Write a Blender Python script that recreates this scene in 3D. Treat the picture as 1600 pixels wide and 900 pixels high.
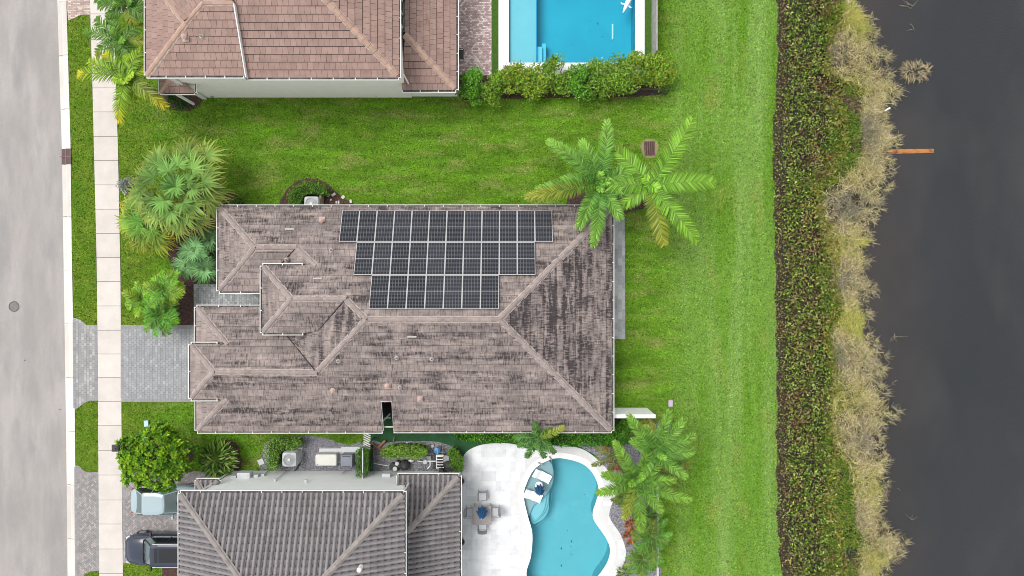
import bpy, math, random
import numpy as np
from mathutils import Vector, Matrix
from mathutils.geometry import tessellate_polygon
for o in list(bpy.data.objects): bpy.data.objects.remove(o)
C = bpy.context.scene.collection
H = 42.7; PPM = 25.0
R = math.radians
# ------------------------------------------------------------- camera, sky, sun, exposure
cam = bpy.data.objects.new('camera', bpy.data.cameras.new('camera')); C.objects.link(cam)
cam.location = (0, 0, H); cam.rotation_euler = (0, 0, 0)
cam.data.sensor_width = 36; cam.data.lens = 36*H/64.0; cam.data.clip_end = 2000
bpy.context.scene.camera = cam
SUN_EL, SUN_AZ = 65, 295      # veiled sun, from the upper left of the picture
w = bpy.data.worlds.new('World'); bpy.context.scene.world = w; w.use_nodes = True
nt = w.node_tree; bg = nt.nodes['Background']
sky = nt.nodes.new('ShaderNodeTexSky'); sky.sky_type = 'NISHITA'; sky.sun_disc = False
sky.sun_elevation = R(SUN_EL); sky.sun_rotation = R(SUN_AZ); sky.dust_density = 7.0; sky.air_density = 1.0
hs = nt.nodes.new('ShaderNodeHueSaturation'); hs.inputs['Saturation'].default_value = 0.30
nt.links.new(sky.outputs[0], hs.inputs['Color'])
# thin bright cloud veil, brighter towards the horizon, over the clear sky
tcw = nt.nodes.new('ShaderNodeTexCoord'); sxw = nt.nodes.new('ShaderNodeSeparateXYZ'); nt.links.new(tcw.outputs['Generated'], sxw.inputs[0])
mrw = nt.nodes.new('ShaderNodeMapRange'); mrw.inputs[1].default_value = 0; mrw.inputs[2].default_value = .8; mrw.inputs[3].default_value = 9.5; mrw.inputs[4].default_value = 2.6
nt.links.new(sxw.outputs[2], mrw.inputs[0]); ccw = nt.nodes.new('ShaderNodeCombineColor'); [nt.links.new(mrw.outputs[0], ccw.inputs[i]) for i in range(3)]
mxw = nt.nodes.new('ShaderNodeMix'); mxw.data_type = 'RGBA'; mxw.inputs[0].default_value = .6; nt.links.new(hs.outputs[0], mxw.inputs[6]); nt.links.new(ccw.outputs[0], mxw.inputs[7]); nt.links.new(mxw.outputs[2], bg.inputs[0])
bg.inputs[1].default_value = 0.15
sl = bpy.data.lights.new('sun', 'SUN'); sl.energy = 1.5; sl.angle = R(30); sl.color = (1, .965, .92)
so = bpy.data.objects.new('sun', sl); C.objects.link(so)
az = R(SUN_AZ); el = R(SUN_EL)
sd = Vector((math.sin(az)*math.cos(el), math.cos(az)*math.cos(el), math.sin(el)))
so.rotation_euler = sd.to_track_quat('Z', 'Y').to_euler(); so.location = (0, 0, 60)
vs = bpy.context.scene.view_settings; vs.view_transform = 'Standard'; vs.look = 'None'; vs.gamma = 1
vs.exposure = 0.56; vs.use_curve_mapping = False
bpy.context.scene.cycles.filter_width = 0.9

# ------------------------------------------------------------- helpers
def P(px, py, z=0.0):
    s = (H-z)/H/PPM
    return Vector(((px-800)*s, (450-py)*s, z))
def ip(y, ys, xs): return float(np.interp(y, ys, xs))
def prop(o, label=None, cat=None, group=None, kind=None):
    if label: o['label'] = label
    if cat: o['category'] = cat
    if group: o['group'] = group
    if kind: o['kind'] = kind
    return o
def thing(name, label, cat, loc=(0, 0, 0), rz=0, group=None):
    o = bpy.data.objects.new(name, None); C.objects.link(o); o.empty_display_size = .3
    o.location = loc; o.rotation_euler = (0, 0, rz)
    return prop(o, label, cat, group)
def dup(root, loc=None, rz=None, label=None):
    r = root.copy(); C.objects.link(r)
    if loc is not None: r.location = loc
    if rz is not None: r.rotation_euler = (0, 0, rz)
    if label: r['label'] = label
    for ch in list(root.children):
        c = ch.copy(); C.objects.link(c); c.parent = r
        for g in list(ch.children):
            d = g.copy(); C.objects.link(d); d.parent = c
    return r

def mat(name, c1, c2=None, scale=4.0, rough=.7, bump=0.0, c3=None, s3=1.0, stretch=(1, 1, 1), metallic=0, spec=.5,
        fine=0.0, fscale=60.0, coord='Object', col=False, trans=0.0, bscale=None, hard=(.35, .65)):
    m = bpy.data.materials.new(name); m.use_nodes = True; n = m.node_tree; N = n.nodes; L = n.links
    b = N['Principled BSDF']; b.inputs['Roughness'].default_value = rough; b.inputs['Metallic'].default_value = metallic
    b.inputs['Specular IOR Level'].default_value = spec
    tc = N.new('ShaderNodeTexCoord'); mp = N.new('ShaderNodeMapping'); mp.inputs['Scale'].default_value = stretch
    L.new(tc.outputs[coord], mp.inputs[0])
    def noise(sc, det=4, rgh=.6):
        t = N.new('ShaderNodeTexNoise'); t.inputs['Scale'].default_value = sc; t.inputs['Detail'].default_value = det
        t.inputs['Roughness'].default_value = rgh; L.new(mp.outputs[0], t.inputs[0]); return t.outputs[0]
    def ramp(src, lo, hi):
        r = N.new('ShaderNodeMapRange'); r.inputs[1].default_value = lo; r.inputs[2].default_value = hi
        L.new(src, r.inputs[0]); return r.outputs[0]
    def mix(f, a, bb, mode='MIX'):
        x = N.new('ShaderNodeMix'); x.data_type = 'RGBA'; x.blend_type = mode
        if isinstance(f, (int, float)): x.inputs[0].default_value = f
        else: L.new(f, x.inputs[0])
        for i, v in ((6, a), (7, bb)):
            if isinstance(v, tuple): x.inputs[i].default_value = (*v[:3], 1)
            else: L.new(v, x.inputs[i])
        return x.outputs[2]
    cur = tuple(c1)
    if c2 is not None: cur = mix(ramp(noise(scale), *hard), tuple(c1), tuple(c2))
    if c3 is not None: cur = mix(ramp(noise(s3, 3), .5, .72), cur, tuple(c3))
    if col:
        a = N.new('ShaderNodeAttribute'); a.attribute_name = 'Col'
        cur = mix(1.0, cur, a.outputs[0], 'MULTIPLY')
    if fine:
        f = ramp(noise(fscale, 2), .25, .75)
        g = N.new('ShaderNodeMath'); g.operation = 'MULTIPLY_ADD'; g.inputs[1].default_value = 2*fine; g.inputs[2].default_value = 1-fine
        L.new(f, g.inputs[0])
        cb = N.new('ShaderNodeCombineColor'); [L.new(g.outputs[0], cb.inputs[i]) for i in range(3)]
        cur = mix(1.0, cur, cb.outputs[0], 'MULTIPLY')
    if isinstance(cur, tuple): b.inputs[0].default_value = (*cur, 1)
    else: L.new(cur, b.inputs[0])
    if bump:
        bp = N.new('ShaderNodeBump'); bp.inputs['Strength'].default_value = 1; bp.inputs['Distance'].default_value = bump
        L.new(noise(bscale or fscale, 3), bp.inputs['Height']); L.new(bp.outputs[0], b.inputs['Normal'])
    if trans:
        tr = N.new('ShaderNodeBsdfTranslucent'); ms = N.new('ShaderNodeMixShader'); ms.inputs[0].default_value = trans
        if isinstance(cur, tuple): tr.inputs[0].default_value = (*cur, 1)
        else: L.new(cur, tr.inputs[0])
        out = N['Material Output']; L.new(b.outputs[0], ms.inputs[1]); L.new(tr.outputs[0], ms.inputs[2]); L.new(ms.outputs[0], out.inputs[0])
    return m

class MB:
    """collects polygons (world coordinates) for ONE mesh"""
    def __init__(s): s.v = []; s.f = []; s.m = []; s.c = []; s.uv = []
    def face(s, pts, m=0, col=(1, 1, 1), uv=None):
        i = len(s.v); s.v += [tuple(p) for p in pts]; s.f.append(tuple(range(i, i+len(pts)))); s.m.append(m); s.c.append(col)
        s.uv.append(uv or [(p[0], p[1]) for p in pts])
    def mesh(s, verts, faces, m=0, col=(1, 1, 1)):
        used = sorted({k for f in faces for k in f}); mp = {k: i_ for i_, k in enumerate(used)}; verts = [verts[k] for k in used]; faces = [tuple(mp[k] for k in f) for f in faces]
        i = len(s.v); s.v += [tuple(p) for p in verts]
        for f in faces: s.f.append(tuple(i+k for k in f)); s.m.append(m); s.c.append(col); s.uv.append([(verts[k][0], verts[k][1]) for k in f])
    def box(s, c, d, m=0, rz=0, col=(1, 1, 1), taper=1.0):
        c = Vector(c); x, y, z = d[0]/2, d[1]/2, d[2]/2; ca, sa = math.cos(rz), math.sin(rz)
        vs_ = []
        for zz, t in ((-z, 1), (z, taper)):
            for a, b in ((-x, -y), (x, -y), (x, y), (-x, y)):
                a *= t; b *= t
                vs_.append((c.x+a*ca-b*sa, c.y+a*sa+b*ca, c.z+zz))
        s.mesh(vs_, [(3, 2, 1, 0), (4, 5, 6, 7), (0, 1, 5, 4), (1, 2, 6, 5), (2, 3, 7, 6), (3, 0, 4, 7)], m, col)
    def rbox(s, c, d, r=.1, m=0, rz=0, col=(1, 1, 1), ch=.02, n=4):
        """rounded-corner slab with a chamfered top edge"""
        ca, sa = math.cos(rz), math.sin(rz); x, y = d[0]/2, d[1]/2
        def ring(ins, z):
            o = []
            for cx, cy, a0 in ((x-r, y-r, 0), (-x+r, y-r, 90), (-x+r, -y+r, 180), (x-r, -y+r, 270)):
                for k in range(n+1):
                    a = R(a0+90*k/n); a_ = cx+(r-ins)*math.cos(a); b_ = cy+(r-ins)*math.sin(a)
                    o.append((c[0]+a_*ca-b_*sa, c[1]+a_*sa+b_*ca, z))
            return o
        z0, z1 = c[2]-d[2]/2, c[2]+d[2]/2
        A = [ring(0, z0), ring(0, z1-ch), ring(min(ch, r*.9), z1)]; k = len(A[0]); V = sum(A, [])
        F = [tuple(range(2*k, 3*k)), tuple(reversed(range(k)))]
        for j in range(2):
            for i in range(k): F.append((j*k+i, j*k+(i+1) % k, (j+1)*k+(i+1) % k, (j+1)*k+i))
        s.mesh(V, F, m, col)
    def tube(s, pts, r, n=8, m=0, col=(1, 1, 1), cap=True):
        pts = [Vector(p) for p in pts]; rs = r if isinstance(r, (list, tuple)) else [r]*len(pts)
        V = []; F = []
        for i, p in enumerate(pts):
            d = (pts[min(i+1, len(pts)-1)]-pts[max(i-1, 0)]).normalized()
            a = d.orthogonal().normalized() if abs(d.z) < .95 else Vector((1, 0, 0)); a = (a-d*a.dot(d)).normalized(); b = d.cross(a)
            for k in range(n):
                t = 2*math.pi*k/n; V.append(p+(a*math.cos(t)+b*math.sin(t))*rs[i])
        for i in range(len(pts)-1):
            for k in range(n): F.append((i*n+k, i*n+(k+1) % n, (i+1)*n+(k+1) % n, (i+1)*n+k))
        if cap: F += [tuple(reversed(range(n))), tuple(range((len(pts)-1)*n, len(pts)*n))]
        s.mesh(V, F, m, col)
    def prism(s, poly, z0, z1, m=0, col=(1, 1, 1)):
        n = len(poly); V = [(p[0], p[1], z0) for p in poly]+[(p[0], p[1], z1) for p in poly]
        F = [(i, (i+1) % n, n+(i+1) % n, n+i) for i in range(n)]
        T = tessellate_polygon([[Vector((p[0], p[1], 0)) for p in poly]])
        F += [(a+n, b+n, c+n) for a, b, c in T]+[(c, b, a) for a, b, c in T]
        s.mesh(V, F, m, col)
    def build(s, name, mats, parent=None, local=False, smooth=False):
        me = bpy.data.meshes.new(name)
        off = Vector((0, 0, 0))
        if parent is not None and not local:
            off = Vector(parent.location)
            if parent.parent is not None: off = off+Vector(parent.parent.location)
        v = [(a-off.x, b-off.y, c-off.z) for a, b, c in s.v]
        me.from_pydata(v, [], s.f)
        if not isinstance(mats, (list, tuple)): mats = [mats]
        for mm in mats: me.materials.append(mm)
        me.polygons.foreach_set('material_index', s.m)
        at = me.attributes.new('Col', 'FLOAT_COLOR', 'CORNER'); uvl = me.uv_layers.new(name='UVMap')
        cd = []; ud = []
        for f, c, u in zip(s.f, s.c, s.uv):
            for k in range(len(f)): cd += [*c[:3], 1.0]; ud += [u[k][0], u[k][1]]
        at.data.foreach_set('color', cd); uvl.data.foreach_set('uv', ud)
        if smooth: me.polygons.foreach_set('use_smooth', [True]*len(s.f))
        me.update()
        bmfix(me)
        o = bpy.data.objects.new(name, me); C.objects.link(o)
        if parent is not None: o.parent = parent
        return o
def bmfix(me): me.validate(clean_customdata=False)

def np_mesh(name, V, F, cols, m, parent=None, smooth=False):
    """V (n,3) world, F (k,3|4), cols per FACE (k,3)"""
    V = np.asarray(V, np.float32).copy()
    if parent is not None: V -= np.array(parent.location, np.float32)
    me = bpy.data.meshes.new(name); k, q = F.shape
    me.vertices.add(len(V)); me.vertices.foreach_set('co', V.ravel())
    me.loops.add(k*q); me.loops.foreach_set('vertex_index', F.astype(np.int32).ravel())
    me.polygons.add(k); me.polygons.foreach_set('loop_start', np.arange(0, k*q, q, dtype=np.int32)); me.polygons.foreach_set('loop_total', np.full(k, q, np.int32))
    if smooth: me.polygons.foreach_set('use_smooth', np.ones(k, bool))
    me.update(calc_edges=True)
    at = me.attributes.new('Col', 'FLOAT_COLOR', 'CORNER')
    cc = np.ones((k*q, 4), np.float32); cc[:, :3] = np.repeat(cols, q, 0); at.data.foreach_set('color', cc.ravel())
    me.materials.append(m)
    o = bpy.data.objects.new(name, me); C.objects.link(o)
    if parent is not None: o.parent = parent
    return o

def clip(poly, a, b, c):
    """keep a*x+b*y>=c"""
    out = []; n = len(poly)
    for i in range(n):
        p, q = poly[i], poly[(i+1) % n]; dp = a*p[0]+b*p[1]-c; dq = a*q[0]+b*q[1]-c
        if dp >= 0: out.append(p)
        if (dp >= 0) != (dq >= 0):
            t = dp/(dp-dq); out.append((p[0]+(q[0]-p[0])*t, p[1]+(q[1]-p[1])*t))
    return out
def clip_cell(poly, cell):
    for i in range(len(cell)):
        p, q = cell[i], cell[(i+1) % len(cell)]; a, b = -(q[1]-p[1]), q[0]-p[0]
        poly = clip(poly, a, b, a*p[0]+b*p[1])
        if len(poly) < 3: return []
    return poly
def area(poly): return abs(sum(poly[i][0]*poly[(i+1) % len(poly)][1]-poly[(i+1) % len(poly)][0]*poly[i][1] for i in range(len(poly))))/2
def inside(x, y, poly):
    r = np.zeros(np.shape(x), bool); n = len(poly)
    for i in range(n):
        x1, y1 = poly[i][:2]; x2, y2 = poly[(i+1) % n][:2]
        if y1 == y2: continue
        c = ((y1 > y) != (y2 > y)) & (x < (x2-x1)*(y-y1)/(y2-y1)+x1); r ^= c
    return r
def smoothloop(pts, n=6):
    """closed Catmull-Rom"""
    o = []; k = len(pts)
    for i in range(k):
        p0, p1, p2, p3 = [np.array(pts[(i+j) % k][:2], float) for j in (-1, 0, 1, 2)]
        for t in np.arange(n)/n:
            o.append(tuple(.5*((2*p1)+(-p0+p2)*t+(2*p0-5*p1+4*p2-p3)*t*t+(-p0+3*p1-3*p2+p3)*t**3)))
    return o
def pxpoly(pts, z=0): return [tuple(P(a, b, z)[:2]) for a, b in pts]
def sheet(name, poly, z, m, kind='structure', holes=(), thick=0.0, **kw):
    loops = [[Vector((p[0], p[1], 0)) for p in poly]]+[[Vector((p[0], p[1], 0)) for p in h] for h in holes]
    T = tessellate_polygon(loops); V = [(p.x, p.y, z) for l in loops for p in l]
    mb = MB()
    F = []
    for t in T:
        a, b, c = [Vector(V[i]) for i in t]
        F.append(t if (b-a).cross(c-a).z > 0 else t[::-1])
    mb.mesh(V, F)
    if thick:
        i0 = 0
        for li, l in enumerate(loops):
            for i in range(len(l)):
                p, q = l[i], l[(i+1) % len(l)]
                mb.face([(p.x, p.y, z-thick), (q.x, q.y, z-thick), (q.x, q.y, z), (p.x, p.y, z)])
    o = mb.build(name, m); return prop(o, kind=kind) if kind else o
# ------------------------------------------------------------- materials
rng = np.random.default_rng(7); random.seed(7)
def lawn_material(blade=False):
    m = bpy.data.materials.new('lawn_grass'); m.use_nodes = True; n = m.node_tree; N = n.nodes; L = n.links
    b = N['Principled BSDF']; b.inputs['Roughness'].default_value = .95; b.inputs['Specular IOR Level'].default_value = .1
    tc = N.new('ShaderNodeTexCoord')
    def mp(s):
        x = N.new('ShaderNodeMapping'); x.inputs['Scale'].default_value = s; L.new(tc.outputs['Object'], x.inputs[0]); return x.outputs[0]
    def noise(sc, det=4, s=(1, 1, 1), rg=.6, lo=.3, hi=.7, dist=0):
        t = N.new('ShaderNodeTexNoise'); t.inputs['Scale'].default_value = sc; t.inputs['Detail'].default_value = det
        t.inputs['Roughness'].default_value = rg; t.inputs['Distortion'].default_value = dist
        L.new(mp(s), t.inputs[0]); r = N.new('ShaderNodeMapRange'); r.inputs[1].default_value = lo; r.inputs[2].default_value = hi
        L.new(t.outputs[0], r.inputs[0]); return r.outputs[0]
    def mix(f, a, c, mode='MIX'):
        x = N.new('ShaderNodeMix'); x.data_type = 'RGBA'; x.blend_type = mode
        if isinstance(f, (int, float)): x.inputs[0].default_value = f
        else: L.new(f, x.inputs[0])
        for i, v in ((6, a), (7, c)):
            if isinstance(v, tuple): x.inputs[i].default_value = (*v, 1)
            else: L.new(v, x.inputs[i])
        return x.outputs[2]
    def math_(op, a, c):
        x = N.new('ShaderNodeMath'); x.operation = op; x.use_clamp = op == 'MULTIPLY'
        for i, v in ((0, a), (1, c)):
            if isinstance(v, (int, float)): x.inputs[i].default_value = v
            else: L.new(v, x.inputs[i])
        return x.outputs[0]
    sx = N.new('ShaderNodeSeparateXYZ'); L.new(tc.outputs['Object'], sx.inputs[0])
    def rngx(out, lo, hi):
        r = N.new('ShaderNodeMapRange'); r.inputs[1].default_value = lo; r.inputs[2].default_value = hi; r.interpolation_type = 'SMOOTHSTEP'
        L.new(out, r.inputs[0]); return r.outputs[0]
    wob = noise(.35, 3, lo=0, hi=1)
    xw = math_('ADD', sx.outputs[0], math_('MULTIPLY', wob, 1.0))
    xx = N.new('ShaderNodeMath'); xx.operation = 'MULTIPLY_ADD'; L.new(wob, xx.inputs[0]); xx.inputs[1].default_value = 2.2; L.new(sx.outputs[0], xx.inputs[2])
    right = rngx(xx.outputs[0], 9.6, 13.4)
    front = rngx(sx.outputs[0], -21.5, -23.5)
    midc = mix(noise(.55, 5, (1, 1.8, 1)), LAWN['dark'], LAWN['mid'])
    midc = mix(noise(.42, 4, (.55, 3.2, 1), lo=.46, hi=.72), midc, LAWN['bright'])
    midc = mix(math_('MULTIPLY', noise(.7, 6, (.6, 1.5, 1), lo=.50, hi=.76), .85), midc, LAWN['yellow'])
    rc = mix(noise(.5, 5, (1.6, .5, 1)), LAWN['rlight'], LAWN['rmid'])
    rc = mix(math_('MULTIPLY', noise(.42, 6, (1.9, .12, 1), lo=.40, hi=.70), .8), rc, LAWN['rpale'])
    rc = mix(math_('MULTIPLY', noise(.45, 5, (1.5, .6, 1), lo=.55, hi=.75), .6), rc, LAWN['ryel'])
    fc = mix(noise(.9, 5), LAWN['front'], LAWN['front2'])
    cur = mix(right, midc, rc); cur = mix(front, cur, fc)
    f1 = noise(3.2, 4, lo=.3, hi=.7); f2 = noise(9.5, 3, lo=.32, hi=.68, rg=.75); f3 = noise(30, 1, lo=.3, hi=.7)
    g = math_('ADD', math_('MULTIPLY', f1, .22), math_('ADD', math_('MULTIPLY', f2, .42), math_('MULTIPLY', f3, .36)))
    g2 = N.new('ShaderNodeMath'); g2.operation = 'MULTIPLY_ADD'; L.new(g, g2.inputs[0]); g2.inputs[1].default_value = 1.5; g2.inputs[2].default_value = .32
    cb = N.new('ShaderNodeCombineColor'); [L.new(g2.outputs[0], cb.inputs[i]) for i in range(3)]
    cur = mix(1.0, cur, cb.outputs[0], 'MULTIPLY')
    if blade:
        at = N.new('ShaderNodeAttribute'); at.attribute_name = 'Col'; cur = mix(1.0, cur, at.outputs[0], 'MULTIPLY'); L.new(cur, b.inputs[0]); return m
    L.new(cur, b.inputs[0])
    bp = N.new('ShaderNodeBump'); bp.inputs['Distance'].default_value = .035; L.new(f2, bp.inputs['Height'])
    L.new(bp.outputs[0], b.inputs['Normal'])
    return m
LAWN = dict(dark=(.066, .145, .012), mid=(.112, .222, .018), bright=(.125, .285, .018), yellow=(.23, .25, .075),
            rlight=(.130, .255, .035), rmid=(.088, .205, .012), rpale=(.20, .32, .09), ryel=(.22, .245, .06),
            front=(.070, .155, .010), front2=(.130, .200, .022))
M = {}
M['lawn'] = lawn_material(); M['blade'] = lawn_material(True)
M['road'] = mat('worn_asphalt', (.255, .240, .232), (.325, .306, .298), .45, .9, .004, c3=(.235, .228, .224), s3=.6, stretch=(1.6, .4, 1), fine=.16, fscale=34)
M['concrete'] = mat('pale_concrete', (.49, .455, .425), (.56, .52, .49), .9, .85, .002, fine=.05, fscale=30, col=True)
M['kerb'] = mat('kerb_concrete', (.50, .475, .445), (.62, .59, .555), .5, .85, .002, fine=.06, fscale=25, stretch=(1, .5, 1), col=True)
M['paver'] = mat('concrete_paver', (1, 1, 1), (.86, .86, .86), 3, .85, .002, fine=.10, fscale=50, col=True)
M['joint'] = mat('joint_sand', (.10, .10, .10), (.16, .155, .15), 8, .95)
M['walljoint'] = mat('white_sand_joint', (.42, .42, .41), (.5, .5, .5), 8, .95)
M['gravel'] = mat('grey_gravel', (.08, .08, .092), (.30, .30, .335), 11, .9, .03, fine=.6, fscale=26, bscale=20)
M['mulch'] = mat('brown_mulch', (.028, .014, .012), (.10, .052, .045), 9, .95, .03, fine=.5, fscale=28, bscale=20)
M['turf'] = mat('artificial_turf', (.014, .062, .022), (.02, .085, .03), 2, .95, .01, fine=.3, fscale=60)
M['soil'] = mat('bank_soil', (.022, .017, .012), (.07, .05, .036), 5, .95, .04, fine=.4, fscale=22)
M['white'] = mat('white_paint', (.80, .80, .79), (.74, .74, .74), 2, .5)
M['whitem'] = mat('white_metal', (.72, .72, .70), rough=.5)
M['trough'] = mat('gutter_inside', (.16, .15, .145), (.05, .045, .04), 6, .8)
M['wallw'] = mat('white_stucco', (.83, .85, .84), (.80, .82, .81), 1.5, .9, .003, fscale=60)
M['wallg'] = mat('pale_grey_stucco', (.82, .79, .755), (.78, .755, .72), 1.5, .9, .003, fscale=60)
M['soffit'] = mat('soffit', (.5, .5, .48), rough=.8)
M['glass'] = mat('dark_glass', (.02, .03, .035), rough=.05, spec=.8)
M['black'] = mat('black_plastic', (.015, .015, .017), (.03, .03, .03), 5, .5)
M['dark'] = mat('dark_metal', (.035, .036, .04), (.05, .05, .055), 5, .5)
M['grey'] = mat('grey_metal', (.30, .31, .32), (.26, .27, .28), 3, .5)
M['lgrey'] = mat('light_grey_casing', (.52, .54, .56), (.48, .5, .52), 3, .5)
M['beige'] = mat('beige_casing', (.62, .61, .57), (.57, .56, .52), 3, .5)
M['wood'] = mat('orange_brown_wood', (.42, .20, .11), (.28, .13, .08), 6, .8, .004)
M['leaf'] = mat('leaf', (1, 1, 1), rough=.45, col=True, trans=.15, spec=.22)
M['leafm'] = mat('matte_leaf', (1, 1, 1), rough=.8, col=True, trans=.12, spec=.1)
M['bark'] = mat('bark', (.16, .12, .09), (.26, .21, .17), 8, .9, .01)
M['green_dark'] = mat('dark_leaf_mass', (.018, .04, .010), (.03, .06, .012), 6, .9, .05, bscale=9)  # dark green for the solid core of the hedges

def roof_material(name, base, base2, stain, amount, joint=True, stretch=(.45, 2.2, 1), lo=.45, hi=.66):
    m = bpy.data.materials.new(name); m.use_nodes = True; n = m.node_tree; N = n.nodes; L = n.links
    b = N['Principled BSDF']; b.inputs['Roughness'].default_value = .9; b.inputs['Specular IOR Level'].default_value = .2
    uv = N.new('ShaderNodeUVMap'); uv.uv_map = 'UVMap'
    def noise(sc, s, lo, hi, det=4, off=0):
        mp = N.new('ShaderNodeMapping'); mp.inputs['Scale'].default_value = s; mp.inputs['Location'].default_value = (off, off*1.7, 0)
        L.new(uv.outputs[0], mp.inputs[0]); t = N.new('ShaderNodeTexNoise'); t.inputs['Scale'].default_value = sc; t.inputs['Detail'].default_value = det
        t.inputs['Roughness'].default_value = .65
        L.new(mp.outputs[0], t.inputs[0]); r = N.new('ShaderNodeMapRange'); r.inputs[1].default_value = lo; r.inputs[2].default_value = hi; L.new(t.outputs[0], r.inputs[0]); return r.outputs[0]
    def mix(f, a, c, mode='MIX'):
        x = N.new('ShaderNodeMix'); x.data_type = 'RGBA'; x.blend_type = mode
        if isinstance(f, (int, float)): x.inputs[0].default_value = f
        else: L.new(f, x.inputs[0])
        for i, v in ((6, a), (7, c)):
            if isinstance(v, tuple): x.inputs[i].default_value = (*v, 1)
            else: L.new(v, x.inputs[i])
        return x.outputs[2]
    def mul(*a):
        cur = a[0]
        for v in a[1:]:
            x = N.new('ShaderNodeMath'); x.operation = 'MULTIPLY'; L.new(cur, x.inputs[0])
            if isinstance(v, (int, float)): x.inputs[1].default_value = v
            else: L.new(v, x.inputs[1])
            cur = x.outputs[0]
        return cur
    cur = mix(noise(1.1, (1, 1, 1), .35, .65), base, base2)
    at = N.new('ShaderNodeAttribute'); at.attribute_name = 'Col'
    # mould: broad patches, broken into streaks along the courses and per-tile variation (blue channel)
    sep = N.new('ShaderNodeSeparateColor'); L.new(at.outputs[0], sep.inputs[0])
    blotch = noise(.5, (1, 1, 1), .38, .62, 3, 7); streak = noise(1.6, stretch, lo, hi, 6, 3); run = noise(5.0, (2.2, .5, 1), .35, .65, 3, 11)
    add = N.new('ShaderNodeMath'); add.operation = 'MULTIPLY_ADD'; L.new(run, add.inputs[0]); add.inputs[1].default_value = .75; add.inputs[2].default_value = .25
    add2 = N.new('ShaderNodeMath'); add2.operation = 'MULTIPLY_ADD'; L.new(blotch, add2.inputs[0]); add2.inputs[1].default_value = .5; add2.inputs[2].default_value = .5
    f = mul(streak, add.outputs[0], add2.outputs[0], sep.outputs[2], amount)
    wash = mul(noise(1.1, (.5, 1.3, 1), .40, .66, 5, 17), noise(.35, (1, 1, 1), .36, .58, 2, 23), .62 if amount > 1 else .15)
    cur = mix(wash, cur, tuple(v*2.4 for v in stain)); cur = mix(f, cur, stain)
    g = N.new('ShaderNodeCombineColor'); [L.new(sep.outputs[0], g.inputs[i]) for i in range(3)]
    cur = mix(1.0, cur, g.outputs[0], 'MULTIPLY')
    ff = noise(22, (1, 1, 1), .2, .8, 2, 5)
    h = N.new('ShaderNodeMath'); h.operation = 'MULTIPLY_ADD'; L.new(ff, h.inputs[0]); h.inputs[1].default_value = .3; h.inputs[2].default_value = .85
    g = N.new('ShaderNodeCombineColor'); [L.new(h.outputs[0], g.inputs[i]) for i in range(3)]
    cur = mix(1.0, cur, g.outputs[0], 'MULTIPLY')
    L.new(cur, b.inputs[0]); return m
M['roofA'] = roof_material('stained_concrete_tile', (.350, .288, .265), (.27, .228, .216), (.050, .043, .045), 1.7, lo=.33, hi=.68)
M['roofB'] = roof_material('terracotta_flat_tile', (.300, .205, .175), (.26, .18, .157), (.12, .075, .065), .45)
M['roofC'] = roof_material('grey_barrel_tile', (.245, .232, .240), (.21, .20, .208), (.08, .07, .07), .55)
M['ridgeA'] = mat('ridge_tile_stained', (.30, .25, .238), (.225, .19, .182), 2.5, .9, .003, col=True, fine=.15, fscale=20)
M['ridgeB'] = mat('ridge_tile_tan', (.40, .265, .20), (.34, .225, .175), 2.5, .9, .003, col=True, fine=.12, fscale=20)
M['ridgeC'] = mat('ridge_tile_grey', (.26, .235, .225), (.21, .19, .18), 2.5, .9, .003, col=True, fine=.12, fscale=20)
M['mortar'] = mat('ridge_mortar', (.40, .33, .29), (.30, .25, .23), 5, .9, .004)
M['under'] = mat('roof_underlay', (.05, .038, .036), (.035, .03, .03), 4, .95)

# ------------------------------------------------------------- ground
KY = [-300, 0, 137, 225, 425, 625, 780, 900, 1200]
KX0 = [73, 88, 92, 95, 98, 101, 103, 104, 107]      # road edge
KX1 = [89, 104, 108, 110.5, 113, 117, 118.5, 120, 123]  # kerb back
SX0 = [126, 141, 145, 147, 152, 153.5, 154.5, 155.5, 158]
SX1 = [163, 178, 181.5, 184.5, 188.5, 190, 191, 192.5, 195]
BY = [-300, 0, 80, 150, 210, 300, 400, 500, 600, 700, 800, 860, 900, 1200]
BX = [1214, 1214, 1215, 1212, 1207, 1209, 1211, 1212, 1214, 1213, 1214, 1217, 1223, 1226]
def wy(py): return (450-py)/PPM
KYw = [wy(y) for y in KY][::-1]; BYw = [wy(y) for y in BY][::-1]
def xw(xs): return [(x-800)/PPM for x in xs][::-1]
def gz(X, Y):
    kx = np.interp(Y, KYw, xw(KX1)); bx = np.interp(Y, BYw, xw(BX))
    z = np.zeros(np.shape(X)); z = np.where(X < kx-.18, -.16, z)
    d = X-bx; z = np.where(d > 0, -np.clip(d*.17, 0, 1.6), z); return z
poolS = smoothloop([(864, 716), (888, 717), (912, 725), (928, 741), (936, 764), (932, 784), (927, 800), (929, 813), (940, 829), (950, 845), (954, 861), (950, 878), (941, 893), (932, 905), (920, 930), (880, 945), (840, 935), (822, 900), (829, 868), (831, 834), (824, 806), (818, 778), (821, 758), (836, 731)], 6)
poolSw = pxpoly(poolS)
poolNw = pxpoly([(795, -90), (992, -90), (992, 98), (795, 98)])
deckS = smoothloop([(727, 708), (745, 697), (764, 693), (790, 692), (812, 696), (830, 703), (846, 701), (868, 695), (892, 697), (915, 704), (938, 722), (955, 742), (965, 765), (955, 790), (952, 806), (958, 818), (969, 834), (976, 852), (978, 868), (971, 888), (958, 905), (950, 930), (940, 990), (735, 990), (718, 960), (716, 920), (717, 820), (717, 760), (719, 730)], 5)
deckSw = pxpoly(deckS)
def axis(lo, hi, st, far): return np.concatenate([-np.array(far[::-1]), np.arange(lo, hi+1e-6, st), np.array(far)])
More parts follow.
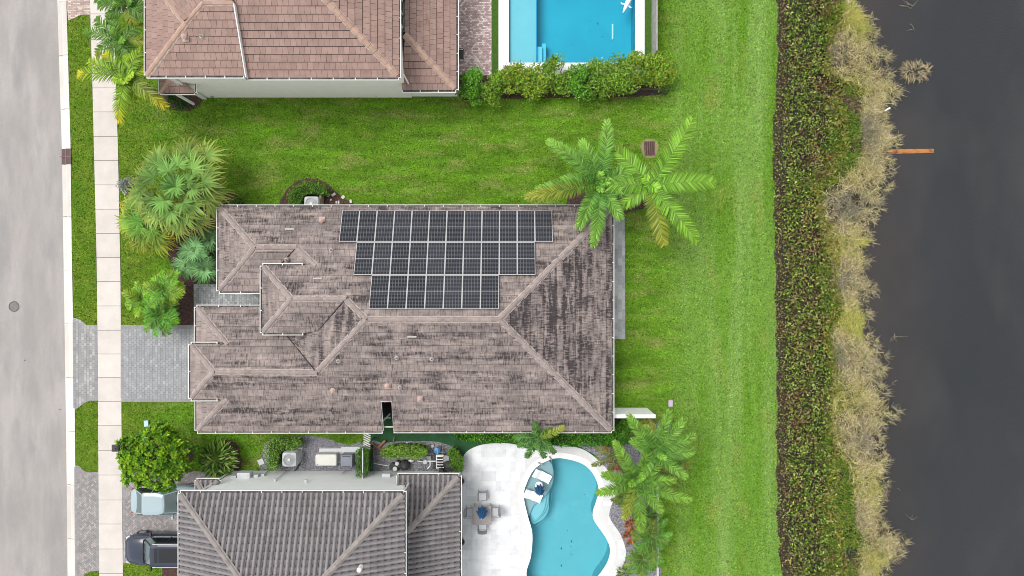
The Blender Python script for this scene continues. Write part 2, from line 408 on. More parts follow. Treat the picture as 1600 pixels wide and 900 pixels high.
gx = axis(-36, 36, .25, [60, 120, 300, 800]); gy = axis(-22, 22, .25, [40, 100, 300, 800])
GX, GY = np.meshgrid(gx, gy); jb = int(np.argmin(abs(gx-16.5)))
edge_ = np.interp(GY, BYw, xw(BX))+.05*np.sin(GY*2.3)+.04*np.sin(GY*5.1+1)
GX = GX+(edge_-gx[jb])*np.clip(1-abs(GX-gx[jb])/2.5, 0, 1); GZ = gz(GX, GY)
gv = np.stack([GX.ravel(), GY.ravel(), GZ.ravel()], 1); nxg = len(gx)
ii, jj = np.meshgrid(np.arange(len(gx)-1), np.arange(len(gy)-1)); a = (jj*nxg+ii).ravel()
gf = np.stack([a, a+1, a+nxg+1, a+nxg], 1)
ins = inside(gv[:, 0], gv[:, 1], poolSw)
insN = inside(gv[:, 0], gv[:, 1], poolNw)
kill = (ins | insN)[gf].any(1)
gf = gf[~kill]
# soil beyond the edge of the lawn: own mesh faces -> separate sheet
cx_ = gv[gf][:, :, 0].mean(1); cy_ = gv[gf][:, :, 1].mean(1)
bank = (gf[:, 0] % nxg) >= jb
og = np_mesh('ground', gv, gf[~bank], np.ones(((~bank).sum(), 3)), M['lawn']); prop(og, kind='structure')
ob = np_mesh('bank_soil', gv, gf[bank], np.ones((bank.sum(), 3)), M['soil']); prop(ob, kind='structure')

# lawn blades over the ground sheet (uncountable)
EXCL = []
def lawn_blades():
    n = 300000; X = rng.uniform(-29, 17.2, n); Y = rng.uniform(-18.6, 18.6, n)
    kx = np.interp(Y, KYw, xw(KX1)); s0 = np.interp(Y, KYw, xw(SX0)); s1 = np.interp(Y, KYw, xw(SX1)); ed = np.interp(Y, BYw, xw(BX))+.05*np.sin(Y*2.3)+.04*np.sin(Y*5.1+1)
    px = 800+X*PPM; py = 450-Y*PPM
    ok = (X > kx+.03) & (X < ed+.05) & ~((X > s0-.03) & (X < s1+.03))
    for p in EXCL: ok &= ~inside(px, py, p)
    X, Y = X[ok], Y[ok]; n = len(X); az = rng.uniform(0, 6.283, n); el = rng.uniform(.15, 1.2, n); L_ = rng.uniform(.05, .13, n); W = rng.uniform(.016, .036, n)
    right = X > 8.5; az = np.where(right & (rng.random(n) < .5), rng.normal(1.57, .7, n), az)
    d = np.stack([np.cos(az)*np.cos(el), np.sin(az)*np.cos(el), np.sin(el)], 1); s = np.stack([-np.sin(az), np.cos(az), rng.uniform(-.4, .4, n)], 1)
    p = np.stack([X, Y, np.zeros(n)], 1); V = np.stack([p-s*W[:, None], p+s*W[:, None], p+d*L_[:, None]], 1).reshape(-1, 3); F = np.arange(3*n).reshape(-1, 3)
    g = rng.choice([.42, .7, 1.0, 1.35, 1.6], n)[:, None]; c = np.ones((n, 3))*g; c[:, 0] *= rng.uniform(.85, 1.25, n); prop(np_mesh('lawn_grass', V, F, c, M['blade']), kind='stuff')

# lake
def lake_material():
    m = mat('lake_water', (.028, .030, .034), (.023, .026, .029), .12, .2, .0, c3=(.038, .039, .041), s3=.16, spec=.42, stretch=(1, .5, 1))
    n = m.node_tree; N = n.nodes; L = n.links; t = N.new('ShaderNodeTexNoise'); t.inputs['Scale'].default_value = 5; t.inputs['Detail'].default_value = 5
    tc = N.new('ShaderNodeTexCoord'); mp = N.new('ShaderNodeMapping'); mp.inputs['Scale'].default_value = (.6, 1.6, 1); L.new(tc.outputs['Object'], mp.inputs[0]); L.new(mp.outputs[0], t.inputs[0])
    # silty brown water over the shallows along the shore
    sx = N.new('ShaderNodeSeparateXYZ'); L.new(tc.outputs['Object'], sx.inputs[0]); t2 = N.new('ShaderNodeTexNoise'); t2.inputs['Scale'].default_value = .22; L.new(tc.outputs['Object'], t2.inputs[0])
    ad = N.new('ShaderNodeMath'); ad.operation = 'MULTIPLY_ADD'; ad.inputs[1].default_value = -6; L.new(t2.outputs[0], ad.inputs[0]); L.new(sx.outputs[0], ad.inputs[2])
    mr = N.new('ShaderNodeMapRange'); mr.inputs[1].default_value = 19; mr.inputs[2].default_value = 24; mr.inputs[3].default_value = .35; mr.inputs[4].default_value = 0; L.new(ad.outputs[0], mr.inputs[0])
    pb = N['Principled BSDF']; src = pb.inputs[0].links[0].from_socket; mx = N.new('ShaderNodeMix'); mx.data_type = 'RGBA'; L.new(mr.outputs[0], mx.inputs[0]); L.new(src, mx.inputs[6]); mx.inputs[7].default_value = (.058, .042, .034, 1); L.new(mx.outputs[2], pb.inputs[0])
    b = N.new('ShaderNodeBump'); b.inputs['Distance'].default_value = .02; b.inputs['Strength'].default_value = .6; L.new(t.outputs[0], b.inputs['Height']); L.new(b.outputs[0], N['Principled BSDF'].inputs['Normal'])
    return m
LZ = -.62
sheet('lake_water', [(19, -500), (700, -500), (700, 500), (19, 500)], LZ, lake_material())

# road with kerb and gutter
ys = np.arange(-260, 1180, 12.0)
def strip(name, fx0, fx1, prof, m, joints=None):
    """prof: list of (t, z) across"""
    mb = MB()
    for k in range(len(ys)-1):
        y0, y1 = ys[k], ys[k+1]
        j = int(y0//84); tone = 1+.06*math.sin(j*12.9)+(.05 if j % 3 else -.06)
        for i in range(len(prof)-1):
            (t0, z0), (t1, z1) = prof[i], prof[i+1]
            q = []
            for t, z, y in ((t0, z0, y1), (t1, z1, y1), (t1, z1, y0), (t0, z0, y0)):
                xa, xb = fx0(y), fx1(y); v = P(xa+(xb-xa)*t, y); q.append((v.x, v.y, z))
            mb.face(q, 0, (tone,)*3)
    return prop(mb.build(name, m), kind='structure')
fk0 = lambda y: ip(y, KY, KX0); fk1 = lambda y: ip(y, KY, KX1)
road_mb = MB()
for k in range(len(ys)-1):
    q = []
    for f, y in ((lambda y: -900, ys[k+1]), (fk0, ys[k+1]), (fk0, ys[k]), (lambda y: -900, ys[k])):
        v = P(f(y), y); q.append((v.x, v.y, -.10))
    road_mb.face(q)
prop(road_mb.build('road', M['road']), kind='structure')
strip('gutter_pan', fk0, fk1, [(0, -.095), (.42, -.125)], M['kerb'])
strip('kerb', fk0, fk1, [(.43, -.12), (.47, -.03), (.60, .025), (1.0, .03), (1.01, -.12)], M['kerb'])
mb = MB()
for y in np.arange(-250, 1180, 84): # joints
    for dy in (0,):
        a, b = P(fk0(y), y), P(fk1(y), y); mb.box(((a.x+b.x)/2-.14, a.y, -.112), (.30, .02, .03))
        mb.box(((a.x+b.x)/2+.17, a.y, .018), (.34, .015, .034))
prop(mb.build('kerb_joints', M['joint']), kind='structure')

# sidewalk: slabs
mb = MB(); fs0 = lambda y: ip(y, KY, SX0); fs1 = lambda y: ip(y, KY, SX1)
jy = [-204, -166, -128, -90, -52, -15, 22, 62, 99, 137.5, 175, 213.5, 251, 289, 327, 365, 402.5, 440, 478, 516, 553, 590, 627.5, 665, 703.5, 742, 781, 818.5, 857.5, 896, 934, 972, 1010]
for i in range(len(jy)-1):
    y0, y1 = jy[i]+.35, jy[i+1]-.35; t = 1+random.uniform(-.035, .035)
    q = [P(fs0(y1), y1), P(fs1(y1), y1), P(fs1(y0), y0), P(fs0(y0), y0)]
    top = [(v.x, v.y, .03) for v in q]; mb.face(top, 0, (t, t, t*.995))
    for k in range(4):
        a, b = top[k], top[(k+1) % 4]; mb.face([(a[0], a[1], -.05), (b[0], b[1], -.05), b, a], 0, (.75,)*3)
prop(mb.build('sidewalk', M['concrete']), kind='structure')
q = [P(fs0(y)+.6, y) for y in (1010, 600, 225, -200)]; q2 = [P(fs1(y)-.6, y) for y in (-200, 225, 600, 1010)]
sheet('sidewalk_joints', [(v.x, v.y) for v in q+q2], .012, M['joint'])

# pavers
def pavers(name, poly, pattern, cols, z=.03, size=(.15, .23), gap=.006, border=None, bcol=None, joint=None, seed=1):
    """poly in world xy. every stone is real, clipped to the outline"""
    rn = random.Random(seed); mb = MB()
    xs = [p[0] for p in poly]; ysn = [p[1] for p in poly]; x0, x1, y0, y1 = min(xs), max(xs), min(ysn), max(ysn)
    def put(cell, th=0):
        r = clip_cell(list(poly), cell)
        if len(r) < 3 or area(r) < 4e-4: return
        c = rn.choice(cols); t = rn.uniform(.92, 1.08); zz = z+rn.uniform(-.0015, .0015)
        n = len(r); cx = sum(p[0] for p in r)/n; cy = sum(p[1] for p in r)/n
        mb.face([(p[0], p[1], zz) for p in r], 0, tuple(k*t for k in c))
    W, L_ = size
    if pattern == 'running':
        j = 0; x = x0-W
        while x < x1:
            y = y0-L_+(j % 2)*L_/2
            while y < y1:
                put([(x+gap, y+gap), (x+W-gap, y+gap), (x+W-gap, y+L_-gap), (x+gap, y+L_-gap)]); y += L_
            x += W; j += 1
    elif pattern == 'runningx':
        j = 0; y = y0-W
        while y < y1:
            x = x0-L_+(j % 2)*L_/2
            while x < x1:
                put([(x+gap, y+gap), (x+L_-gap, y+gap), (x+L_-gap, y+W-gap), (x+gap, y+W-gap)]); x += L_
            y += W; j += 1
    else:  # herringbone at 45 degrees
        c45 = math.sqrt(.5); ccx, ccy = (x0+x1)/2, (y0+y1)/2; rad = math.hypot(x1-x0, y1-y0)/2+1; w = W; nn = int(rad/w)+3
        for i in range(-nn, nn):
            for j in range(-nn, nn):
                if (i-j) % 4 == 0: a, b, c, d = i*w, j*w, (i+2)*w, (j+1)*w
                elif (i-j) % 4 == 3 and True: a, b, c, d = i*w, j*w, (i+1)*w, (j+2)*w
                else: continue
                cell = [(a+gap, b+gap), (c-gap, b+gap), (c-gap, d-gap), (a+gap, d-gap)]
                cell = [(ccx+(p-q_)*c45, ccy+(p+q_)*c45) for p, q_ in cell]
                if max(p[0] for p in cell) < x0 or min(p[0] for p in cell) > x1 or max(p[1] for p in cell) < y0 or min(p[1] for p in cell) > y1: continue
                put(cell)
    if border:
        for (a, b, wd) in border:   # straight soldier courses
            a = Vector(a); b = Vector(b); d = (b-a).normalized(); nrm = Vector((-d.y, d.x)); k = int((b-a).length/.12)
            for i in range(k):
                p = a+d*(i*.12+.003); q_ = a+d*(i*.12+.117); t = rn.uniform(.9, 1.1)
                cc = tuple(v*t for v in (bcol or cols[0]))
                mb.face([(*p, z+.004), (*q_, z+.004), (*(q_+nrm*wd), z+.004), (*(p+nrm*wd), z+.004)], 0, cc)
    o = prop(mb.build(name, M['paver']), kind='structure')
    sheet(name+'_joint_bed', poly, z-.008, joint or M['joint'])
    return o
G1 = [(.265, .275, .29), (.295, .305, .318), (.32, .33, .34), (.28, .29, .305)]
mainD = pxpoly([(fs1(508)+.3, 508), (306, 508), (306, 628), (fs1(628)+.3, 628)])
bp = lambda x, y: tuple(P(x, y)[:2])
pavers('driveway', pxpoly([(189, 508), (320, 508), (320, 628), (190, 628)]), 'running', G1, size=(.165, .24), bcol=(.25, .255, .265), seed=3,
       border=[(bp(189, 514), bp(306, 514), .2), (bp(190, 628), bp(306, 628), .2), (bp(194, 622), bp(194, 514), .2)])
pavers('driveway_apron', pxpoly([(114.5, 496), (120, 497.5), (126, 500), (131, 504), (135, 508), (152.3, 508), (153.6, 626), (141, 626), (133, 629), (126, 635), (117.5, 640)]), 'running',
       [(.27, .275, .28), (.31, .31, .31), (.36, .355, .35), (.26, .265, .27)], size=(.17, .24), bcol=(.24, .245, .255), seed=4,
       border=[(bp(120, 638), bp(119, 500), .2), (bp(153, 625), bp(152, 510), .16)])
HB = [(.25, .235, .235), (.30, .28, .28), (.27, .26, .262), (.37, .335, .325), (.235, .225, .23)]
pavers('south_driveway_apron', pxpoly([(118, 726), (125, 729), (131, 735), (138, 737.5), (154, 737.5), (155, 892), (143, 892), (134, 896), (128, 902), (120, 906)]), 'herring', HB, size=(.105, .21), seed=5,
       bcol=(.25, .245, .25), border=[(bp(121.5, 900), bp(120.5, 728), .16), (bp(155.3, 890), bp(154.3, 740), .16)])
pavers('south_driveway', pxpoly([(191, 737), (330, 737), (360, 880), (192.5, 880), ]), 'herring', HB, size=(.105, .21), seed=6,
       bcol=(.25, .245, .25), border=[(bp(197, 880), bp(195.5, 740), .16)])
pavers('south_entry_walk', smoothloop(pxpoly([(290, 742), (298, 737), (311, 736), (326, 739), (338, 745), (350, 760), (320, 765), (290, 758)]), 4), 'herring', HB, size=(.105, .21), seed=7)
NB = [(.42, .31, .27), (.50, .40, .35), (.36, .27, .245), (.55, .47, .42)]
pavers('north_driveway_apron', pxpoly([(98, -80), (139, -80), (141, 23), (131, 23), (123, 25), (116, 29), (107, 32), (104, 0)]), 'runningx', NB, size=(.11, .22), seed=8)
pavers('north_driveway', pxpoly([(178, -80), (300, -80), (300, 21), (200, 21), (179, 21)]), 'runningx', NB, size=(.11, .22), seed=9)
pavers('north_patio', pxpoly([(700, -90), (768, -90), (768, 118), (700, 118)]), 'runningx', [(.50, .36, .34), (.62, .48, .46), (.42, .30, .29), (.72, .62, .60), (.36, .27, .27)], size=(.10, .15), seed=10)
pavers('entry_walk', pxpoly([(303, 444), (440, 444), (440, 500), (305, 500), (303, 478)]), 'running', [(.27, .285, .295), (.36, .37, .37), (.31, .325, .33), (.24, .25, .26)], size=(.15, .22), seed=11)
pavers('rear_walk', pxpoly([(930, 339), (976, 339), (977, 530), (930, 530)]), 'running', [(.33, .345, .35), (.40, .41, .41), (.29, .30, .31)], size=(.28, .42), seed=12, joint=M['walljoint'])
# beds
def blob(pts, n=5, j=.06, seed=1):
    rn = random.Random(seed); return [(p[0]+rn.uniform(-j, j), p[1]+rn.uniform(-j, j)) for p in smoothloop(pxpoly(pts), n)]
sheet('mulch_bed_front', blob([(268, 345), (282, 330), (300, 325), (350, 305), (362, 300), (375, 312), (390, 322), (430, 323), (446, 300), (462, 284), (485, 279), (505, 283), (520, 296), (535, 308), (545, 325), (400, 345), (345, 360), (345, 440), (303, 446), (303, 508), (262, 506), (250, 490), (275, 430), (262, 400)], 4), .02, M['mulch'])
sheet('mulch_bed_rear', blob([(890, 300), (905, 292), (930, 268), (950, 262), (975, 270), (1000, 300), (1022, 305), (1022, 318), (1000, 328), (960, 334), (900, 334), (885, 320)], 4), .02, M['mulch'])
sheet('mulch_bed_north_hedge', blob([(716, 152), (716, 118), (780, 118), (900, 128), (1020, 130), (1035, 146), (980, 152), (860, 153), (770, 155)], 4), .012, M['mulch'])
sheet('mulch_bed_porch', blob([(250, 140), (300, 140), (318, 150), (312, 163), (296, 172), (275, 172), (258, 160)], 5), .02, M['mulch'])
sheet('mulch_ring_shrub', blob([(342, 745), (365, 745), (378, 725), (372, 695), (355, 687), (345, 700)], 5), .02, M['mulch'])
sheet('mulch_ring_tree', blob([(286, 695), (298, 692), (305, 705), (302, 718), (292, 722), (284, 712)], 5), .02, M['mulch'])
sheet('mulch_bed_south', pxpoly([(253, 882), (330, 882), (330, 930), (255, 930)]), .02, M['mulch'])
sheet('gravel_bed_utility', blob([(412, 745), (412, 700), (418, 690), (432, 684), (455, 682), (480, 680), (506, 684), (528, 691), (545, 695), (576, 693), (576, 745), (500, 748)], 5, .03), .02, M['gravel'])
sheet('gravel_bed_pump', blob([(577, 745), (577, 692), (600, 692), (625, 689), (650, 689), (680, 690), (700, 695), (715, 704), (724, 716), (726, 745), (650, 748)], 5, .02), .02, M['gravel'])
sheet('artificial_turf', pxpoly([(577, 640), (990, 640), (990, 705), (930, 712), (870, 700), (835, 706), (745, 702), (722, 730), (577, 730)]), .010, M['turf'])
sheet('gravel_bed_pool', blob([(905, 690), (1035, 660), (1045, 700), (1030, 750), (1027, 1000), (935, 1000), (955, 905), (970, 865), (950, 800), (955, 760), (935, 715)], 4, .05), .016, M['gravel'])
M['strip'] = mat('dark_strip_grass', (.03, .085, .006), (.045, .12, .008), 6, .95, .02, fine=.4, fscale=30)  # darker green grass of the two strips beside the north pool
sheet('north_turf_strip', pxpoly([(768, -90), (779, -90), (779, 130), (768, 130)]), .02, M['strip'])
sheet('north_turf_strip_east', pxpoly([(1007, -90), (1017, -90), (1017, 110), (1007, 110)]), .02, M['strip'])
# edging of the pump bed

EXCL += [[(700, -90), (1024, -90), (1024, 122), (700, 122)], [(313, -90), (700, -90), (718, 152), (313, 153)], [(225, -90), (318, -90), (318, 158), (262, 140), (225, 118)], [(180, -90), (300, -90), (300, 21), (180, 21)],
  [(98, -90), (141, -90), (141, 23), (131, 23), (123, 25), (116, 29), (107, 32), (104, 0)], [(345, 333), (950, 333), (950, 661), (345, 661)], [(303, 444), (440, 444), (440, 500), (303, 500)], [(930, 339), (976, 339), (977, 530), (930, 530)],
  [(180, 508), (330, 508), (330, 628), (180, 628)], [(318, 480), (360, 480), (360, 662), (318, 662)], [(104, 496), (120, 497.5), (126, 500), (131, 504), (135, 508), (152.3, 508), (153.6, 626), (141, 626), (133, 629), (126, 635), (117.5, 640)],
  [(108, 726), (125, 729), (131, 735), (138, 737.5), (154, 737.5), (155, 892), (143, 892), (134, 896), (128, 902), (110, 906)], [(180, 737), (420, 737), (420, 880), (180, 880)], [(253, 880), (400, 880), (400, 990), (253, 990)],
  [(350, 735), (740, 735), (740, 990), (350, 990)], [(577, 640), (990, 640), (990, 705), (720, 730), (577, 730)], [(700, 690), (905, 690), (1035, 662), (1045, 700), (1029, 750), (1027, 1000), (700, 1000)],
  [(268, 347), (300, 327), (350, 307), (362, 302), (375, 314), (390, 324), (430, 325), (446, 302), (462, 286), (485, 281), (505, 285), (520, 298), (533, 310), (543, 327), (345, 360), (345, 440), (303, 446), (303, 508), (262, 506), (252, 490), (275, 430), (264, 400)],
  [(893, 300), (907, 294), (932, 270), (950, 264), (975, 272), (1000, 302), (1020, 307), (1020, 316), (1000, 326), (960, 332), (893, 330)], [(414, 745), (413, 702), (419, 692), (455, 684), (506, 686), (545, 697), (578, 695), (578, 745)],
  [(718, 150), (718, 118), (1018, 131), (1030, 145), (980, 150), (860, 151)], [(252, 142), (300, 140), (316, 150), (310, 161), (294, 170), (276, 170), (260, 160)], [(1001, 215), (1029, 215), (1029, 249), (1001, 249)]]
lawn_blades()
# ------------------------------------------------------------- roofs
K = .4167; CC = 1/(H*PPM)
def zp(d, z0, de, s):
    We = de*CC*(H-z0); return (z0-K*s*We+K*s*d*CC*H)/(1+K*s*d*CC)
def plane_frame(pts):
    n = Vector((0, 0, 0)); k = len(pts)
    for i in range(k): n += pts[i].cross(pts[(i+1) % k])
    n.normalize()
    if n.z < 0: n = -n
    V = Vector((0, 0, 1))-n*n.z; V.normalize()
    if abs(V.x) > abs(V.y)*3: V = Vector((math.copysign(math.hypot(V.x, V.y), V.x), 0, V.z))   # snap to the house axes
    elif abs(V.y) > abs(V.x)*3: V = Vector((0, math.copysign(math.hypot(V.x, V.y), V.y), V.z))
    U = V.cross(n).normalized(); n = U.cross(V)
    if n.z < 0: n = -n
    return n, U, V
def roof_plane(mb, pts, kind, stains=1.0, seed=0):
    rn = random.Random(seed); pts = [Vector(p) for p in pts]; n, U, V = plane_frame(pts)
    O = sum(pts, Vector((0, 0, 0)))/len(pts)
    sl = V.z
    poly = [((p-O).dot(U), (p-O).dot(V)) for p in pts]
    zlow = min(p.z for p in pts); v0_ = (zlow-O.z)/sl; u0_ = -O.dot(U)
    off = -(O.dot(U))
    def w(u, v, h): q = O+U*u+V*v+n*h; return q
    uo, vo = rn.uniform(0, 90), rn.uniform(0, 90)
    mb.face([w(u, v, -.01) for u, v in poly], 1, (1, 1, 1))
    umin, umax = min(p[0] for p in poly), max(p[0] for p in poly); vmax = max(p[1] for p in poly)
    if kind == 'flat':
        th, tw, lift = .40, .30, .036
        j = 0; v = v0_-.02
        while v < vmax:
            band = clip(clip(poly, 0, 1, v), 0, -1, -(v+th))
            rowdark = rn.uniform(.6, 1.3)
            if len(band) >= 3 and area(band) > 1e-3:
                st = math.floor(umin/tw)*tw-tw+(j % 2)*tw/2+rn.choice((0, .03, -.03)); u = st
                while u < umax:
                    g = rn.choice((.003, .005, .008)); cell = clip(clip(clip(band, 1, 0, u+g), -1, 0, -(u+tw-g)), 0, 1, v+.030)
                    if len(cell) >= 3 and area(cell) > 8e-4:
                        l1 = lift*rn.uniform(.8, 1.3); tilt = rn.uniform(-.006, .006); t = rn.uniform(.88, 1.10)
                        dk = rowdark*rn.uniform(.82, 1.12)*stains
                        hh = [l1*(1-(b-v)/th)+.006+tilt*(a-u)/tw for a, b in cell]
                        c = (t, t, dk); top = [w(a, b, h) for (a, b), h in zip(cell, hh)]
                        mb.face(top, 0, c, [(a+uo, b+vo) for a, b in cell])
                        for i in range(len(cell)):
                            (a1, b1), (a2, b2) = cell[i], cell[(i+1) % len(cell)]
                            if abs(b1-v-.030) < 1e-4 and abs(b2-v-.030) < 1e-4:
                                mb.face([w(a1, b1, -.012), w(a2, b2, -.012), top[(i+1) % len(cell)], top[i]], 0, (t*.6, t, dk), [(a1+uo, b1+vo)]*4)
                    u += tw
            v += th; j += 1
    else:
        th, tw = .375, .292; sub = [0, .05, .14, .28, .42, .51, .56, .78, 1.0]
        prof = lambda t: .095*max(0.0, math.sin(math.pi*min(t/.56, 1)))**.7 if t < .56 else -.03*math.sin(math.pi*(t-.56)/.44)
        v = v0_-.02; j = 0
        while v < vmax:
            band = clip(clip(poly, 0, 1, v), 0, -1, -(v+th))
            if len(band) >= 3 and area(band) > 1e-3:
                u = math.floor(umin/tw)*tw
                while u < umax:
                    t_ = rn.uniform(.90, 1.10); dk = rn.uniform(.5, 1.3)*stains; jx = rn.uniform(-.006, .006); lf = rn.uniform(.020, .030)
                    for k in range(len(sub)-1):
                        a0, a1 = u+sub[k]*tw, u+sub[k+1]*tw
                        cell = clip(clip(band, 1, 0, a0), -1, 0, -a1)
                        if len(cell) < 3 or area(cell) < 1e-5: continue
                        top = [w(a+jx, b, prof(min(max((a-u)/tw, 0), 1))+lf*(1-(b-v)/th)+.004) for a, b in cell]
                        tk = t_*(.66 if sub[k] >= .55 else 1)  # valley pans darkened in the tile colour, imitating shade between the ribs
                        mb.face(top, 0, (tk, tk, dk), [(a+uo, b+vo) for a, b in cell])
                        for i in range(len(cell)):
                            (p1, q1), (p2, q2) = cell[i], cell[(i+1) % len(cell)]
                            if abs(q1-v) < 1e-4 and abs(q2-v) < 1e-4:
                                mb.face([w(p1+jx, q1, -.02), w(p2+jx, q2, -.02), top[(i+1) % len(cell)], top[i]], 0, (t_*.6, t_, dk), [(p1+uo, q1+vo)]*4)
                    u += tw
            v += th; j += 1
def ridge(mb, a, b, wd=.30, mortar=True, lift=.075, seed=0, step=.40):
    """overlapping cap tiles from a (low) to b (high)"""
    rn = random.Random(seed+int(a[0]*100)); a, b = Vector(a), Vector(b); d = (b-a); Ln = d.length; d.normalize()
    s = Vector((0, 0, 1)).cross(d).normalized(); up = d.cross(s).normalized()
    if up.z < 0: up = -up
    k = max(1, int(Ln/step)); st = Ln/k; drop = .10
    prof = [(-.5, -drop), (-.30, -.02), (0, .012), (.30, -.02), (.5, -drop)]
    if mortar:
        for sg in (-1, 1):
            p0 = a+s*sg*wd*.52+up*(lift-.105); p1 = b+s*sg*wd*.52+up*(lift-.105)
            q = [p0-s*sg*.05+up*.05, p0+s*sg*.035, p1+s*sg*.035, p1-s*sg*.05+up*.05]
            mb.face(q if sg < 0 else q[::-1], 1)
    for i in range(k):
        p0 = a+d*(i*st); p1 = p0+d*(st*1.08); t = rn.uniform(.88, 1.1); w0 = wd*rn.uniform(.97, 1.05)
        r0 = [p0+s*x*w0+up*(z+lift+.018) for x, z in prof]; r1 = [p1+s*x*w0*.90+up*(z+lift-.004) for x, z in prof]
        for j in range(4): mb.face([r0[j], r0[j+1], r1[j+1], r1[j]][::-1], 0, (t, t, t))
        mb.face([r0[4], r0[3], r0[2], r0[1], r0[0]], 0, (t*.7,)*3)
def gutter(mb, a, b, out, wd=.13, dp=.11, strap=1.05):
    """a-b eave edge; out = outward unit xy. trough with a white outer lip and straps"""
    a, b = Vector(a), Vector(b); o = Vector((out[0], out[1], 0)); d = (b-a); L_ = d.length; d.normalize(); z = a.z
    def bar(p, q, o0, o1, z0, z1, m):
        V = []
        for pt in (p, q):
            for oo, zz in ((o0, z0), (o1, z0), (o1, z1), (o0, z1)): V.append((pt.x+o.x*oo, pt.y+o.y*oo, pt.z+zz))
        F = [(0, 1, 2, 3), (7, 6, 5, 4), (0, 4, 5, 1), (1, 5, 6, 2), (2, 6, 7, 3), (3, 7, 4, 0)]
        mb.mesh(V, F, m)
    bar(a, b, wd-.024, wd+.010, -dp, .02, 0)        # outer lip
    bar(a, b, -.02, wd-.024, -dp, -dp+.03, 1)       # trough floor
    bar(a, b, -.045, -.02, -dp-.04, -.012, 0)       # fascia
    k = max(1, int(L_/strap))
    for i in range(k+1):
        p = a+d*min(max(i*L_/k, .03), L_-.03); bar(p-d*.02, p+d*.02, -.02, wd, .0, .012, 0)
def wallbox(mb, x0, x1, y0, y1, z1, z0=-.1, m=0): mb.box(((x0+x1)/2, (y0+y1)/2, (z0+z1)/2), (x1-x0, y1-y0, z1-z0), m)
def window(parent, x, y, z, wd, ht, axis, sgn, name='window'):
    """framed window sitting proud of a wall. axis 'x': wall faces +-x"""
    f = MB(); g = MB(); t = .05
    def bx(mb, du, dz, su, sz, dep, off):
        if axis == 'y': mb.box((x+du, y+sgn*off, z+dz), (su, dep, sz))
        else: mb.box((x+sgn*off, y+du, z+dz), (dep, su, sz))
    bx(f, 0, ht/2, wd+.1, .07, .08, .03); bx(f, 0, -ht/2, wd+.16, .08, .12, .05)
    for s_ in (-1, 0, 1): bx(f, s_*wd/2, 0, .06, ht-.08, .07, .03)
    bx(g, 0, 0, wd-.04, ht-.06, .03, .012)
    fo = f.build(name, M['whitem'], parent); go = g.build('pane', M['glass'], None)
    me = go.data; go.parent = fo
    for v in me.vertices: v.co -= Vector(parent.location)
    return fo
def sub(mb, name, m, parent_obj, root, smooth=False):
    o = mb.build(name, m, root, smooth=smooth); o.parent = parent_obj; return o

# ------------------------------------------------------------- main single-storey house
MH = thing('single_storey_house', 'wide single-storey house with mould-stained pinkish grey tile roof carrying the solar panels', 'house', (-5.6, -1.8, 0))
zN = lambda y: zp(450-y, 2.9, 127, -1); zS = lambda y: zp(450-y, 2.9, -223.5, 1)
zE = lambda x: zp(x-800, 2.9, 156, -1); zW = lambda x: zp(x-800, 2.9, -458, 1)
zGN = lambda y: zp(450-y, 2.9, -30, -1); zGW = lambda x: zp(x-800, 2.9, -493, 1)
zRS = lambda y: zp(450-y, 2.9, -5, 1)
ez = zN(415); zES = lambda y: zp(450-y, ez, -70, 1); zEW = lambda x: zp(x-800, ez, -390, 1)
bz = zGN(538); pk = zN(499)
q = lambda x, y, z: P(x, y, z)
top = zS(583); cz = zN(387)
planesA = [
    [q(342, 323, 2.9), q(956, 323, 2.9), q(780, 499, pk), q(572, 499, pk), q(540, 467, zN(467)), q(455, 467, zN(467)), q(410, 415, ez), q(493, 415, ez), q(463, 387, cz), q(398, 387, cz)],
    [q(956, 323, 2.9), q(956, 673, 2.9), q(780, 499, pk)],
    [q(308, 673.5, 2.9), q(355, 623, zS(623)), q(298, 623, zS(623)), q(334, 581, zS(581)), q(495, 581, zS(581)), q(572, 499, pk), q(780, 499, pk), q(956, 673, 2.9), q(615, 673, 2.9), q(612, 627, zS(627)), q(594.5, 627, zS(627)), q(598, 673.5, 2.9)],
    [q(540, 467, zN(467)), q(572, 499, pk), q(495, 582, top), q(445, 522, zGN(522)), q(474, 520, zp(474-800, top, -305, 1)), q(497, 517, zp(497-800, top, -305, 1))],
    [q(455, 467, zN(467)), q(540, 467, zN(467)), q(497, 517, zES(517)), q(474, 520, zES(520)), q(410, 520, ez)],
    [q(410, 415, ez), q(455, 467, zN(467)), q(410, 520, ez)],
    [q(307, 480, 2.9), q(462, 480, 2.9), q(462, 524, zGN(524)), q(445, 522, zGN(522)), q(495, 582, top), q(334, 581, zGN(581)), q(298, 538, bz), q(355, 538, bz)],
    [q(307, 480, 2.9), q(355, 538, bz), q(307, 538, 2.9)],
    [q(307, 623, 2.9), q(355, 623, zS(623)), q(308, 673.5, 2.9)],
    [q(298, 538, bz), q(334, 581, zGN(581)), q(298, 623, zS(623))],
    [q(342, 455, 2.9), q(440, 455, 2.9), q(440, 416, zRS(416)), q(463, 387, cz), q(398, 387, cz)],
    [q(342, 323, 2.9), q(398, 387, cz), q(342, 455, 2.9)],
    [q(463, 387, cz), q(493, 415, ez), q(437, 415, zRS(415))],
]
stA = [1.2, 1.7, 1.05, 1.5, 1.0, .9, 1.15, .25, .3, .35, .6, .9, .5]
mb = MB()
for i, p in enumerate(planesA): roof_plane(mb, p, 'flat', stA[i], seed=20+i)
roofA = mb.build('roof', [M['roofA'], M['under']], MH)
mb = MB()
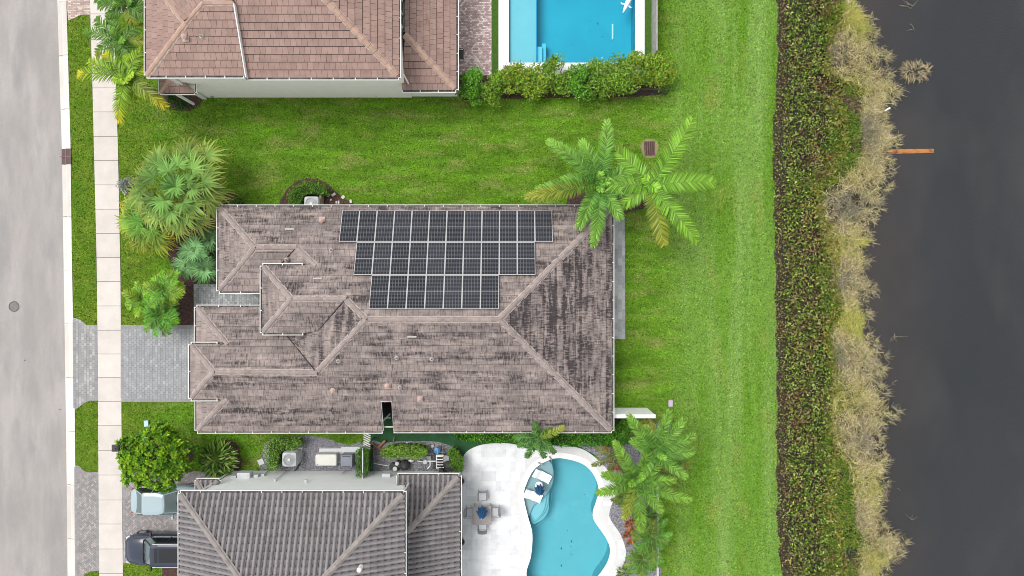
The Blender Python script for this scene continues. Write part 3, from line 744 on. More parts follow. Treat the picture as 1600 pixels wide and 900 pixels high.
capsA = [((342, 323, 2.9), (398, 387, cz)), ((342, 455, 2.9), (398, 387, cz)), ((398, 387, cz), (463, 387, cz)), ((463, 387, cz), (493, 415, ez)),
         ((410, 415, ez), (455, 467, zN(467))), ((410, 520, ez), (455, 467, zN(467))), ((455, 467, zN(467)), (540, 467, zN(467))), ((540, 467, zN(467)), (572, 499, pk)),
         ((495, 582, top), (572, 499, pk)), ((572, 499, pk), (780, 499, pk)), ((956, 323, 2.9), (780, 499, pk)), ((956, 673, 2.9), (780, 499, pk)),
         ((307, 480, 2.9), (355, 538, bz)), ((298, 538, bz), (334, 581, zGN(581))), ((298, 623, zS(623)), (334, 581, zGN(581))), ((334, 581, zGN(581)), (495, 582, top)),
         ((308, 673.5, 2.9), (355, 623, zS(623)))]
for a, b in capsA:
    a, b = P(*a), P(*b); d = (b-a).normalized(); mb = MB(); ridge(mb, a+d*.10, b, .30, seed=5); sub(mb, 'ridge_cap', [M['ridgeA'], M['mortar']], roofA, MH)
for a, b in (((540, 467, zN(467)), (497, 517, zES(517))), ((447, 522, zGN(522)), (495, 582, top)), ((463, 387, cz), (437, 415, zRS(415)))):
    mb = MB(); a, b = P(*a), P(*b); u_ = Vector((0, 0, .045)); mb.tube([a+u_, b+u_], .035, 5); sub(mb, 'valley_flashing', M['under'], roofA, MH)
mb = MB()
def gpx(mb, x0, y0, x1, y1, z, out): gutter(mb, P(x0, y0, z), P(x1, y1, z), out)
for a in [(342, 323.5, 956, 323.5, 2.9, (0, 1)), (956, 323, 956, 673, 2.9, (1, 0)), (308, 673.5, 598, 673.5, 2.9, (0, -1)), (615, 673, 956, 673, 2.9, (0, -1)),
          (342, 323, 342, 455, 2.9, (-1, 0)), (342, 455, 410, 455, 2.9, (0, -1)), (307, 480, 410, 480, 2.9, (0, 1)), (307, 480, 307, 538, 2.9, (-1, 0)), (308, 625, 308, 673, 2.9, (-1, 0)),
          (298, 538, 298, 623, bz, (-1, 0)), (298, 538, 340, 538, bz, (0, 1)), (298, 623, 340, 623, bz, (0, -1)),
          (410, 415, 410, 520, ez, (-1, 0)), (410, 415, 473, 415, ez, (0, 1)), (410, 520, 474, 520, ez, (0, -1))]: gpx(mb, *a)
# gutter return round the slot in the roof
gutter(mb, P(594.5, 627, zS(627)-.02), P(598, 673, 2.9), (.35, 0), wd=.12)
gutter(mb, P(612, 627, zS(627)), P(615, 673, 2.9), (-.2, 0), wd=.05)
mb.box(P(603.5, 627, zS(627)-.05), (.68, .06, .12)); mb.box(P(607, 667, 2.75), (.62, .05, .05))
mb.build('gutter', [M['whitem'], M['trough']], MH)
mb = MB()
wallbox(mb, -14.3, 5.4, -1.15, 4.3, 2.8); wallbox(mb, -13.8, -7.6, -7.9, -1.15, 2.8); wallbox(mb, -6.9, 5.4, -7.9, -1.15, 2.8); wallbox(mb, -7.6, -6.9, -6.2, -1.15, 2.8)
wallbox(mb, -18.0, -13.8, -7.9, -1.5, 2.8); wallbox(mb, -18.02, -15.6, -6.1, -3.6, bz-.12, 2.8); wallbox(mb, -16.6, -14.3, -.05, 4.3, 2.8); wallbox(mb, -13.9, -11.4, -2.3, .9, ez-.12, 2.8)
mb.build('wall', M['wallw'], MH)
mb = MB(); mb.box((-18.03, -4.75, 1.15), (.06, 4.6, 2.3))
for k in range(1, 4): mb.box((-18.075, -4.75, k*.57), (.02, 4.55, .03), 0, col=(.8,)*3)
mb.build('garage_door', M['white'], MH)
for x, y, ax, s_ in ((-10.5, 4.3, 'y', 1), (-4.5, 4.3, 'y', 1), (1.5, 4.3, 'y', 1), (-3, -7.9, 'y', -1), (2.5, -7.9, 'y', -1), (-11, -7.9, 'y', -1), (5.4, 2.2, 'x', 1), (5.4, -5.0, 'x', 1), (-16.6, 2.3, 'x', -1)):
    window(MH, x, y, 1.5, 1.5, 1.25, ax, s_)
mb = MB(); mb.box((-7.25, -6.24, 1.4), (.66, .03, 2.7)); mb.box((-7.585, -7.0, 1.4), (.03, 1.5, 2.7)); mb.box((-6.915, -7.0, 1.4), (.03, 1.5, 2.7)); mb.box((-7.25, -7.0, .04), (.66, 1.6, .03)); mb.build('slot_shade_panel', M['black'], MH)  # black sheets added inside the roof slot, standing in for its deep shade
# roof vents and flashings
def vent(x, y, z, kind):
    mb = MB(); p = P(x, y, z)
    if kind == 'hood':
        mb.box((p.x, p.y+.02, z+.05), (.34, .42, .03), 0, col=(1, 1, 1))
        mb.tube([(p.x, p.y, z), (p.x, p.y, z+.30)], .085, 10, 0); mb.tube([(p.x, p.y, z+.30), (p.x, p.y-.02, z+.38)], [.15, .04], 10, 0)
    elif kind == 'pipe':
        mb.tube([(p.x, p.y, z), (p.x, p.y, z+.12)], [.15, .10], 10, 0); mb.tube([(p.x, p.y, z+.1), (p.x, p.y, z+.26)], .055, 10, 0); mb.tube([(p.x, p.y, z+.262), (p.x, p.y, z+.266)], .04, 8, 1)
    else: mb.box((p.x, p.y, z+.05), (.5, .09, .10), 0); mb.box((p.x, p.y-.08, z+.04), (.4, .05, .05), 1)
    return mb
M['vent'] = mat('painted_vent', (.46, .32, .28), (.38, .28, .25), 4, .7); M['ventw'] = mat('pale_vent', (.42, .37, .35), (.33, .29, .28), 4, .7)
for x, y, zf, k in ((504, 345, zN, 'hood'), (522, 609, zS, 'hood'), (606, 602, zS, 'hood'), (657, 622, zS, 'hood'), (448, 406, lambda y: cz, 'pipe'), (453, 358, zN, 'slot'),
                    (518, 391, zN, 'pipe'), (529, 564, zS, 'pipe'), (620, 559, zS, 'pipe'), (675, 561, zS, 'pipe'), (625, 605, zS, 'pipe'), (644, 526, zS, 'slot'), (497, 435, zN, 'slot')):
    sub(vent(x, y, zf(y)-.02, k), 'vent', [M['vent'] if k == 'hood' else M['ventw'], M['black']], roofA, MH)

# ------------------------------------------------------------- north house (two storeys, terracotta roof)
NH = thing('two_storey_house', 'two-storey house with clean reddish brown tile roof at the top edge of the photo', 'house', (-11.5, 18, 0))
zNS = lambda y: zp(450-y, 5.8, 332, 1)
def WP(x, y, z): return Vector((x, y, z))
f1 = 5.8
mb = MB()
pkN = zNS(36); pkR = zNS(5)
roof_plane(mb, [q(229, 118, 5.8), q(382, 118, 5.8), q(364, 5, pkR), q(317, 5, pkR), q(290, 36, pkN)], 'flat', .6, 41)
roof_plane(mb, [q(229, 118, 5.8), q(290, 36, pkN), q(229, -40, 5.8)], 'flat', .6, 42)
roof_plane(mb, [q(290, 36, pkN), q(317, 5, pkR), q(364, 5, pkR), q(362, -60, pkR-.8), q(229, -60, 5.7), q(229, -40, 5.8)], 'flat', .5, 43)
z2 = 5.55; zM = lambda y: zp(450-y, z2, 329, 1); ya = 121
wx1, wy1 = P(624, 121, z2).x, P(624, 121, z2).y
r = 6.0
roof_plane(mb, [q(383, 121, z2), q(624, 121, z2), WP(wx1-r, wy1+r, z2+K*r), WP(P(383, 121, z2).x, wy1+r, z2+K*r)], 'flat', .7, 44)
roof_plane(mb, [WP(wx1, wy1, z2), WP(wx1, wy1+2*r, z2), WP(wx1-r, wy1+r, z2+K*r)], 'flat', .7, 45)
roof_plane(mb, [WP(P(383, 121, z2).x, wy1+2*r, z2), WP(wx1, wy1+2*r, z2), WP(wx1-r, wy1+r, z2+K*r), WP(P(383, 121, z2).x, wy1+r, z2+K*r)], 'flat', .7, 50)
ex, ey = P(713, 141, 2.9).x, P(713, 141, 2.9).y; ax_ = -6.05
rr = ex-ax_
roof_plane(mb, [WP(ax_-.35, ey, 2.9), WP(ex, ey, 2.9), WP(ax_, ey+rr, 2.9+K*rr), WP(ax_-.35, ey+.4, 3.05)], 'flat', 1.0, 46)
roof_plane(mb, [WP(ex, ey, 2.9), WP(ex, ey+14, 2.9), WP(ax_, ey+14, 2.9+K*rr), WP(ax_, ey+rr, 2.9+K*rr)], 'flat', 1.4, 47)
# low roof over the entry, wrapped round the corner
pz = 2.9; a0 = P(250, 145.5, pz); a1 = P(305, 145.5, pz)
roof_plane(mb, [a0, a1, WP(a1.x-.5, a0.y+.6, pz+.25), WP(a0.x+1.0, a0.y+1.0, pz+.42)], 'flat', .5, 48)
roof_plane(mb, [a0, WP(a0.x+1.0, a0.y+1.0, pz+.42), WP(a0.x+1.0, a0.y+2.5, pz+.42), WP(a0.x, a0.y+2.5, pz)], 'flat', .5, 49)
roofB = mb.build('roof', [M['roofB'], M['under']], NH)
mb = MB()
for a, b in (((229, 118, 5.8), (290, 36, pkN)), ((229, -40, 5.8), (290, 36, pkN)), ((290, 36, pkN), (317, 5, pkR)), ((317, 5, pkR), (364, 5, pkR)), (WP(wx1-.1, wy1+.1, z2+.03), WP(wx1-r, wy1+r, z2+K*r)), (WP(ex-.1, ey+.1, 2.93), WP(ax_, ey+rr, 2.9+K*rr)), (WP(a0.x+.05, a0.y+.05, pz), WP(a0.x+1.0, a0.y+1.0, pz+.42))):
    if isinstance(a, tuple): a, b = P(*a), P(*b)
    mb = MB(); ridge(mb, a, b, .31 if (b-a).length > 2 else .24, seed=6); sub(mb, 'ridge_cap', [M['ridgeB'], M['mortar']], roofB, NH)
mb = MB()
gpx(mb, 229, 118.5, 382, 118.5, 5.8, (0, -1)); gpx(mb, 229, -60, 229, 118, 5.8, (-1, 0)); gpx(mb, 383, 121.5, 624, 121.5, z2, (0, -1))
gutter(mb, (wx1, wy1-.05, z2), (wx1, wy1+12, z2), (1, 0), wd=.08); gutter(mb, (ax_-.35, ey, 2.9), (ex, ey, 2.9), (0, -1)); gutter(mb, (ex, ey, 2.9), (ex, ey+14, 2.9), (1, 0))
gutter(mb, a0, a1, (0, -1), wd=.08); gutter(mb, a0, (a0.x, a0.y+2.5, pz), (-1, 0), wd=.08); gutter(mb, a1, (a1.x, a1.y+.6, pz), (1, 0), wd=.08)
A, B = P(383, 121, 5.78), P(364, 5, pkR)      # rake board between the two roofs
mb.mesh([A+Vector((.02, 0, -.28)), A+Vector((.02, 0, .07)), B+Vector((.02, 0, .07)), B+Vector((.02, 0, -.28)), A+Vector((.075, 0, -.28)), A+Vector((.075, 0, .07)), B+Vector((.075, 0, .07)), B+Vector((.075, 0, -.28))],
        [(0, 1, 2, 3), (7, 6, 5, 4), (1, 5, 6, 2), (0, 4, 5, 1)], 0)
mb.build('gutter', [M['whitem'], M['trough']], NH)
mb = MB(); wallbox(mb, -14.6, -6.25, 11.9, 23.0, 5.45); wallbox(mb, -19.25, -14.6, 11.9, 18.2, 5.7); wallbox(mb, -6.3, -3.4, 11.97, 23.0, 2.8)
mb.build('wall', M['wallg'], NH)
mb = MB(); mb.tube([(-19.33, 11.83, 0), (-19.33, 11.83, 5.6)], .055, 8); mb.box((-19.15, 11.82, 2.6), (.16, .07, 5.2)); mb.build('downspout', M['whitem'], NH); mb = MB()
mb.tube([(-6.22, 11.6, 5.5), (-6.1, 11.5, 5.2), (-6.0, 11.83, 4.9), (-6.0, 11.85, 3.1)], .045, 8)
mb.build('downspout', M['whitem'], NH)
mb = MB(); mb.tube([(-19.9, 11.5, 0), (-19.9, 11.5, 2.85)], .09, 10); mb.build('porch_post', M['white'], NH)
sub(vent(291, 60, zNS(60)-.02, 'hood'), 'vent', [M['vent'], M['black']], roofB, NH); sub(vent(316, 58, zNS(58)-.02, 'pipe'), 'vent', [M['ventw'], M['black']], roofB, NH)
mb = MB(); mb.box((-18.6, 11.86, .35), (.16, .08, .12)); mb.build('wall_socket', M['grey'], NH)
mb = MB(); mb.tube([(-8.4, 11.86, .5), (-8.4, 11.72, .5), (-8.4, 11.70, .38)], .02, 6); mb.build('hose_tap', M['grey'], NH)
window(NH, -3.4, 16.5, 1.2, 1.8, 2.1, 'x', 1); window(NH, -6.25, 15.5, 4.2, 1.5, 1.2, 'x', 1); window(NH, -19.25, 15.5, 4.2, 1.5, 1.2, 'x', -1)

# ------------------------------------------------------------- south house (two storeys, grey barrel tiles)
SH = thing('two_storey_house', 'white two-storey house with grey ribbed barrel tile roof at the bottom of the photo', 'house', (-11, -18, 0))
x0, x1, y0 = -17.94, -5.81, -11.06; r = (x1-x0)/2
mb = MB()
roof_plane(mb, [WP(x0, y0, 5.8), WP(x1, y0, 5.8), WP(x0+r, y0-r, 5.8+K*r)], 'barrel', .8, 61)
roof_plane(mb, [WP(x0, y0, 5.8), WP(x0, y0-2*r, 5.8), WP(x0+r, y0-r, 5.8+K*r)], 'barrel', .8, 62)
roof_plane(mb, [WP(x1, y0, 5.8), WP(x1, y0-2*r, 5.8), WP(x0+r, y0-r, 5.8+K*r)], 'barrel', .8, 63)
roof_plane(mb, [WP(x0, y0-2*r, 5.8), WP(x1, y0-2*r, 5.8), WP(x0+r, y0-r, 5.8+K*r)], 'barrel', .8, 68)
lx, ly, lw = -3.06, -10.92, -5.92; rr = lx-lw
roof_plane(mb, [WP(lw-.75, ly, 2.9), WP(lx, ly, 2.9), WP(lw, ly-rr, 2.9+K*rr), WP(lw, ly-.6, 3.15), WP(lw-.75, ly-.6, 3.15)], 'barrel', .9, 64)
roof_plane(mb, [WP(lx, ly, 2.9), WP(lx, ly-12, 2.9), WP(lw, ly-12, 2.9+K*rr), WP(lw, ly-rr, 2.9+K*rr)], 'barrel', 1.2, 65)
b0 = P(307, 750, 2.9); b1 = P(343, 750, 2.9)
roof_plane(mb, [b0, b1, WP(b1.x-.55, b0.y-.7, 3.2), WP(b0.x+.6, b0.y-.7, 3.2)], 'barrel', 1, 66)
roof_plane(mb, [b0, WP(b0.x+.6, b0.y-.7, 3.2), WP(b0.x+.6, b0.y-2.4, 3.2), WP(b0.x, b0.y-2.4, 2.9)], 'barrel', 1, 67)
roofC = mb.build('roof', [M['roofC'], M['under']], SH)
mb = MB()
for a, b, w_ in (((x0+.08, y0-.08, 5.86), (x0+r, y0-r, 5.86+K*r), .25), ((x1-.08, y0-.08, 5.86), (x0+r, y0-r, 5.86+K*r), .27), ((lx-.08, ly-.08, 2.95), (lw, ly-rr, 2.95+K*rr), .27), ((b1.x-.05, b1.y-.05, 2.95), (b1.x-.55, b0.y-.7, 3.25), .26), ((b0.x+.05, b0.y-.05, 2.95), (b0.x+.6, b0.y-.7, 3.25), .24)):
    mb = MB(); ridge(mb, a, b, w_, lift=.12, seed=12); sub(mb, 'ridge_cap', [M['ridgeC'], M['ridgeC']], roofC, SH)
mb = MB()
gutter(mb, (x0, y0, 5.8), (x1, y0, 5.8), (0, 1)); gutter(mb, (x0, y0, 5.8), (x0, y0-2*r, 5.8), (-1, 0), wd=.1); gutter(mb, (x1, y0+.1, 5.8), (x1, y0-2*r, 5.8), (1, 0), wd=.1)
gutter(mb, (lw-.75, ly, 2.9), (lx, ly, 2.9), (0, 1)); gutter(mb, (lx, ly, 2.9), (lx, ly-12, 2.9), (1, 0)); gutter(mb, (lw-.75, ly, 2.9), (lw-.75, ly-.6, 2.9), (-1, 0), wd=.06)
gutter(mb, b0, b1, (0, 1), wd=.09); gutter(mb, b0, (b0.x, b0.y-2.4, 2.9), (-1, 0), wd=.09); gutter(mb, b1, (b1.x, b1.y-.7, 2.9), (1, 0), wd=.09)
mb.build('gutter', [M['whitem'], M['trough']], SH)
WY = -11.42
mb = MB(); wallbox(mb, -17.35, -6.2, -22.8, WY, 5.68); wallbox(mb, -6.2, -3.4, -22.6, WY-.02, 2.8); mb.build('wall', M['wallw'], SH)
mb = MB(); mb.tube([(-17.42, WY+.06, 0), (-17.42, WY+.06, 5.6)], .05, 8); mb.build('downspout', M['whitem'], SH); mb = MB(); mb.tube([(-6.05, y0-.2, 5.6), (-5.98, WY+.2, 5.2), (-5.98, WY+.1, 3.1)], .05, 8); mb.build('downspout', M['whitem'], SH)
mb = MB()
for x, z, wd, ht, dp in ((-16.75, 1.35, .35, .7, .14), (-16.1, 1.5, .75, .55, .34), (-15.45, 1.3, .25, .45, .16), (-15.15, 1.1, .2, .3, .12)):
    mb = MB(); mb.box((x, WY+dp/2, z), (wd, dp, ht), 0)
    if x in (-16.75, -15.15): mb.tube([(x, WY+.06, 0), (x, WY+.06, z-ht/2+.02)], .028, 6)
    mb.build('meter_box', M['lgrey'], SH)
mb = MB()
mb.tube([(-14.0, WY+.05, 0), (-14.0, WY+.05, 2.35)], .025, 6); mb.box((-14.0, WY+.08, 2.35), (.12, .16, .12)); mb.build('wall_conduit', M['lgrey'], SH)
mb = MB(); mb.box((-12.1, WY+.09, 2.6), (.14, .18, .14)); mb.build('wall_vent', M['lgrey'], SH)
for x_, h_ in ((-10.4, .9), (-8.5, 1.1)): mb = MB(); mb.tube([(x_, WY+.05, .05), (x_, WY+.05, h_)], .022, 6); mb.build('wall_conduit', M['lgrey'], SH)
mb = MB(); mb.box((-7.6, WY+.12, 1.4), (.5, .22, .28)); mb.build('junction_box', M['lgrey'], SH)
mb = MB(); p = P(562, 889, 8.0); mb.tube([(p.x, p.y, 7.7), (p.x, p.y, 8.15)], [.12, .09], 10, 0); mb.tube([(p.x, p.y, 8.15), (p.x, p.y, 8.22)], [.13, .06], 10, 0)
sub(mb, 'vent', M['whitem'], roofC, SH)
window(SH, -3.4, -15.5, 1.2, 2.2, 2.1, 'x', 1); window(SH, -17.35, -14.5, 4.3, 1.5, 1.2, 'x', -1); window(SH, -6.2, -14.5, 4.5, 1.2, 1.0, 'x', 1)
mb = MB(); mb.box((-17.38, -15.2, 1.15), (.06, 4.8, 2.3)); mb.build('garage_door', M['white'], SH)

# ------------------------------------------------------------- solar panels
def pv_material():
    m = bpy.data.materials.new('pv_cells'); m.use_nodes = True; n = m.node_tree; N = n.nodes; L = n.links
    b = N['Principled BSDF']; b.inputs['Roughness'].default_value = .25; b.inputs['Specular IOR Level'].default_value = .22
    uv = N.new('ShaderNodeUVMap'); uv.uv_map = 'UVMap'; s = N.new('ShaderNodeSeparateXYZ'); L.new(uv.outputs[0], s.inputs[0])
    def M_(op, a, c=None):
        x = N.new('ShaderNodeMath'); x.operation = op
        for i, v in ((0, a), (1, c)):
            if v is None: continue
            if isinstance(v, (int, float)): x.inputs[i].default_value = v
            else: L.new(v, x.inputs[i])
        return x.outputs[0]
    def line(src, k, wd): return M_('GREATER_THAN', M_('ABSOLUTE', M_('SUBTRACT', M_('FRACT', M_('MULTIPLY', src, k)), .5)), .5-wd)
    l = M_('MAXIMUM', line(s.outputs[0], 6, .075), line(s.outputs[1], 24, .10))
    t = N.new('ShaderNodeTexNoise'); t.inputs['Scale'].default_value = .9; t.inputs['Detail'].default_value = 3
    tc = N.new('ShaderNodeTexCoord'); mp = N.new('ShaderNodeMapping'); mp.inputs['Scale'].default_value = (3.5, .6, 1); L.new(tc.outputs['Object'], mp.inputs[0]); L.new(mp.outputs[0], t.inputs[0])
    at = N.new('ShaderNodeObjectInfo')
    x1 = N.new('ShaderNodeMix'); x1.data_type = 'RGBA'; L.new(at.outputs['Random'], x1.inputs[0]); x1.inputs[6].default_value = (.006, .008, .014, 1); x1.inputs[7].default_value = (.020, .023, .032, 1)
    x2 = N.new('ShaderNodeMix'); x2.data_type = 'RGBA'; L.new(l, x2.inputs[0]); L.new(x1.outputs[2], x2.inputs[6]); x2.inputs[7].default_value = (.105, .107, .115, 1)
    L.new(x2.outputs[2], b.inputs[0]); return m
M['pv'] = pv_material(); M['alu'] = mat('panel_frame', (.47, .47, .475), rough=.4)
ang = math.atan(K); PWp, PHp = 1.0, 2.01
def panel_proto():
    t = thing('solar_panel', 'x', 'solar panel', (0, 0, 0), 0, 'solar panels on the main roof')
    fr = MB()
    w_, h_, f_ = PWp, PHp, .024
    fr.box((0, h_/2-f_/2, 0), (w_, f_, .04)); fr.box((0, -h_/2+f_/2, 0), (w_, f_, .04)); fr.box((-w_/2+f_/2, 0, 0), (f_, h_-2*f_, .04)); fr.box((w_/2-f_/2, 0, 0), (f_, h_-2*f_, .04))
    fr.box((0, 0, .001), (w_-2*f_, .018, .036))
    fo = fr.build('frame', M['alu'], t, local=True)
    ce = MB()
    ce.face([(-w_/2+f_, -h_/2+f_, .012), (w_/2-f_, -h_/2+f_, .012), (w_/2-f_, h_/2-f_, .012), (-w_/2+f_, h_/2-f_, .012)], 0, uv=[(0, 0), (1, 0), (1, 1), (0, 1)])
    ce.build('cell_sheet', M['pv'], t, local=True)
    return t
proto = panel_proto(); first = True
ordn = ['first', 'second', 'third', 'fourth', 'fifth', 'sixth', 'seventh', 'eighth', 'ninth', 'tenth', 'eleventh', 'twelfth']
Xl = P(533.5, 353, zN(353)).x; YE = P(0, 323, 2.9).y; pitchx = 1.011
for row, (start, n, nm) in enumerate(((0, 12, 'top row nearest the lawn'), (1, 10, 'middle row'), (2, 7, 'bottom row nearest the ridge'))):
    vv = .36+row*2.034+PHp/2
    for i in range(n):
        loc = Vector((Xl+.0+(start+i+.5)*pitchx, YE-vv*math.cos(ang), 2.9+vv*math.sin(ang)))+Vector((0, math.sin(ang), math.cos(ang)))*.16
        lab = 'dark solar panel, %s from the left in the %s' % (ordn[i], nm)
        o = proto if first else dup(proto); first = False
        o.location = loc; o.rotation_euler = (-ang, 0, 0); o['label'] = lab
# ------------------------------------------------------------- foliage builders (numpy)
def unit(v): return v/np.maximum(np.linalg.norm(v, axis=-1, keepdims=True), 1e-9)
def pick(cols, n, w=None, var=.18):
    cols = np.array(cols); i = rng.choice(len(cols), n, p=w); c = cols[i]*rng.uniform(1-var, 1+var, (n, 1)); return np.clip(c, 0, 1)
def leaves(pos, dirs, nrm, length, width, cols, fold=.18, droop=.25):
    """pointed leaves: base, two widest points, tip (4-vertex kite folded along the midrib -> 2 quads of 3+3)"""
    n = len(pos); d = unit(dirs); s = unit(np.cross(d, nrm)); up = np.cross(s, d)
    L = np.broadcast_to(np.asarray(length, float).reshape(-1, 1), (n, 1)); W = np.broadcast_to(np.asarray(width, float).reshape(-1, 1), (n, 1))
    b = pos; mid = pos+d*L*.5; tip = pos+d*L-up*L*droop
    a1 = mid+s*W*.5+up*W*fold; a2 = mid-s*W*.5+up*W*fold
    V = np.stack([b, a1, tip, a2], 1).reshape(-1, 3); k = np.arange(n)*4
    F = np.stack([np.stack([k, k+1, k+2], 1), np.stack([k, k+2, k+3], 1)], 1).reshape(-1, 3)
    return V, F, np.repeat(cols, 2, 0)
def blades(pos, dirs, length, width, bend, cols):
    """grass blades / leaflets, 2 segments, taper to a point"""
    n = len(pos); d = unit(dirs); L = np.broadcast_to(np.asarray(length, float).reshape(-1, 1), (n, 1)); W = np.broadcast_to(np.asarray(width, float).reshape(-1, 1), (n, 1))
    s = unit(np.cross(d, np.array([0, 0, 1.0])+rng.normal(0, .25, (n, 3)))); bn = np.broadcast_to(np.asarray(bend, float).reshape(-1, 1), (n, 1))
    g = np.array([[0, 0, -1.0]])
    m = pos+d*L*.55+g*L*bn*.25; t = pos+d*L*.95+g*L*bn
    V = np.stack([pos-s*W*.4, pos+s*W*.4, m+s*W*.5, m-s*W*.5, t], 1).reshape(-1, 3); k = np.arange(n)*5
    F = np.stack([np.stack([k, k+1, k+2], 1), np.stack([k, k+2, k+3], 1), np.stack([k+3, k+2, k+4], 1)], 1).reshape(-1, 3)
    return V, F, np.repeat(cols, 3, 0)
def join(parts):
    Vs, Fs, Cs, o = [], [], [], 0
    for V, F, c in parts: Vs.append(V); Fs.append(F+o); Cs.append(c); o += len(V)
    return np.concatenate(Vs), np.concatenate(Fs), np.concatenate(Cs)
def rdir(n, up=.5, spread=1.0):
    v = rng.normal(0, spread, (n, 3)); v[:, 2] = np.abs(v[:, 2])*.5+up; return unit(v)

def frond(root, base, az, length, elev=.6, droop=1.4, leaflet=.5, n=46, lw=.035, c0=(.05, .14, .02), c1=(.10, .20, .03), rach=(.18, .26, .06), plume=False, tipc=None, fwd=.75, sub=1, twist=0.0, ctrail=None):
    """one feather frond as ONE mesh: rachis + leaflets. returns mesh object parented to root"""
    k = 14; pts = [np.array(base, float)]; st = length/(k-1); dirs_ = []
    for i in range(k):
        t = i/(k-1); e = elev-droop*t**1.3; a = az+twist*t
        d = np.array([math.cos(a)*math.cos(e), math.sin(a)*math.cos(e), math.sin(e)]); dirs_.append(d)
        if i < k-1: pts.append(pts[-1]+d*st)
    pts = np.array(pts); dirs_ = np.array(dirs_)
    m = n*2*sub; ts = np.repeat(np.linspace(.10, 1.0, n), 2*sub)+rng.uniform(-.006, .006, m); ts = np.clip(ts, 0, .999)
    f = ts*(k-1); i0 = f.astype(int); fr = (f-i0)[:, None]; i1 = np.minimum(i0+1, k-1)
    pos = pts[i0]*(1-fr)+pts[i1]*fr; d = unit(dirs_[i0]*(1-fr)+dirs_[i1]*fr)
    side = np.tile([-1.0, 1.0], n*sub)[:, None]
    s = unit(np.cross(d, [0, 0, 1.0])); up = np.cross(s, d)
    roll = rng.normal(0, .15, (m, 1)) if not plume else rng.uniform(-.9, 1.1, (m, 1))
    fw = fwd*(.55+.9*ts[:, None]**1.5)
    dl = unit(s*side*np.cos(roll)+up*np.sin(roll)*(.9 if plume else 1)+up*(.12 if not plume else 0)+d*fw+rng.normal(0, .06, (m, 3)))
    Lp = leaflet*(.35+.65*np.sin(np.pi*np.clip(ts*.93+.07, 0, 1))**.6)*rng.uniform(.88, 1.08, m)
    cc = np.array(c0)[None]*(1-ts[:, None])+np.array(c1)[None]*ts[:, None]
    if tipc is not None:
        w_ = np.clip((ts-.6)/.4, 0, 1)[:, None]; cc = cc*(1-w_)+np.array(tipc)[None]*w_
    cc = cc*rng.uniform(.5, 1.45, (m, 1))
    parts = [blades(pos, dl, Lp, lw, .22 if not plume else .10, cc)]
    # rachis ribbon (triangular section)
    V = []; F = []; 
    for i in range(k):
        rr = .028*(1-i/(k-1))+.008; s_ = np.cross(dirs_[i], [0, 0, 1.0]); s_ /= max(np.linalg.norm(s_), 1e-6); u_ = np.cross(s_, dirs_[i])
        V += [pts[i]-s_*rr, pts[i]+u_*rr, pts[i]+s_*rr]
    for i in range(k-1):
        for a, b in ((0, 1), (1, 2), (2, 0)):
            p, q_, r_, t_ = i*3+a, i*3+b, i*3+3+b, i*3+3+a; F += [(p, q_, r_), (p, r_, t_)]
    parts.append((np.array(V), np.array(F), np.tile(np.array(rach), (len(F), 1))))
    V, F, c = join(parts); return np_mesh('frond', V, F, c, M['leaf'], root)
def trunk_mesh(root, x, y, z1, r0=.16, r1=.11, lean=(0, 0), name='trunk', m='bark'):
    mb = MB(); k = 9; pts = [(x+lean[0]*(1-t)**2, y+lean[1]*(1-t)**2, z1*t-.05) for t in np.linspace(0, 1, k)]
    mb.tube(pts, [r0+(r1-r0)*t+(.012 if i % 2 else 0) for i, t in enumerate(np.linspace(0, 1, k))], 10); return mb.build(name, M[m], root, smooth=True)
def palm(px, py, z, tips, label, name='feather_palm', cat='palm tree', group=None, extra=3, lw=.04, leaflet=.5, c0=(.035, .12, .02), c1=(.08, .19, .03), plume=False, n=46, sub=1, tipc=None, droop=1.25, elev=.55, yellow=(), fwd=.75, xlen=.7, spear=True, shaft=True):
    b = P(px, py, z); t = thing(name, label, cat, (b.x, b.y, 0), 0, group)
    trunk_mesh(t, b.x, b.y, z-.5, .17, .12)
    if shaft:
        mb = MB(); mb.tube([(b.x, b.y, z-.62), (b.x, b.y, z-.1)], [.13, .07], 10); mb.build('crownshaft', M['shaft'], t, smooth=True)
    for i, (tx, ty) in enumerate(tips):
        e = P(tx, ty, z-.4); v = e-b; L_ = math.hypot(v.x, v.y)*1.17; az = math.atan2(v.y, v.x)
        kw = dict(c0=c0, c1=c1)
        if i in yellow: kw = dict(c0=(.10, .19, .02), c1=(.30, .33, .04))
        tc = tipc if (tipc is not None and (i in yellow or rng.random() < .35)) else None
        frond(t, (b.x, b.y, z-.1), az, L_, elev+rng.uniform(-.1, .1), droop+rng.uniform(-.12, .12), leaflet*(.8+.2*min(L_/2.5, 1.2)), n=n, lw=lw, plume=plume, tipc=tc, sub=sub, fwd=fwd, twist=rng.uniform(-.18, .18), **kw)
    for i in range(extra):   # young upright fronds round the spear
        az = rng.uniform(0, 2*math.pi)
        frond(t, (b.x, b.y, z-.05), az, xlen*rng.uniform(.8, 1.3), 1.1, .9, leaflet*.6, n=int(n*.5), lw=lw*.9, plume=plume, c0=tuple(v*1.25 for v in c0), c1=tuple(v*1.3 for v in c1), sub=sub)
    return t
M['shaft'] = mat('green_crownshaft', (.22, .30, .10), (.16, .24, .08), 5, .5)
T3 = 'palm trees beside the houses'
palm(937, 287, 4.4, [(866, 226), (914, 228), (952, 203), (884, 281), (848, 296), (835, 315), (903, 348), (933, 376), (985, 268), (962, 338), (978, 300)],
     'plumed palm overhanging the north-east corner of the solar roof, its left fronds over lawn', leaflet=.62, plume=True, sub=3, n=56, c0=(.07, .22, .035), c1=(.22, .42, .06), yellow=(5,), lw=.046, name='foxtail_palm')
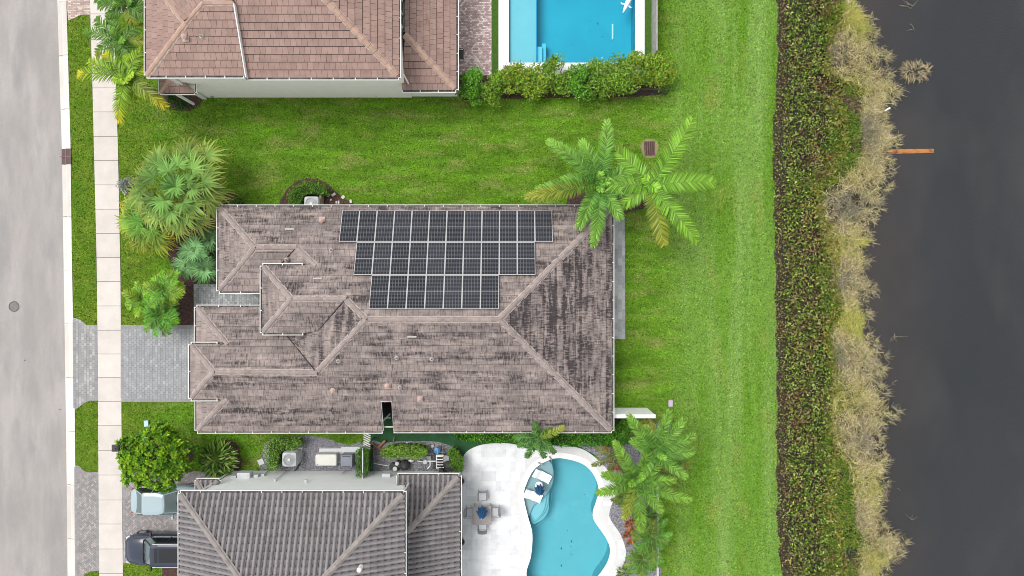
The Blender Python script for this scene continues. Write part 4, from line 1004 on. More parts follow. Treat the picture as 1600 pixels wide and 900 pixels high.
palm(1016, 290, 4.2, [(962, 238), (1078, 199), (1104, 287), (1071, 374), (1026, 375), (931, 293), (975, 318)],
     'bright green palm with long flat fronds standing on the lawn right of the solar roof', leaflet=.78, n=88, c0=(.12, .29, .025), c1=(.21, .40, .04), extra=2, lw=.060, yellow=(4,), name='foxtail_palm', fwd=.9)
palm(198, 119, 5.0, [(131, 122), (146, 105), (196, 187), (256, 160), (226, 78), (172, 92), (228, 112), (205, 90), (216, 150)],
     'tall coconut palm with yellowish fronds, lowest of the three along the top sidewalk', leaflet=.66, n=46, c0=(.12, .26, .012), c1=(.25, .38, .018), tipc=(.50, .42, .02), extra=5, name='coconut_palm', yellow=(3,), group=None, lw=.05, elev=.4, fwd=1.0)
palm(186, 62, 4.4, [(138, 54), (150, 30), (150, 84), (168, 100), (232, 66), (228, 40), (205, 105), (180, 22), (214, 88)],
     'coconut palm between two others, fronds hanging over the top sidewalk', leaflet=.58, n=44, c0=(.055, .16, .015), c1=(.11, .24, .02), extra=3, name='coconut_palm', tipc=(.3, .25, .03), lw=.048, elev=.35, yellow=(4,), fwd=1.0)
palm(198, 8, 4.6, [(150, -4), (168, 32), (212, 38), (236, 14), (190, -36), (228, -24), (160, 14), (240, 36)],
     'coconut palm at the top edge beside the brown roof corner', leaflet=.58, n=44, c0=(.045, .14, .015), c1=(.10, .22, .02), extra=3, name='coconut_palm', lw=.048, elev=.35, fwd=1.0, yellow=(2,))
palm(841, 683, 3.4, [(806, 678), (822, 708), (850, 710), (866, 702), (878, 667), (836, 661), (812, 694), (860, 672)],
     'small palm at the roof eave beside the top of the kidney pool', leaflet=.42, n=34, c0=(.03, .11, .02), c1=(.07, .18, .03), extra=3, name='small_palm', lw=.04, yellow=(4,))
palm(1022, 707, 4.4, [(979, 653), (1036, 645), (1076, 677), (990, 686), (1064, 738), (1000, 740), (1008, 668), (1058, 655), (1078, 706)],
     'plumed palm nearest the white wall, its fronds reaching over the lawn', leaflet=.52, plume=True, sub=3, n=44, c0=(.07, .21, .03), c1=(.20, .38, .05), name='foxtail_palm', extra=1)
palm(994, 750, 4.2, [(962, 694), (1027, 723), (944, 739), (937, 765), (1066, 776), (998, 820), (972, 800), (1030, 790), (1012, 700), (1046, 745)],
     'full plumed palm beside the right rim of the kidney pool', leaflet=.52, plume=True, sub=3, n=44, c0=(.07, .20, .025), c1=(.20, .38, .04), name='foxtail_palm', yellow=(6,), extra=2)
palm(962, 712, 3.0, [(927, 722), (935, 700), (948, 738), (975, 735)], 'short olive brown palm leaning over the pool deck edge', leaflet=.34, n=30, c0=(.07, .09, .03), c1=(.14, .16, .04), name='small_palm', extra=1, shaft=False)
palm(1046, 742, 2.4, [(1062, 740), (1050, 775), (1028, 765), (1072, 728), (1030, 728)], 'low olive palm with browned leaflets on the lawn side of the planting bed', leaflet=.34, n=28, c0=(.10, .12, .02), c1=(.18, .18, .03), name='small_palm', extra=1, shaft=False)
# pale unopened spear of the upper palm
b = P(1022, 707, 4.3); e = P(1079, 713, 4.3); t = bpy.data.objects
def cluster_shrub(name, label, cat, crowns, leafl, c0, c1, **kw):
    b = P(crowns[0][0], crowns[0][1], 0); t = thing(name, label, cat, (b.x, b.y, 0))
    for (px, py, z, rpx, nf) in crowns:
        c = P(px, py, z); trunk_mesh(t, c.x, c.y, z-.2, .06, .05, name='stem')
        for i in range(nf):
            az = 2*math.pi*(i+rng.uniform(-.3, .3))/nf; L_ = rpx/26*rng.uniform(.75, 1.15)*1.15
            frond(t, (c.x, c.y, z-.15), az, L_, rng.uniform(.3, 1.05), rng.uniform(.8, 1.7), leafl*rng.uniform(.85, 1.25), n=24, c0=tuple(v*rng.uniform(.7, 1.2) for v in c0), c1=tuple(v*rng.uniform(.7, 1.15) for v in c1), lw=.036, **kw)
    return t
cluster_shrub('areca_palm', 'bright green bushy palm clump above the grey driveway, its top crown', 'palm shrub', [(257, 452, 1.9, 28, 22)], .42, (.09, .26, .02), (.24, .44, .03), fwd=1.1)
cluster_shrub('areca_palm', 'bright green bushy palm beside the driveway, lying nearest the sidewalk', 'palm shrub', [(221, 468, 1.5, 25, 20)], .40, (.09, .25, .02), (.23, .42, .03), fwd=1.1)
cluster_shrub('areca_palm', 'bright green bushy palm drooping over the top edge of the grey driveway', 'palm shrub', [(252, 492, 1.6, 28, 22)], .42, (.05, .19, .02), (.13, .34, .025), fwd=1.1)
cluster_shrub('bushy_palm', 'bushy green palm shrub below the plumed palms in the pool bed', 'palm shrub', [(1017, 838, 2.2, 34, 17)], .36, (.05, .15, .02), (.13, .27, .03), fwd=1.0)
cluster_shrub('bushy_palm', 'small bushy palm shrub at the bottom of the pool planting bed', 'palm shrub', [(1005, 874, 1.9, 28, 15)], .34, (.06, .16, .02), (.14, .27, .03), fwd=1.0)

cluster_shrub('fern_shrub', 'dark ferny shrub under the upper plumed palm between it and the lawn', 'fern', [(1040, 722, 1.0, 24, 12)], .30, (.04, .12, .02), (.10, .20, .03), fwd=1.0)
cluster_shrub('fern_shrub', 'olive ferny shrub filling the gravel left of the full plumed palm', 'fern', [(975, 775, .9, 18, 11)], .28, (.06, .13, .02), (.14, .20, .03), fwd=1.0)
cluster_shrub('fern_shrub', 'ferny shrub between the lower plumed palm and the bushy palm', 'fern', [(1008, 806, 1.0, 20, 12)], .28, (.05, .13, .02), (.12, .23, .03), fwd=1.0)

def fan_palm(px, py, z, rpx, nleaf, label, name='fan_palm', c0=(.07, .17, .05), c1=(.12, .22, .05), tip=(.42, .27, .05), tipw=.6, petiole=.5, seg=30, trunk=.2, leaf_r=1.05, cat='palm tree', stiff=.4, ax=1.0, hmax=1.2):
    b = P(px, py, z); t = thing(name, label, cat, (b.x, b.y, 0)); trunk_mesh(t, b.x, b.y, z-.3, trunk, trunk*.8)
    Rr = rpx/(PPM*H/(H-z))
    ga = 2.39996
    for i in range(nleaf):
        u = (i+.5)/nleaf; az = i*ga+rng.uniform(-.15, .15)
        el = 1.15-1.5*u+rng.uniform(-.15, .15)       # young leaves upright in the middle, old ones hang outside
        pl = max(.10, (Rr-leaf_r*.75)*(.12+.88*u**.6)*rng.uniform(.85, 1.12))
        if u < .14: pl = .06; el = rng.uniform(.3, 1.1)
        pl_h = pl*math.cos(max(min(el, 1.2), 0)*.6)
        hd = np.array([math.cos(az), math.sin(az), 0]); base = np.array([b.x, b.y, z-.25])
        hub = base+hd*pl_h+np.array([0, 0, math.sin(max(el, -.5))*pl*.55])
        e2 = el-.35; fd = np.array([math.cos(az)*math.cos(e2), math.sin(az)*math.cos(e2), math.sin(e2)]); sd_ = np.array([-math.sin(az), math.cos(az), 0]); nu = np.cross(fd, sd_)
        lr = leaf_r*rng.uniform(.85, 1.12)*(.75+.25*u)
        a = np.linspace(-1.95, 1.95, seg)+rng.normal(0, .03, seg)
        dd = fd[None]*np.cos(a)[:, None]+sd_[None]*np.sin(a)[:, None]+nu[None]*.25*(np.abs(a)/2)[:, None]*rng.choice([1, 1, .6])
        Ls = lr*(1-.45*(np.abs(a)/1.95)**2)*rng.uniform(.82, 1.12, seg)
        w_ = (u**1.6)*tipw if tipw else 0
        base_c = np.array(c0)*(1-u)+np.array(c1)*u
        cI = np.tile(base_c*rng.uniform(.5, 1.4), (seg, 1))*rng.uniform(.7, 1.3, (seg, 1)); cT = cI*(1-w_)+np.array(tip)[None]*w_*rng.uniform(.7, 1.1, (seg, 1))
        # each segment: inner folded pleat + outer pointed strip
        pos = np.tile(hub, (seg, 1)); sN = unit(np.cross(dd, nu+rng.normal(0, .1, 3)))
        wI = (lr*.5*3.9/seg)*.50; g = np.array([[0, 0, -1.0]]); br = rng.uniform(.15, 1.0, seg)[:, None]*stiff
        sw = rng.normal(0, .07, (seg, 1)); m1 = pos+dd*Ls[:, None]*.40; m2 = pos+dd*Ls[:, None]*.74+g*Ls[:, None]*.14*br+sN*sw*Ls[:, None]*.6; tp = pos+dd*Ls[:, None]*1.0+g*Ls[:, None]*.6*br+sN*sw*Ls[:, None]*2
        lift = nu[None]*.022
        V = np.stack([pos, m1-sN*wI, m1+lift, m1+sN*wI, m2-sN*wI*.55, m2+sN*wI*.55, tp], 1).reshape(-1, 3); k = np.arange(seg)*7
        F = np.concatenate([np.stack(x, 1) for x in ((k, k+1, k+2), (k, k+2, k+3))]+[np.stack(x, 1) for x in ((k+1, k+4, k+2), (k+2, k+4, k+5), (k+2, k+5, k+3))]+[np.stack((k+4, k+6, k+5), 1)])
        cols = np.concatenate([cI, cI, cI*.5+cT*.5, cI*.5+cT*.5, cI*.5+cT*.5, cT])
        # petiole
        s_ = np.cross(hub-base, [0, 0, 1.0]); s_ = s_/max(np.linalg.norm(s_), 1e-6)*.018
        Vp = np.array([base-s_, base+s_, hub+s_, hub-s_]); Fp = np.array([[0, 1, 2], [0, 2, 3]]); V2, F2, C2 = join([(V, F, cols), (Vp, Fp, np.tile([.12, .17, .05], (2, 1)))])
        np_mesh('fan_leaf', V2, F2, C2, M['leafm'], t)
    return t
fan_palm(271, 291, 3.7, 90, 40, 'large round fan palm with orange leaf tips left of the stained roof', c0=(.12, .26, .06), c1=(.20, .33, .075), tip=(.50, .38, .08), tipw=.6, seg=20, trunk=.22, leaf_r=1.34, stiff=.75)
fan_palm(228, 344, 2.9, 60, 32, 'smaller fan palm with yellow tips touching the sidewalk below the big one', c0=(.10, .24, .04), c1=(.18, .30, .05), tip=(.56, .42, .04), seg=18, trunk=.2, leaf_r=1.15, tipw=.85, stiff=.75)
def silver(px, py, z, r_, n_, lab): return fan_palm(px, py, z, r_, n_, lab, name='silver_fan_palm', cat='palm shrub', c0=(.17, .34, .14), c1=(.09, .20, .06), tipw=0, trunk=.07, leaf_r=.92, seg=17, stiff=.3)
silver(301, 390, 1.8, 31, 11, 'blue-green fan palm clump in the middle of the front bed')
silver(326, 374, 1.7, 26, 8, 'blue-green fan palm touching the left roof edge below the big fan palm')
silver(289, 414, 1.5, 29, 9, 'blue-green fan palm leaning onto the front lawn')
silver(318, 420, 1.6, 29, 10, 'blue-green fan palm just above the entry walk')

# ------------------------------------------------------------- broadleaf shrubs, hedges, tree
def mass(name, label, cat, outline_px, h, n, leafsize, cols, wts=None, core=True, group=None, parent_part=None, bump=.18, z0=0, rough_=.12, mat_='leaf', sides=.35, aspect=.5, droop=.2, sample='poly', kind=None):
    """trimmed or loose hedge: leaves over the top and sides of an outline, dark woody mass inside"""
    poly = pxpoly(outline_px, h); cx, cy = np.mean([p[0] for p in poly]), np.mean([p[1] for p in poly])
    t = thing(name, label, cat, (cx, cy, 0), 0, group)
    if core:
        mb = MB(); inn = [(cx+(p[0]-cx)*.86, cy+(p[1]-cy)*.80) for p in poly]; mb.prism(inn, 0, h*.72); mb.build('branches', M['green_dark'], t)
    xs = [p[0] for p in poly]; ys_ = [p[1] for p in poly]; pts = np.zeros((0, 2))
    nt_ = int(n*(1-sides))
    while len(pts) < nt_:
        c = np.stack([rng.uniform(min(xs), max(xs), nt_), rng.uniform(min(ys_), max(ys_), nt_)], 1); c = c[inside(c[:, 0], c[:, 1], poly)]; pts = np.concatenate([pts, c])
    pts = pts[:nt_]
    ph = rng.uniform(0, 9, 4)
    bumpf = lambda x, y: bump*(np.sin(x*3.1+ph[0])*np.cos(y*3.7+ph[1])+.6*np.sin(x*7.3+ph[2])*np.sin(y*6.6+ph[3]))
    zt = h+bumpf(pts[:, 0], pts[:, 1])-np.abs(rng.normal(0, rough_, nt_)); pos = np.concatenate([pts, zt[:, None]], 1); nr = rdir(nt_, .7, .6)
    # sides
    ns = n-nt_; seg = rng.integers(0, len(poly), ns); f = rng.uniform(0, 1, ns); A = np.array(poly)[seg]; B = np.array(poly)[(seg+1) % len(poly)]
    e = A*(1-f[:, None])+B*f[:, None]; o2 = unit(e-np.array([cx, cy])); zz = z0+.1+(h-.05-z0)*rng.uniform(0, 1, ns)**.7
    ps = np.concatenate([e-o2*rng.uniform(0, .15, (ns, 1)), zz[:, None]], 1); nsd = unit(np.concatenate([o2, np.full((ns, 1), .5)], 1)+rng.normal(0, .4, (ns, 3)))
    pos = np.concatenate([pos, ps]); nr = np.concatenate([nr, nsd]); N_ = len(pos)
    d = unit(np.cross(nr, rng.normal(0, 1, (N_, 3)))+nr*.35); L_ = leafsize*rng.uniform(.7, 1.3, N_)
    V, F, c = leaves(pos, d, nr, L_, L_*aspect, pick(cols, N_, wts), droop=droop)
    np_mesh('foliage', V, F, c, M[mat_], t); return t
GREEN = [(.06, .17, .012), (.10, .25, .018), (.14, .32, .025), (.04, .11, .012)]
LIME = [(.16, .26, .015), (.11, .24, .015), (.21, .28, .02), (.06, .16, .015), (.23, .27, .04)]
# hedge of loose shrubs by the north pool
nsh = [(738, 128, 24, 'GR'), (772, 134, 20, 'YG'), (800, 118, 26, 'LI'), (836, 124, 25, 'LI'), (872, 112, 27, 'YG'), (905, 122, 26, 'GR'), (938, 116, 27, 'YG'), (968, 112, 27, 'YG'), (996, 106, 30, 'LI'), (1026, 106, 28, 'LI')]
pal = {'GR': [(.05, .16, .012), (.09, .25, .02), (.13, .30, .03)], 'YG': [(.09, .20, .015), (.16, .28, .02), (.06, .14, .015), (.20, .30, .04)], 'LI': LIME}
nlab = ['round green shrub touching the brown roof corner, leftmost in the pool hedge', 'thin pale-twigged shrub second from the left in the pool hedge', 'yellow-lime shrub covering the left coping of the north pool', 'lime shrub below the steps of the north pool',
        'yellow-green shrub under the middle of the north pool, left one', 'darker green shrub in the middle of the north pool hedge', 'yellow-green shrub right of the dark one in the pool hedge', 'shrub at the right corner of the north pool water', 'tall lime shrub covering the right coping of the north pool', 'yellow shrub at the right end of the pool hedge, spilling onto lawn']
def bush(px, py, rpx, z, n, leafsize, cols, label, name='shrub', cat='shrub', group=None, squash=.75, clumps=26, twigs=0, wts=None, mat_='leaf', aspect=.45, up=.6, ry=1.0):
    b = P(px, py, z*.6); t = thing(name, label, cat, (b.x, b.y, 0), 0, group); Rr = rpx/26.5
    mb = MB()
    for k in range(6):
        a = k*1.05; mb.tube([(b.x+.06*math.cos(a), b.y+.06*math.sin(a), -.05), (b.x+Rr*.35*math.cos(a), b.y+Rr*.35*math.sin(a)*ry, z*.55), (b.x+Rr*.72*math.cos(a), b.y+Rr*.72*math.sin(a)*ry, z*.8)], [.04, .025, .01], 5)
    mb.build('stem', M['bark'], t)
    # leaf clumps spread through the volume
    cd = unit(rng.normal(0, 1, (clumps, 3))); cd[:, 2] = np.abs(cd[:, 2]); rad = rng.uniform(.45, 1.0, clumps)**.6
    cp = cd*rad[:, None]*np.array([Rr*.85, Rr*.85*ry, z*.5])+np.array([b.x, b.y, z*.5]); cs = rng.uniform(.22, .42, clumps)*Rr
    i = rng.integers(0, clumps, n); o = rng.normal(0, 1, (n, 3)); o = unit(o)*rng.uniform(.3, 1.0, (n, 1))**.5; o[:, 2] *= squash
    pos = cp[i]+o*cs[i][:, None]; pos[:, 2] = np.maximum(pos[:, 2], .05)
    nr = unit(o+np.array([0, 0, up])+rng.normal(0, .35, (n, 3))); d = unit(np.cross(nr, rng.normal(0, 1, (n, 3)))+nr*.5)
    L_ = leafsize*rng.uniform(.65, 1.3, n); tint = rng.uniform(.8, 1.25, clumps)[i][:, None]
    V, F, c = leaves(pos, d, nr, L_, L_*aspect, np.clip(pick(cols, n, wts)*tint, 0, 1)); np_mesh('foliage', V, F, c, M[mat_], t)
    return t
for k, ((px, py, r_, pa), lab) in enumerate(zip(nsh, nlab)):
    bush(px, py+6, r_*1.12, 1.9, 2400, .16, [tuple(min(v*1.35, 1) for v in c_) for c_ in pal[pa]], lab, name='hedge_shrub', group='shrubs of the hedge along the north pool', clumps=30, ry=1.05)
bush(275, 157, 19, .8, 900, .12, [(.03, .10, .012), (.05, .14, .02), (.02, .06, .01)], 'low dark green shrub below the small entry roof of the brown-roofed house')
bush(367, 313, 9, .5, 260, .10, GREEN, 'tiny green shrub right of the large fan palm')
bush(200, 290, 18, .7, 420, .13, [(.28, .30, .30), (.20, .23, .22), (.35, .36, .34)], 'silvery grey-leaved shrub touching the sidewalk beside the fan palms', clumps=20, mat_='leafm')
mass('hedge', 'rounded clipped hedge around the air conditioner on the north side', 'hedge', [(449, 322), (449, 304), (457, 291), (472, 284), (490, 283), (505, 288), (512, 300), (508, 304), (496, 302), (478, 302), (468, 310), (467, 322)], 1.0, 1900, .10, GREEN+[(.13, .22, .02)])
mass('hedge', 'L-shaped clipped hedge left of the air conditioner between the houses', 'hedge', [(414, 734), (415, 700), (419, 690), (432, 686), (468, 685), (470, 695), (462, 702), (440, 703), (434, 710), (433, 733), (424, 737)], 1.1, 2300, .09, [(.11, .25, .02), (.19, .36, .04), (.06, .16, .015), (.26, .42, .08)])
mass('hedge', 'tall narrow hedge against the white wall left of the thin fence', 'hedge', [(556, 744), (556, 704), (567, 700), (576, 704), (574, 743)], 1.7, 1500, .09, [(.08, .2, .02), (.14, .29, .03), (.04, .12, .015)])
mass('hedge', 'oblong clipped hedge in front of the pool pump', 'hedge', [(594, 712), (598, 702), (612, 697), (650, 697), (668, 702), (666, 713), (650, 717), (625, 716), (606, 718)], 1.2, 2200, .10, [(.15, .32, .02), (.24, .42, .05), (.08, .2, .015), (.32, .48, .10)])
mass('hedge', 'small clipped hedge curving beside the white pool deck corner', 'hedge', [(700, 706), (707, 700), (716, 706), (724, 718), (723, 738), (712, 741), (703, 730), (702, 718)], 1.1, 1500, .09, [(.10, .24, .02), (.17, .33, .04), (.06, .15, .015)])
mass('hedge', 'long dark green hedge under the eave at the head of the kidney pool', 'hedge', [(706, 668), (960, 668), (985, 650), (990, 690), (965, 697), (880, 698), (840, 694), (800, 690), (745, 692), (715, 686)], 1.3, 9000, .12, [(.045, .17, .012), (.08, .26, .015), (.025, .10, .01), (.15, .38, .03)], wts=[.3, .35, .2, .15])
mass('hedge', 'low strip of dark shrubs beside the left edge of the stained roof', 'hedge', [(340, 330), (352, 306), (347, 345), (345, 400), (343, 440), (332, 440), (334, 350)], .7, 900, .11, [(.025, .08, .01), (.04, .12, .015)], core=False)
# leafy street tree: rosettes of broad leaves
def street_tree():
    b = P(241, 722, 0); t = thing('leafy_tree', 'round leafy green tree over the light blue car and street lamp', 'tree', (b.x, b.y, 0))
    c = P(241, 716, 3.2); trunk_mesh(t, c.x, c.y, 2.2, .12, .08); mb = MB()
    nC = 520; cd = unit(rng.normal(0, 1, (nC, 3))); cd[:, 2] = np.where(cd[:, 2] < -.25, -cd[:, 2], cd[:, 2]); rad = rng.uniform(.6, 1.0, nC)**.5
    ell = np.array([58/27.2, 50/27.2, 1.45])*(1+.10*np.sin(5*np.arctan2(cd[:, 1], cd[:, 0])+1)[:, None])
    cp = cd*rad[:, None]*ell+np.array([c.x, c.y, 3.0])
    for k in range(0, nC, 6): mb.tube([(c.x, c.y, 1.6), tuple((cp[k]+np.array([c.x, c.y, 2.2]))/2), tuple(cp[k])], [.05, .03, .01], 5)
    mb.build('branch', M['bark'], t)
    m = 13; n = nC*m; i = np.repeat(np.arange(nC), m); a = rng.uniform(0, 2*np.pi, n); el = rng.uniform(-.1, 1.1, n)
    ax = unit(cd*.8+np.array([0, 0, .9]))[i]; p1 = unit(np.cross(ax, [1.0, .2, 0])); p2 = np.cross(ax, p1)
    d = (p1*np.cos(a)[:, None]+p2*np.sin(a)[:, None])*np.cos(el)[:, None]+ax*np.sin(el)[:, None]
    pos = cp[i]+rng.normal(0, .03, (n, 3)); L_ = rng.uniform(.13, .25, n); bright = rng.uniform(0, 1, nC)[i][:, None]
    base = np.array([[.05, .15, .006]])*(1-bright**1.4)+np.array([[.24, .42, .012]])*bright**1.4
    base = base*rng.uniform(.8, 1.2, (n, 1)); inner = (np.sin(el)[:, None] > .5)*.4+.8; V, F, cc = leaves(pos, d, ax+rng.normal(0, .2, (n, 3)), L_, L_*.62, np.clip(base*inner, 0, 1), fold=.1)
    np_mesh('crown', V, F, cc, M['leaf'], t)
street_tree()
# broad-leaved ginger-like shrub
def strap_shrub(px, py, rpx, z, n, L0, W, cols, label, name, cat='shrub', up=.5):
    b = P(px, py, z*.5); t = thing(name, label, cat, (b.x, b.y, 0)); Rr = rpx/26
    mb = MB(); mb.tube([(b.x, b.y, -.05), (b.x, b.y, z*.3)], [.09, .05], 8); mb.build('stem', M['bark'], t)
    k = n; rr = Rr*np.sqrt(rng.uniform(0, .5, k)); a = rng.uniform(0, 2*np.pi, k); pos = np.stack([b.x+rr*np.cos(a), b.y+rr*np.sin(a), z*(.5+.5*(1-rr/Rr))*rng.uniform(.8, 1, k)], 1)
    a2 = a+rng.normal(0, .5, k); e = rng.uniform(.1, 1.0, k)*up+.1; d = np.stack([np.cos(a2)*np.cos(e), np.sin(a2)*np.cos(e), np.sin(e)], 1); L_ = L0*rng.uniform(.75, 1.2, k)
    nr = unit(np.array([0, 0, 1.0])+rng.normal(0, .25, (k, 3))); V, F, c = leaves(pos, d, nr, L_, W*rng.uniform(.8, 1.2, k), pick(cols, k), fold=.2, droop=.3); np_mesh('foliage', V, F, c, M['leaf'], t); return t
strap_shrub(343, 716, 30, 1.6, 260, .55, .13, [(.05, .15, .015), (.10, .22, .02), (.26, .36, .08), (.18, .30, .05), (.03, .09, .012)], 'broad-leaved yellow-green shrub between the tree and the white wall', 'broadleaf_shrub')
strap_shrub(985, 894, 17, .8, 26, .75, .09, [(.42, .42, .22), (.30, .34, .16), (.5, .48, .30)], 'pale striped agave at the bottom edge beside the pool deck', 'agave', up=1.0)
strap_shrub(1010, 668, 15, 1.3, 150, .25, .13, [(.36, .36, .06), (.24, .30, .04), (.42, .40, .12)], 'yellow croton under the end of the white wall', 'croton_shrub')
RED = [(.42, .09, .03), (.55, .16, .05), (.28, .05, .02), (.60, .26, .10), (.10, .10, .03)]
for (px, py, r_, lab) in ((978, 662, 12, 'dark red bromeliad nearest the white wall'), (985, 676, 13, 'orange-red bromeliad between the two plumed palms'), (955, 700, 12, 'red bromeliad at the rim of the deck above the olive palm'), (962, 722, 13, 'orange bromeliad beside the pool deck under the olive palm'),
                         (1006, 731, 12, 'salmon orange bromeliad between the crowns of the plumed palms'), (1015, 804, 9, 'small rust bromeliad by the low border right of the pool'), (984, 838, 11, 'dull red bromeliad left of the bushy palm'), (986, 820, 9, 'dark rust bromeliad above the bushy palm'), (964, 668, 8, 'red bromeliad tucked at the roof corner hedge')):
    strap_shrub(px, py, r_, .55, 60, .32, .08, RED, lab, 'bromeliad', 'plant', up=.9)
strap_shrub(975, 893, 12, .6, 60, .22, .09, GREEN, 'small green plant beside the agave at the bottom edge', 'small_plant', 'plant')

# ------------------------------------------------------------- vegetation of the lake bank (uncountable)
def bw(X, Y): return X-np.interp(Y, BYw, xw(BX))
ty = [-30, 0, 20, 60, 100, 120, 135, 150, 180, 210, 240, 270, 300, 340, 380, 420, 450, 470, 482, 495, 520, 545, 565, 585, 605, 625, 645, 660, 690, 720, 745, 780, 800, 830, 850, 870, 900, 930]
tR = [1330, 1345, 1376, 1385, 1396, 1410, 1416, 1404, 1396, 1408, 1398, 1408, 1396, 1376, 1366, 1366, 1374, 1362, 1350, 1372, 1366, 1386, 1398, 1386, 1380, 1396, 1412, 1404, 1386, 1396, 1396, 1394, 1388, 1404, 1422, 1424, 1392, 1390]
tyL = [-30, 0, 30, 60, 110, 130, 200, 260, 290, 330, 400, 450, 480, 520, 600, 650, 700, 750, 800, 900, 930]
tL = [1335, 1335, 1322, 1305, 1296, 1350, 1358, 1352, 1290, 1285, 1306, 1318, 1330, 1308, 1310, 1302, 1316, 1342, 1350, 1355, 1355]
def edgeR(Y, z): return (np.interp(450-Y*PPM*H/(H-z), ty, tR)-800)/(PPM*H/(H-z))
def edgeL(Y, z): return (np.interp(450-Y*PPM*H/(H-z), tyL, tL)-800)/(PPM*H/(H-z))
def vnoise(X, Y, s, seed):
    r = np.random.default_rng(seed); o = np.zeros_like(X)
    for k in range(7):
        a = r.uniform(0, 2*np.pi); f = s*r.uniform(.6, 1.8); o += np.sin(X*f*np.cos(a)+Y*f*np.sin(a)+r.uniform(0, 9))
    return o/2.6
def groundz(X, Y): return np.maximum(gz(X, Y), LZ-.05)
Y0b, Y1b = -19.5, 19.5
# 1: leathery shrub belt
n = 25000; Y = rng.uniform(Y0b, Y1b, n); X0 = np.interp(Y, BYw, xw(BX))-.05; wob = .35*vnoise(X0*0, Y, 1.4, 3); X1 = np.maximum(edgeL(Y, .3)+.15+wob, X0+2.2)
X1 = np.minimum(X1, X0+4.3+wob); u = rng.uniform(0, 1, n); X = X0+(X1-X0)*u
keep = (X-X0 > .04+.12*vnoise(X, Y, 4, 5)) | (rng.random(n) < .7); X, Y, X0, X1 = X[keep], Y[keep], X0[keep], X1[keep]; n = len(X)
hgt = .30+.45*np.clip((X-X0)/.5, 0, 1)+.14*vnoise(X, Y, 3.5, 6)-np.abs(rng.normal(0, .20, n)); Z = groundz(X, Y)+np.maximum(hgt, .03)
patch = vnoise(X, Y, 1.6, 8)+.7*vnoise(X, Y, 4.5, 9)
gcol = pick([(.11, .20, .022), (.21, .32, .045), (.04, .09, .012), (.34, .43, .10), (.13, .17, .03)], n, None, .3); bcol = pick([(.17, .085, .035), (.10, .06, .03), (.26, .19, .09), (.15, .14, .04), (.34, .28, .15), (.26, .28, .05)], n, None, .3)
ycol = pick([(.26, .26, .04), (.20, .24, .03), (.30, .24, .08)], n, None, .25)
mb_ = (patch+rng.normal(0, .9, n)) > .42; my = ((X1-X) < .7) & (rng.random(n) < .6); edge = (X-X0) < .5
col = np.where(mb_[:, None] | (edge & (rng.random(n) < .35))[:, None], bcol, gcol); col = np.where(my[:, None], ycol, col)
nr = rdir(n, .55, .8); d = unit(np.cross(nr, rng.normal(0, 1, (n, 3)))+nr*.7); L_ = rng.uniform(.11, .24, n)*np.where(edge, .7, 1)
V, F, c = leaves(np.stack([X, Y, Z], 1), d, nr, L_, L_*.52, col, fold=.15); o = np_mesh('shoreline_shrubs', V, F, c, M['leaf']); prop(o, kind='stuff')
# 2: soft green sedge between the shrubs and the dry reeds
n = 46000; Y = rng.uniform(Y0b, Y1b, n); z_ = .3; a_ = np.minimum(edgeL(Y, z_)-.3, np.interp(Y, BYw, xw(BX))+4.0); b_ = edgeL(Y, z_)+.35; py_ = 450-Y*26
wid = np.interp(py_, [-40, 0, 30, 60, 110, 130, 160, 270, 300, 330, 400, 420, 480, 500, 540, 680, 720, 800, 930], [2.2, 1.8, 1.2, .5, .3, 2.0, 2.7, 2.4, .5, .4, .7, 1.5, 1.9, 1.1, .7, .8, 2.0, 2.5, 2.9])
X = b_-wid*rng.uniform(0, 1, n)**.9+.18*vnoise(Y*0, Y, 6, 31); keep = (rng.random(n) < np.clip(wid/1.6, .25, 1)) & (bw(X, Y) > 1.2); X, Y = X[keep], Y[keep]; n = len(X)
Z = groundz(X, Y)+.05+.3*rng.random(n)+.15*vnoise(X, Y, 3, 33)
gg = pick([(.075, .16, .02), (.11, .20, .025), (.05, .11, .015), (.16, .24, .03), (.22, .24, .04)], n, None, .25); dk = (vnoise(X, Y, 1.3, 35) > .55); br = pick([(.14, .10, .06), (.22, .17, .11), (.10, .07, .05)], n)
mm = (vnoise(X, Y, 2.3, 37)+rng.normal(0, .5, n)) > 1.1; col = np.where(mm[:, None], br, gg)
bright = (np.interp(450-Y*26, [-40, 0, 35, 60], [1, 1, .5, 0]) > rng.random(n)) & (X > b_[keep]-1.2); col = np.where(bright[:, None], pick([(.25, .36, .03), (.18, .30, .03)], n), col)
dr = unit(np.stack([rng.normal(.35, .7, n), rng.normal(0, .7, n), rng.uniform(.3, 1.2, n)], 1)); V, F, c = blades(np.stack([X, Y, Z], 1), dr, rng.uniform(.18, .38, n), .045, .35, col); prop(np_mesh('shoreline_sedge', V, F, c, M['leafm']), kind='stuff')
# 3: dry reeds: tufts of long arching blades
nT = 2900; Y = rng.uniform(Y0b, Y1b, nT); a_ = edgeL(Y, .4); b_ = edgeR(Y, .4)-.50+rng.uniform(-.2, .15, nT)+.15*vnoise(Y*0, Y, 3.2, 71)+.12*vnoise(Y*0, Y, 9, 72); X = a_+(b_-a_)*rng.uniform(0, 1, nT)**.95-.1; rag = vnoise(X, Y, 2.2, 41)
keep = (rng.random(nT) < .96) & ~((rag > 1.5) & (X > a_+.6)); X, Y, a_, b_ = X[keep], Y[keep], a_[keep], b_[keep]; nT = len(X)
m = 14; i = np.repeat(np.arange(nT), m); n = nT*m; lean = vnoise(X, Y, 1.2, 43)*.8; az = rng.uniform(0, 2*np.pi, n)
dr = np.stack([np.cos(az)*.9+.35, np.sin(az)*.9+lean[i]*.3, rng.uniform(.15, 1.0, n)], 1); near = np.clip((b_-X)/.4, 0, 1)[i]
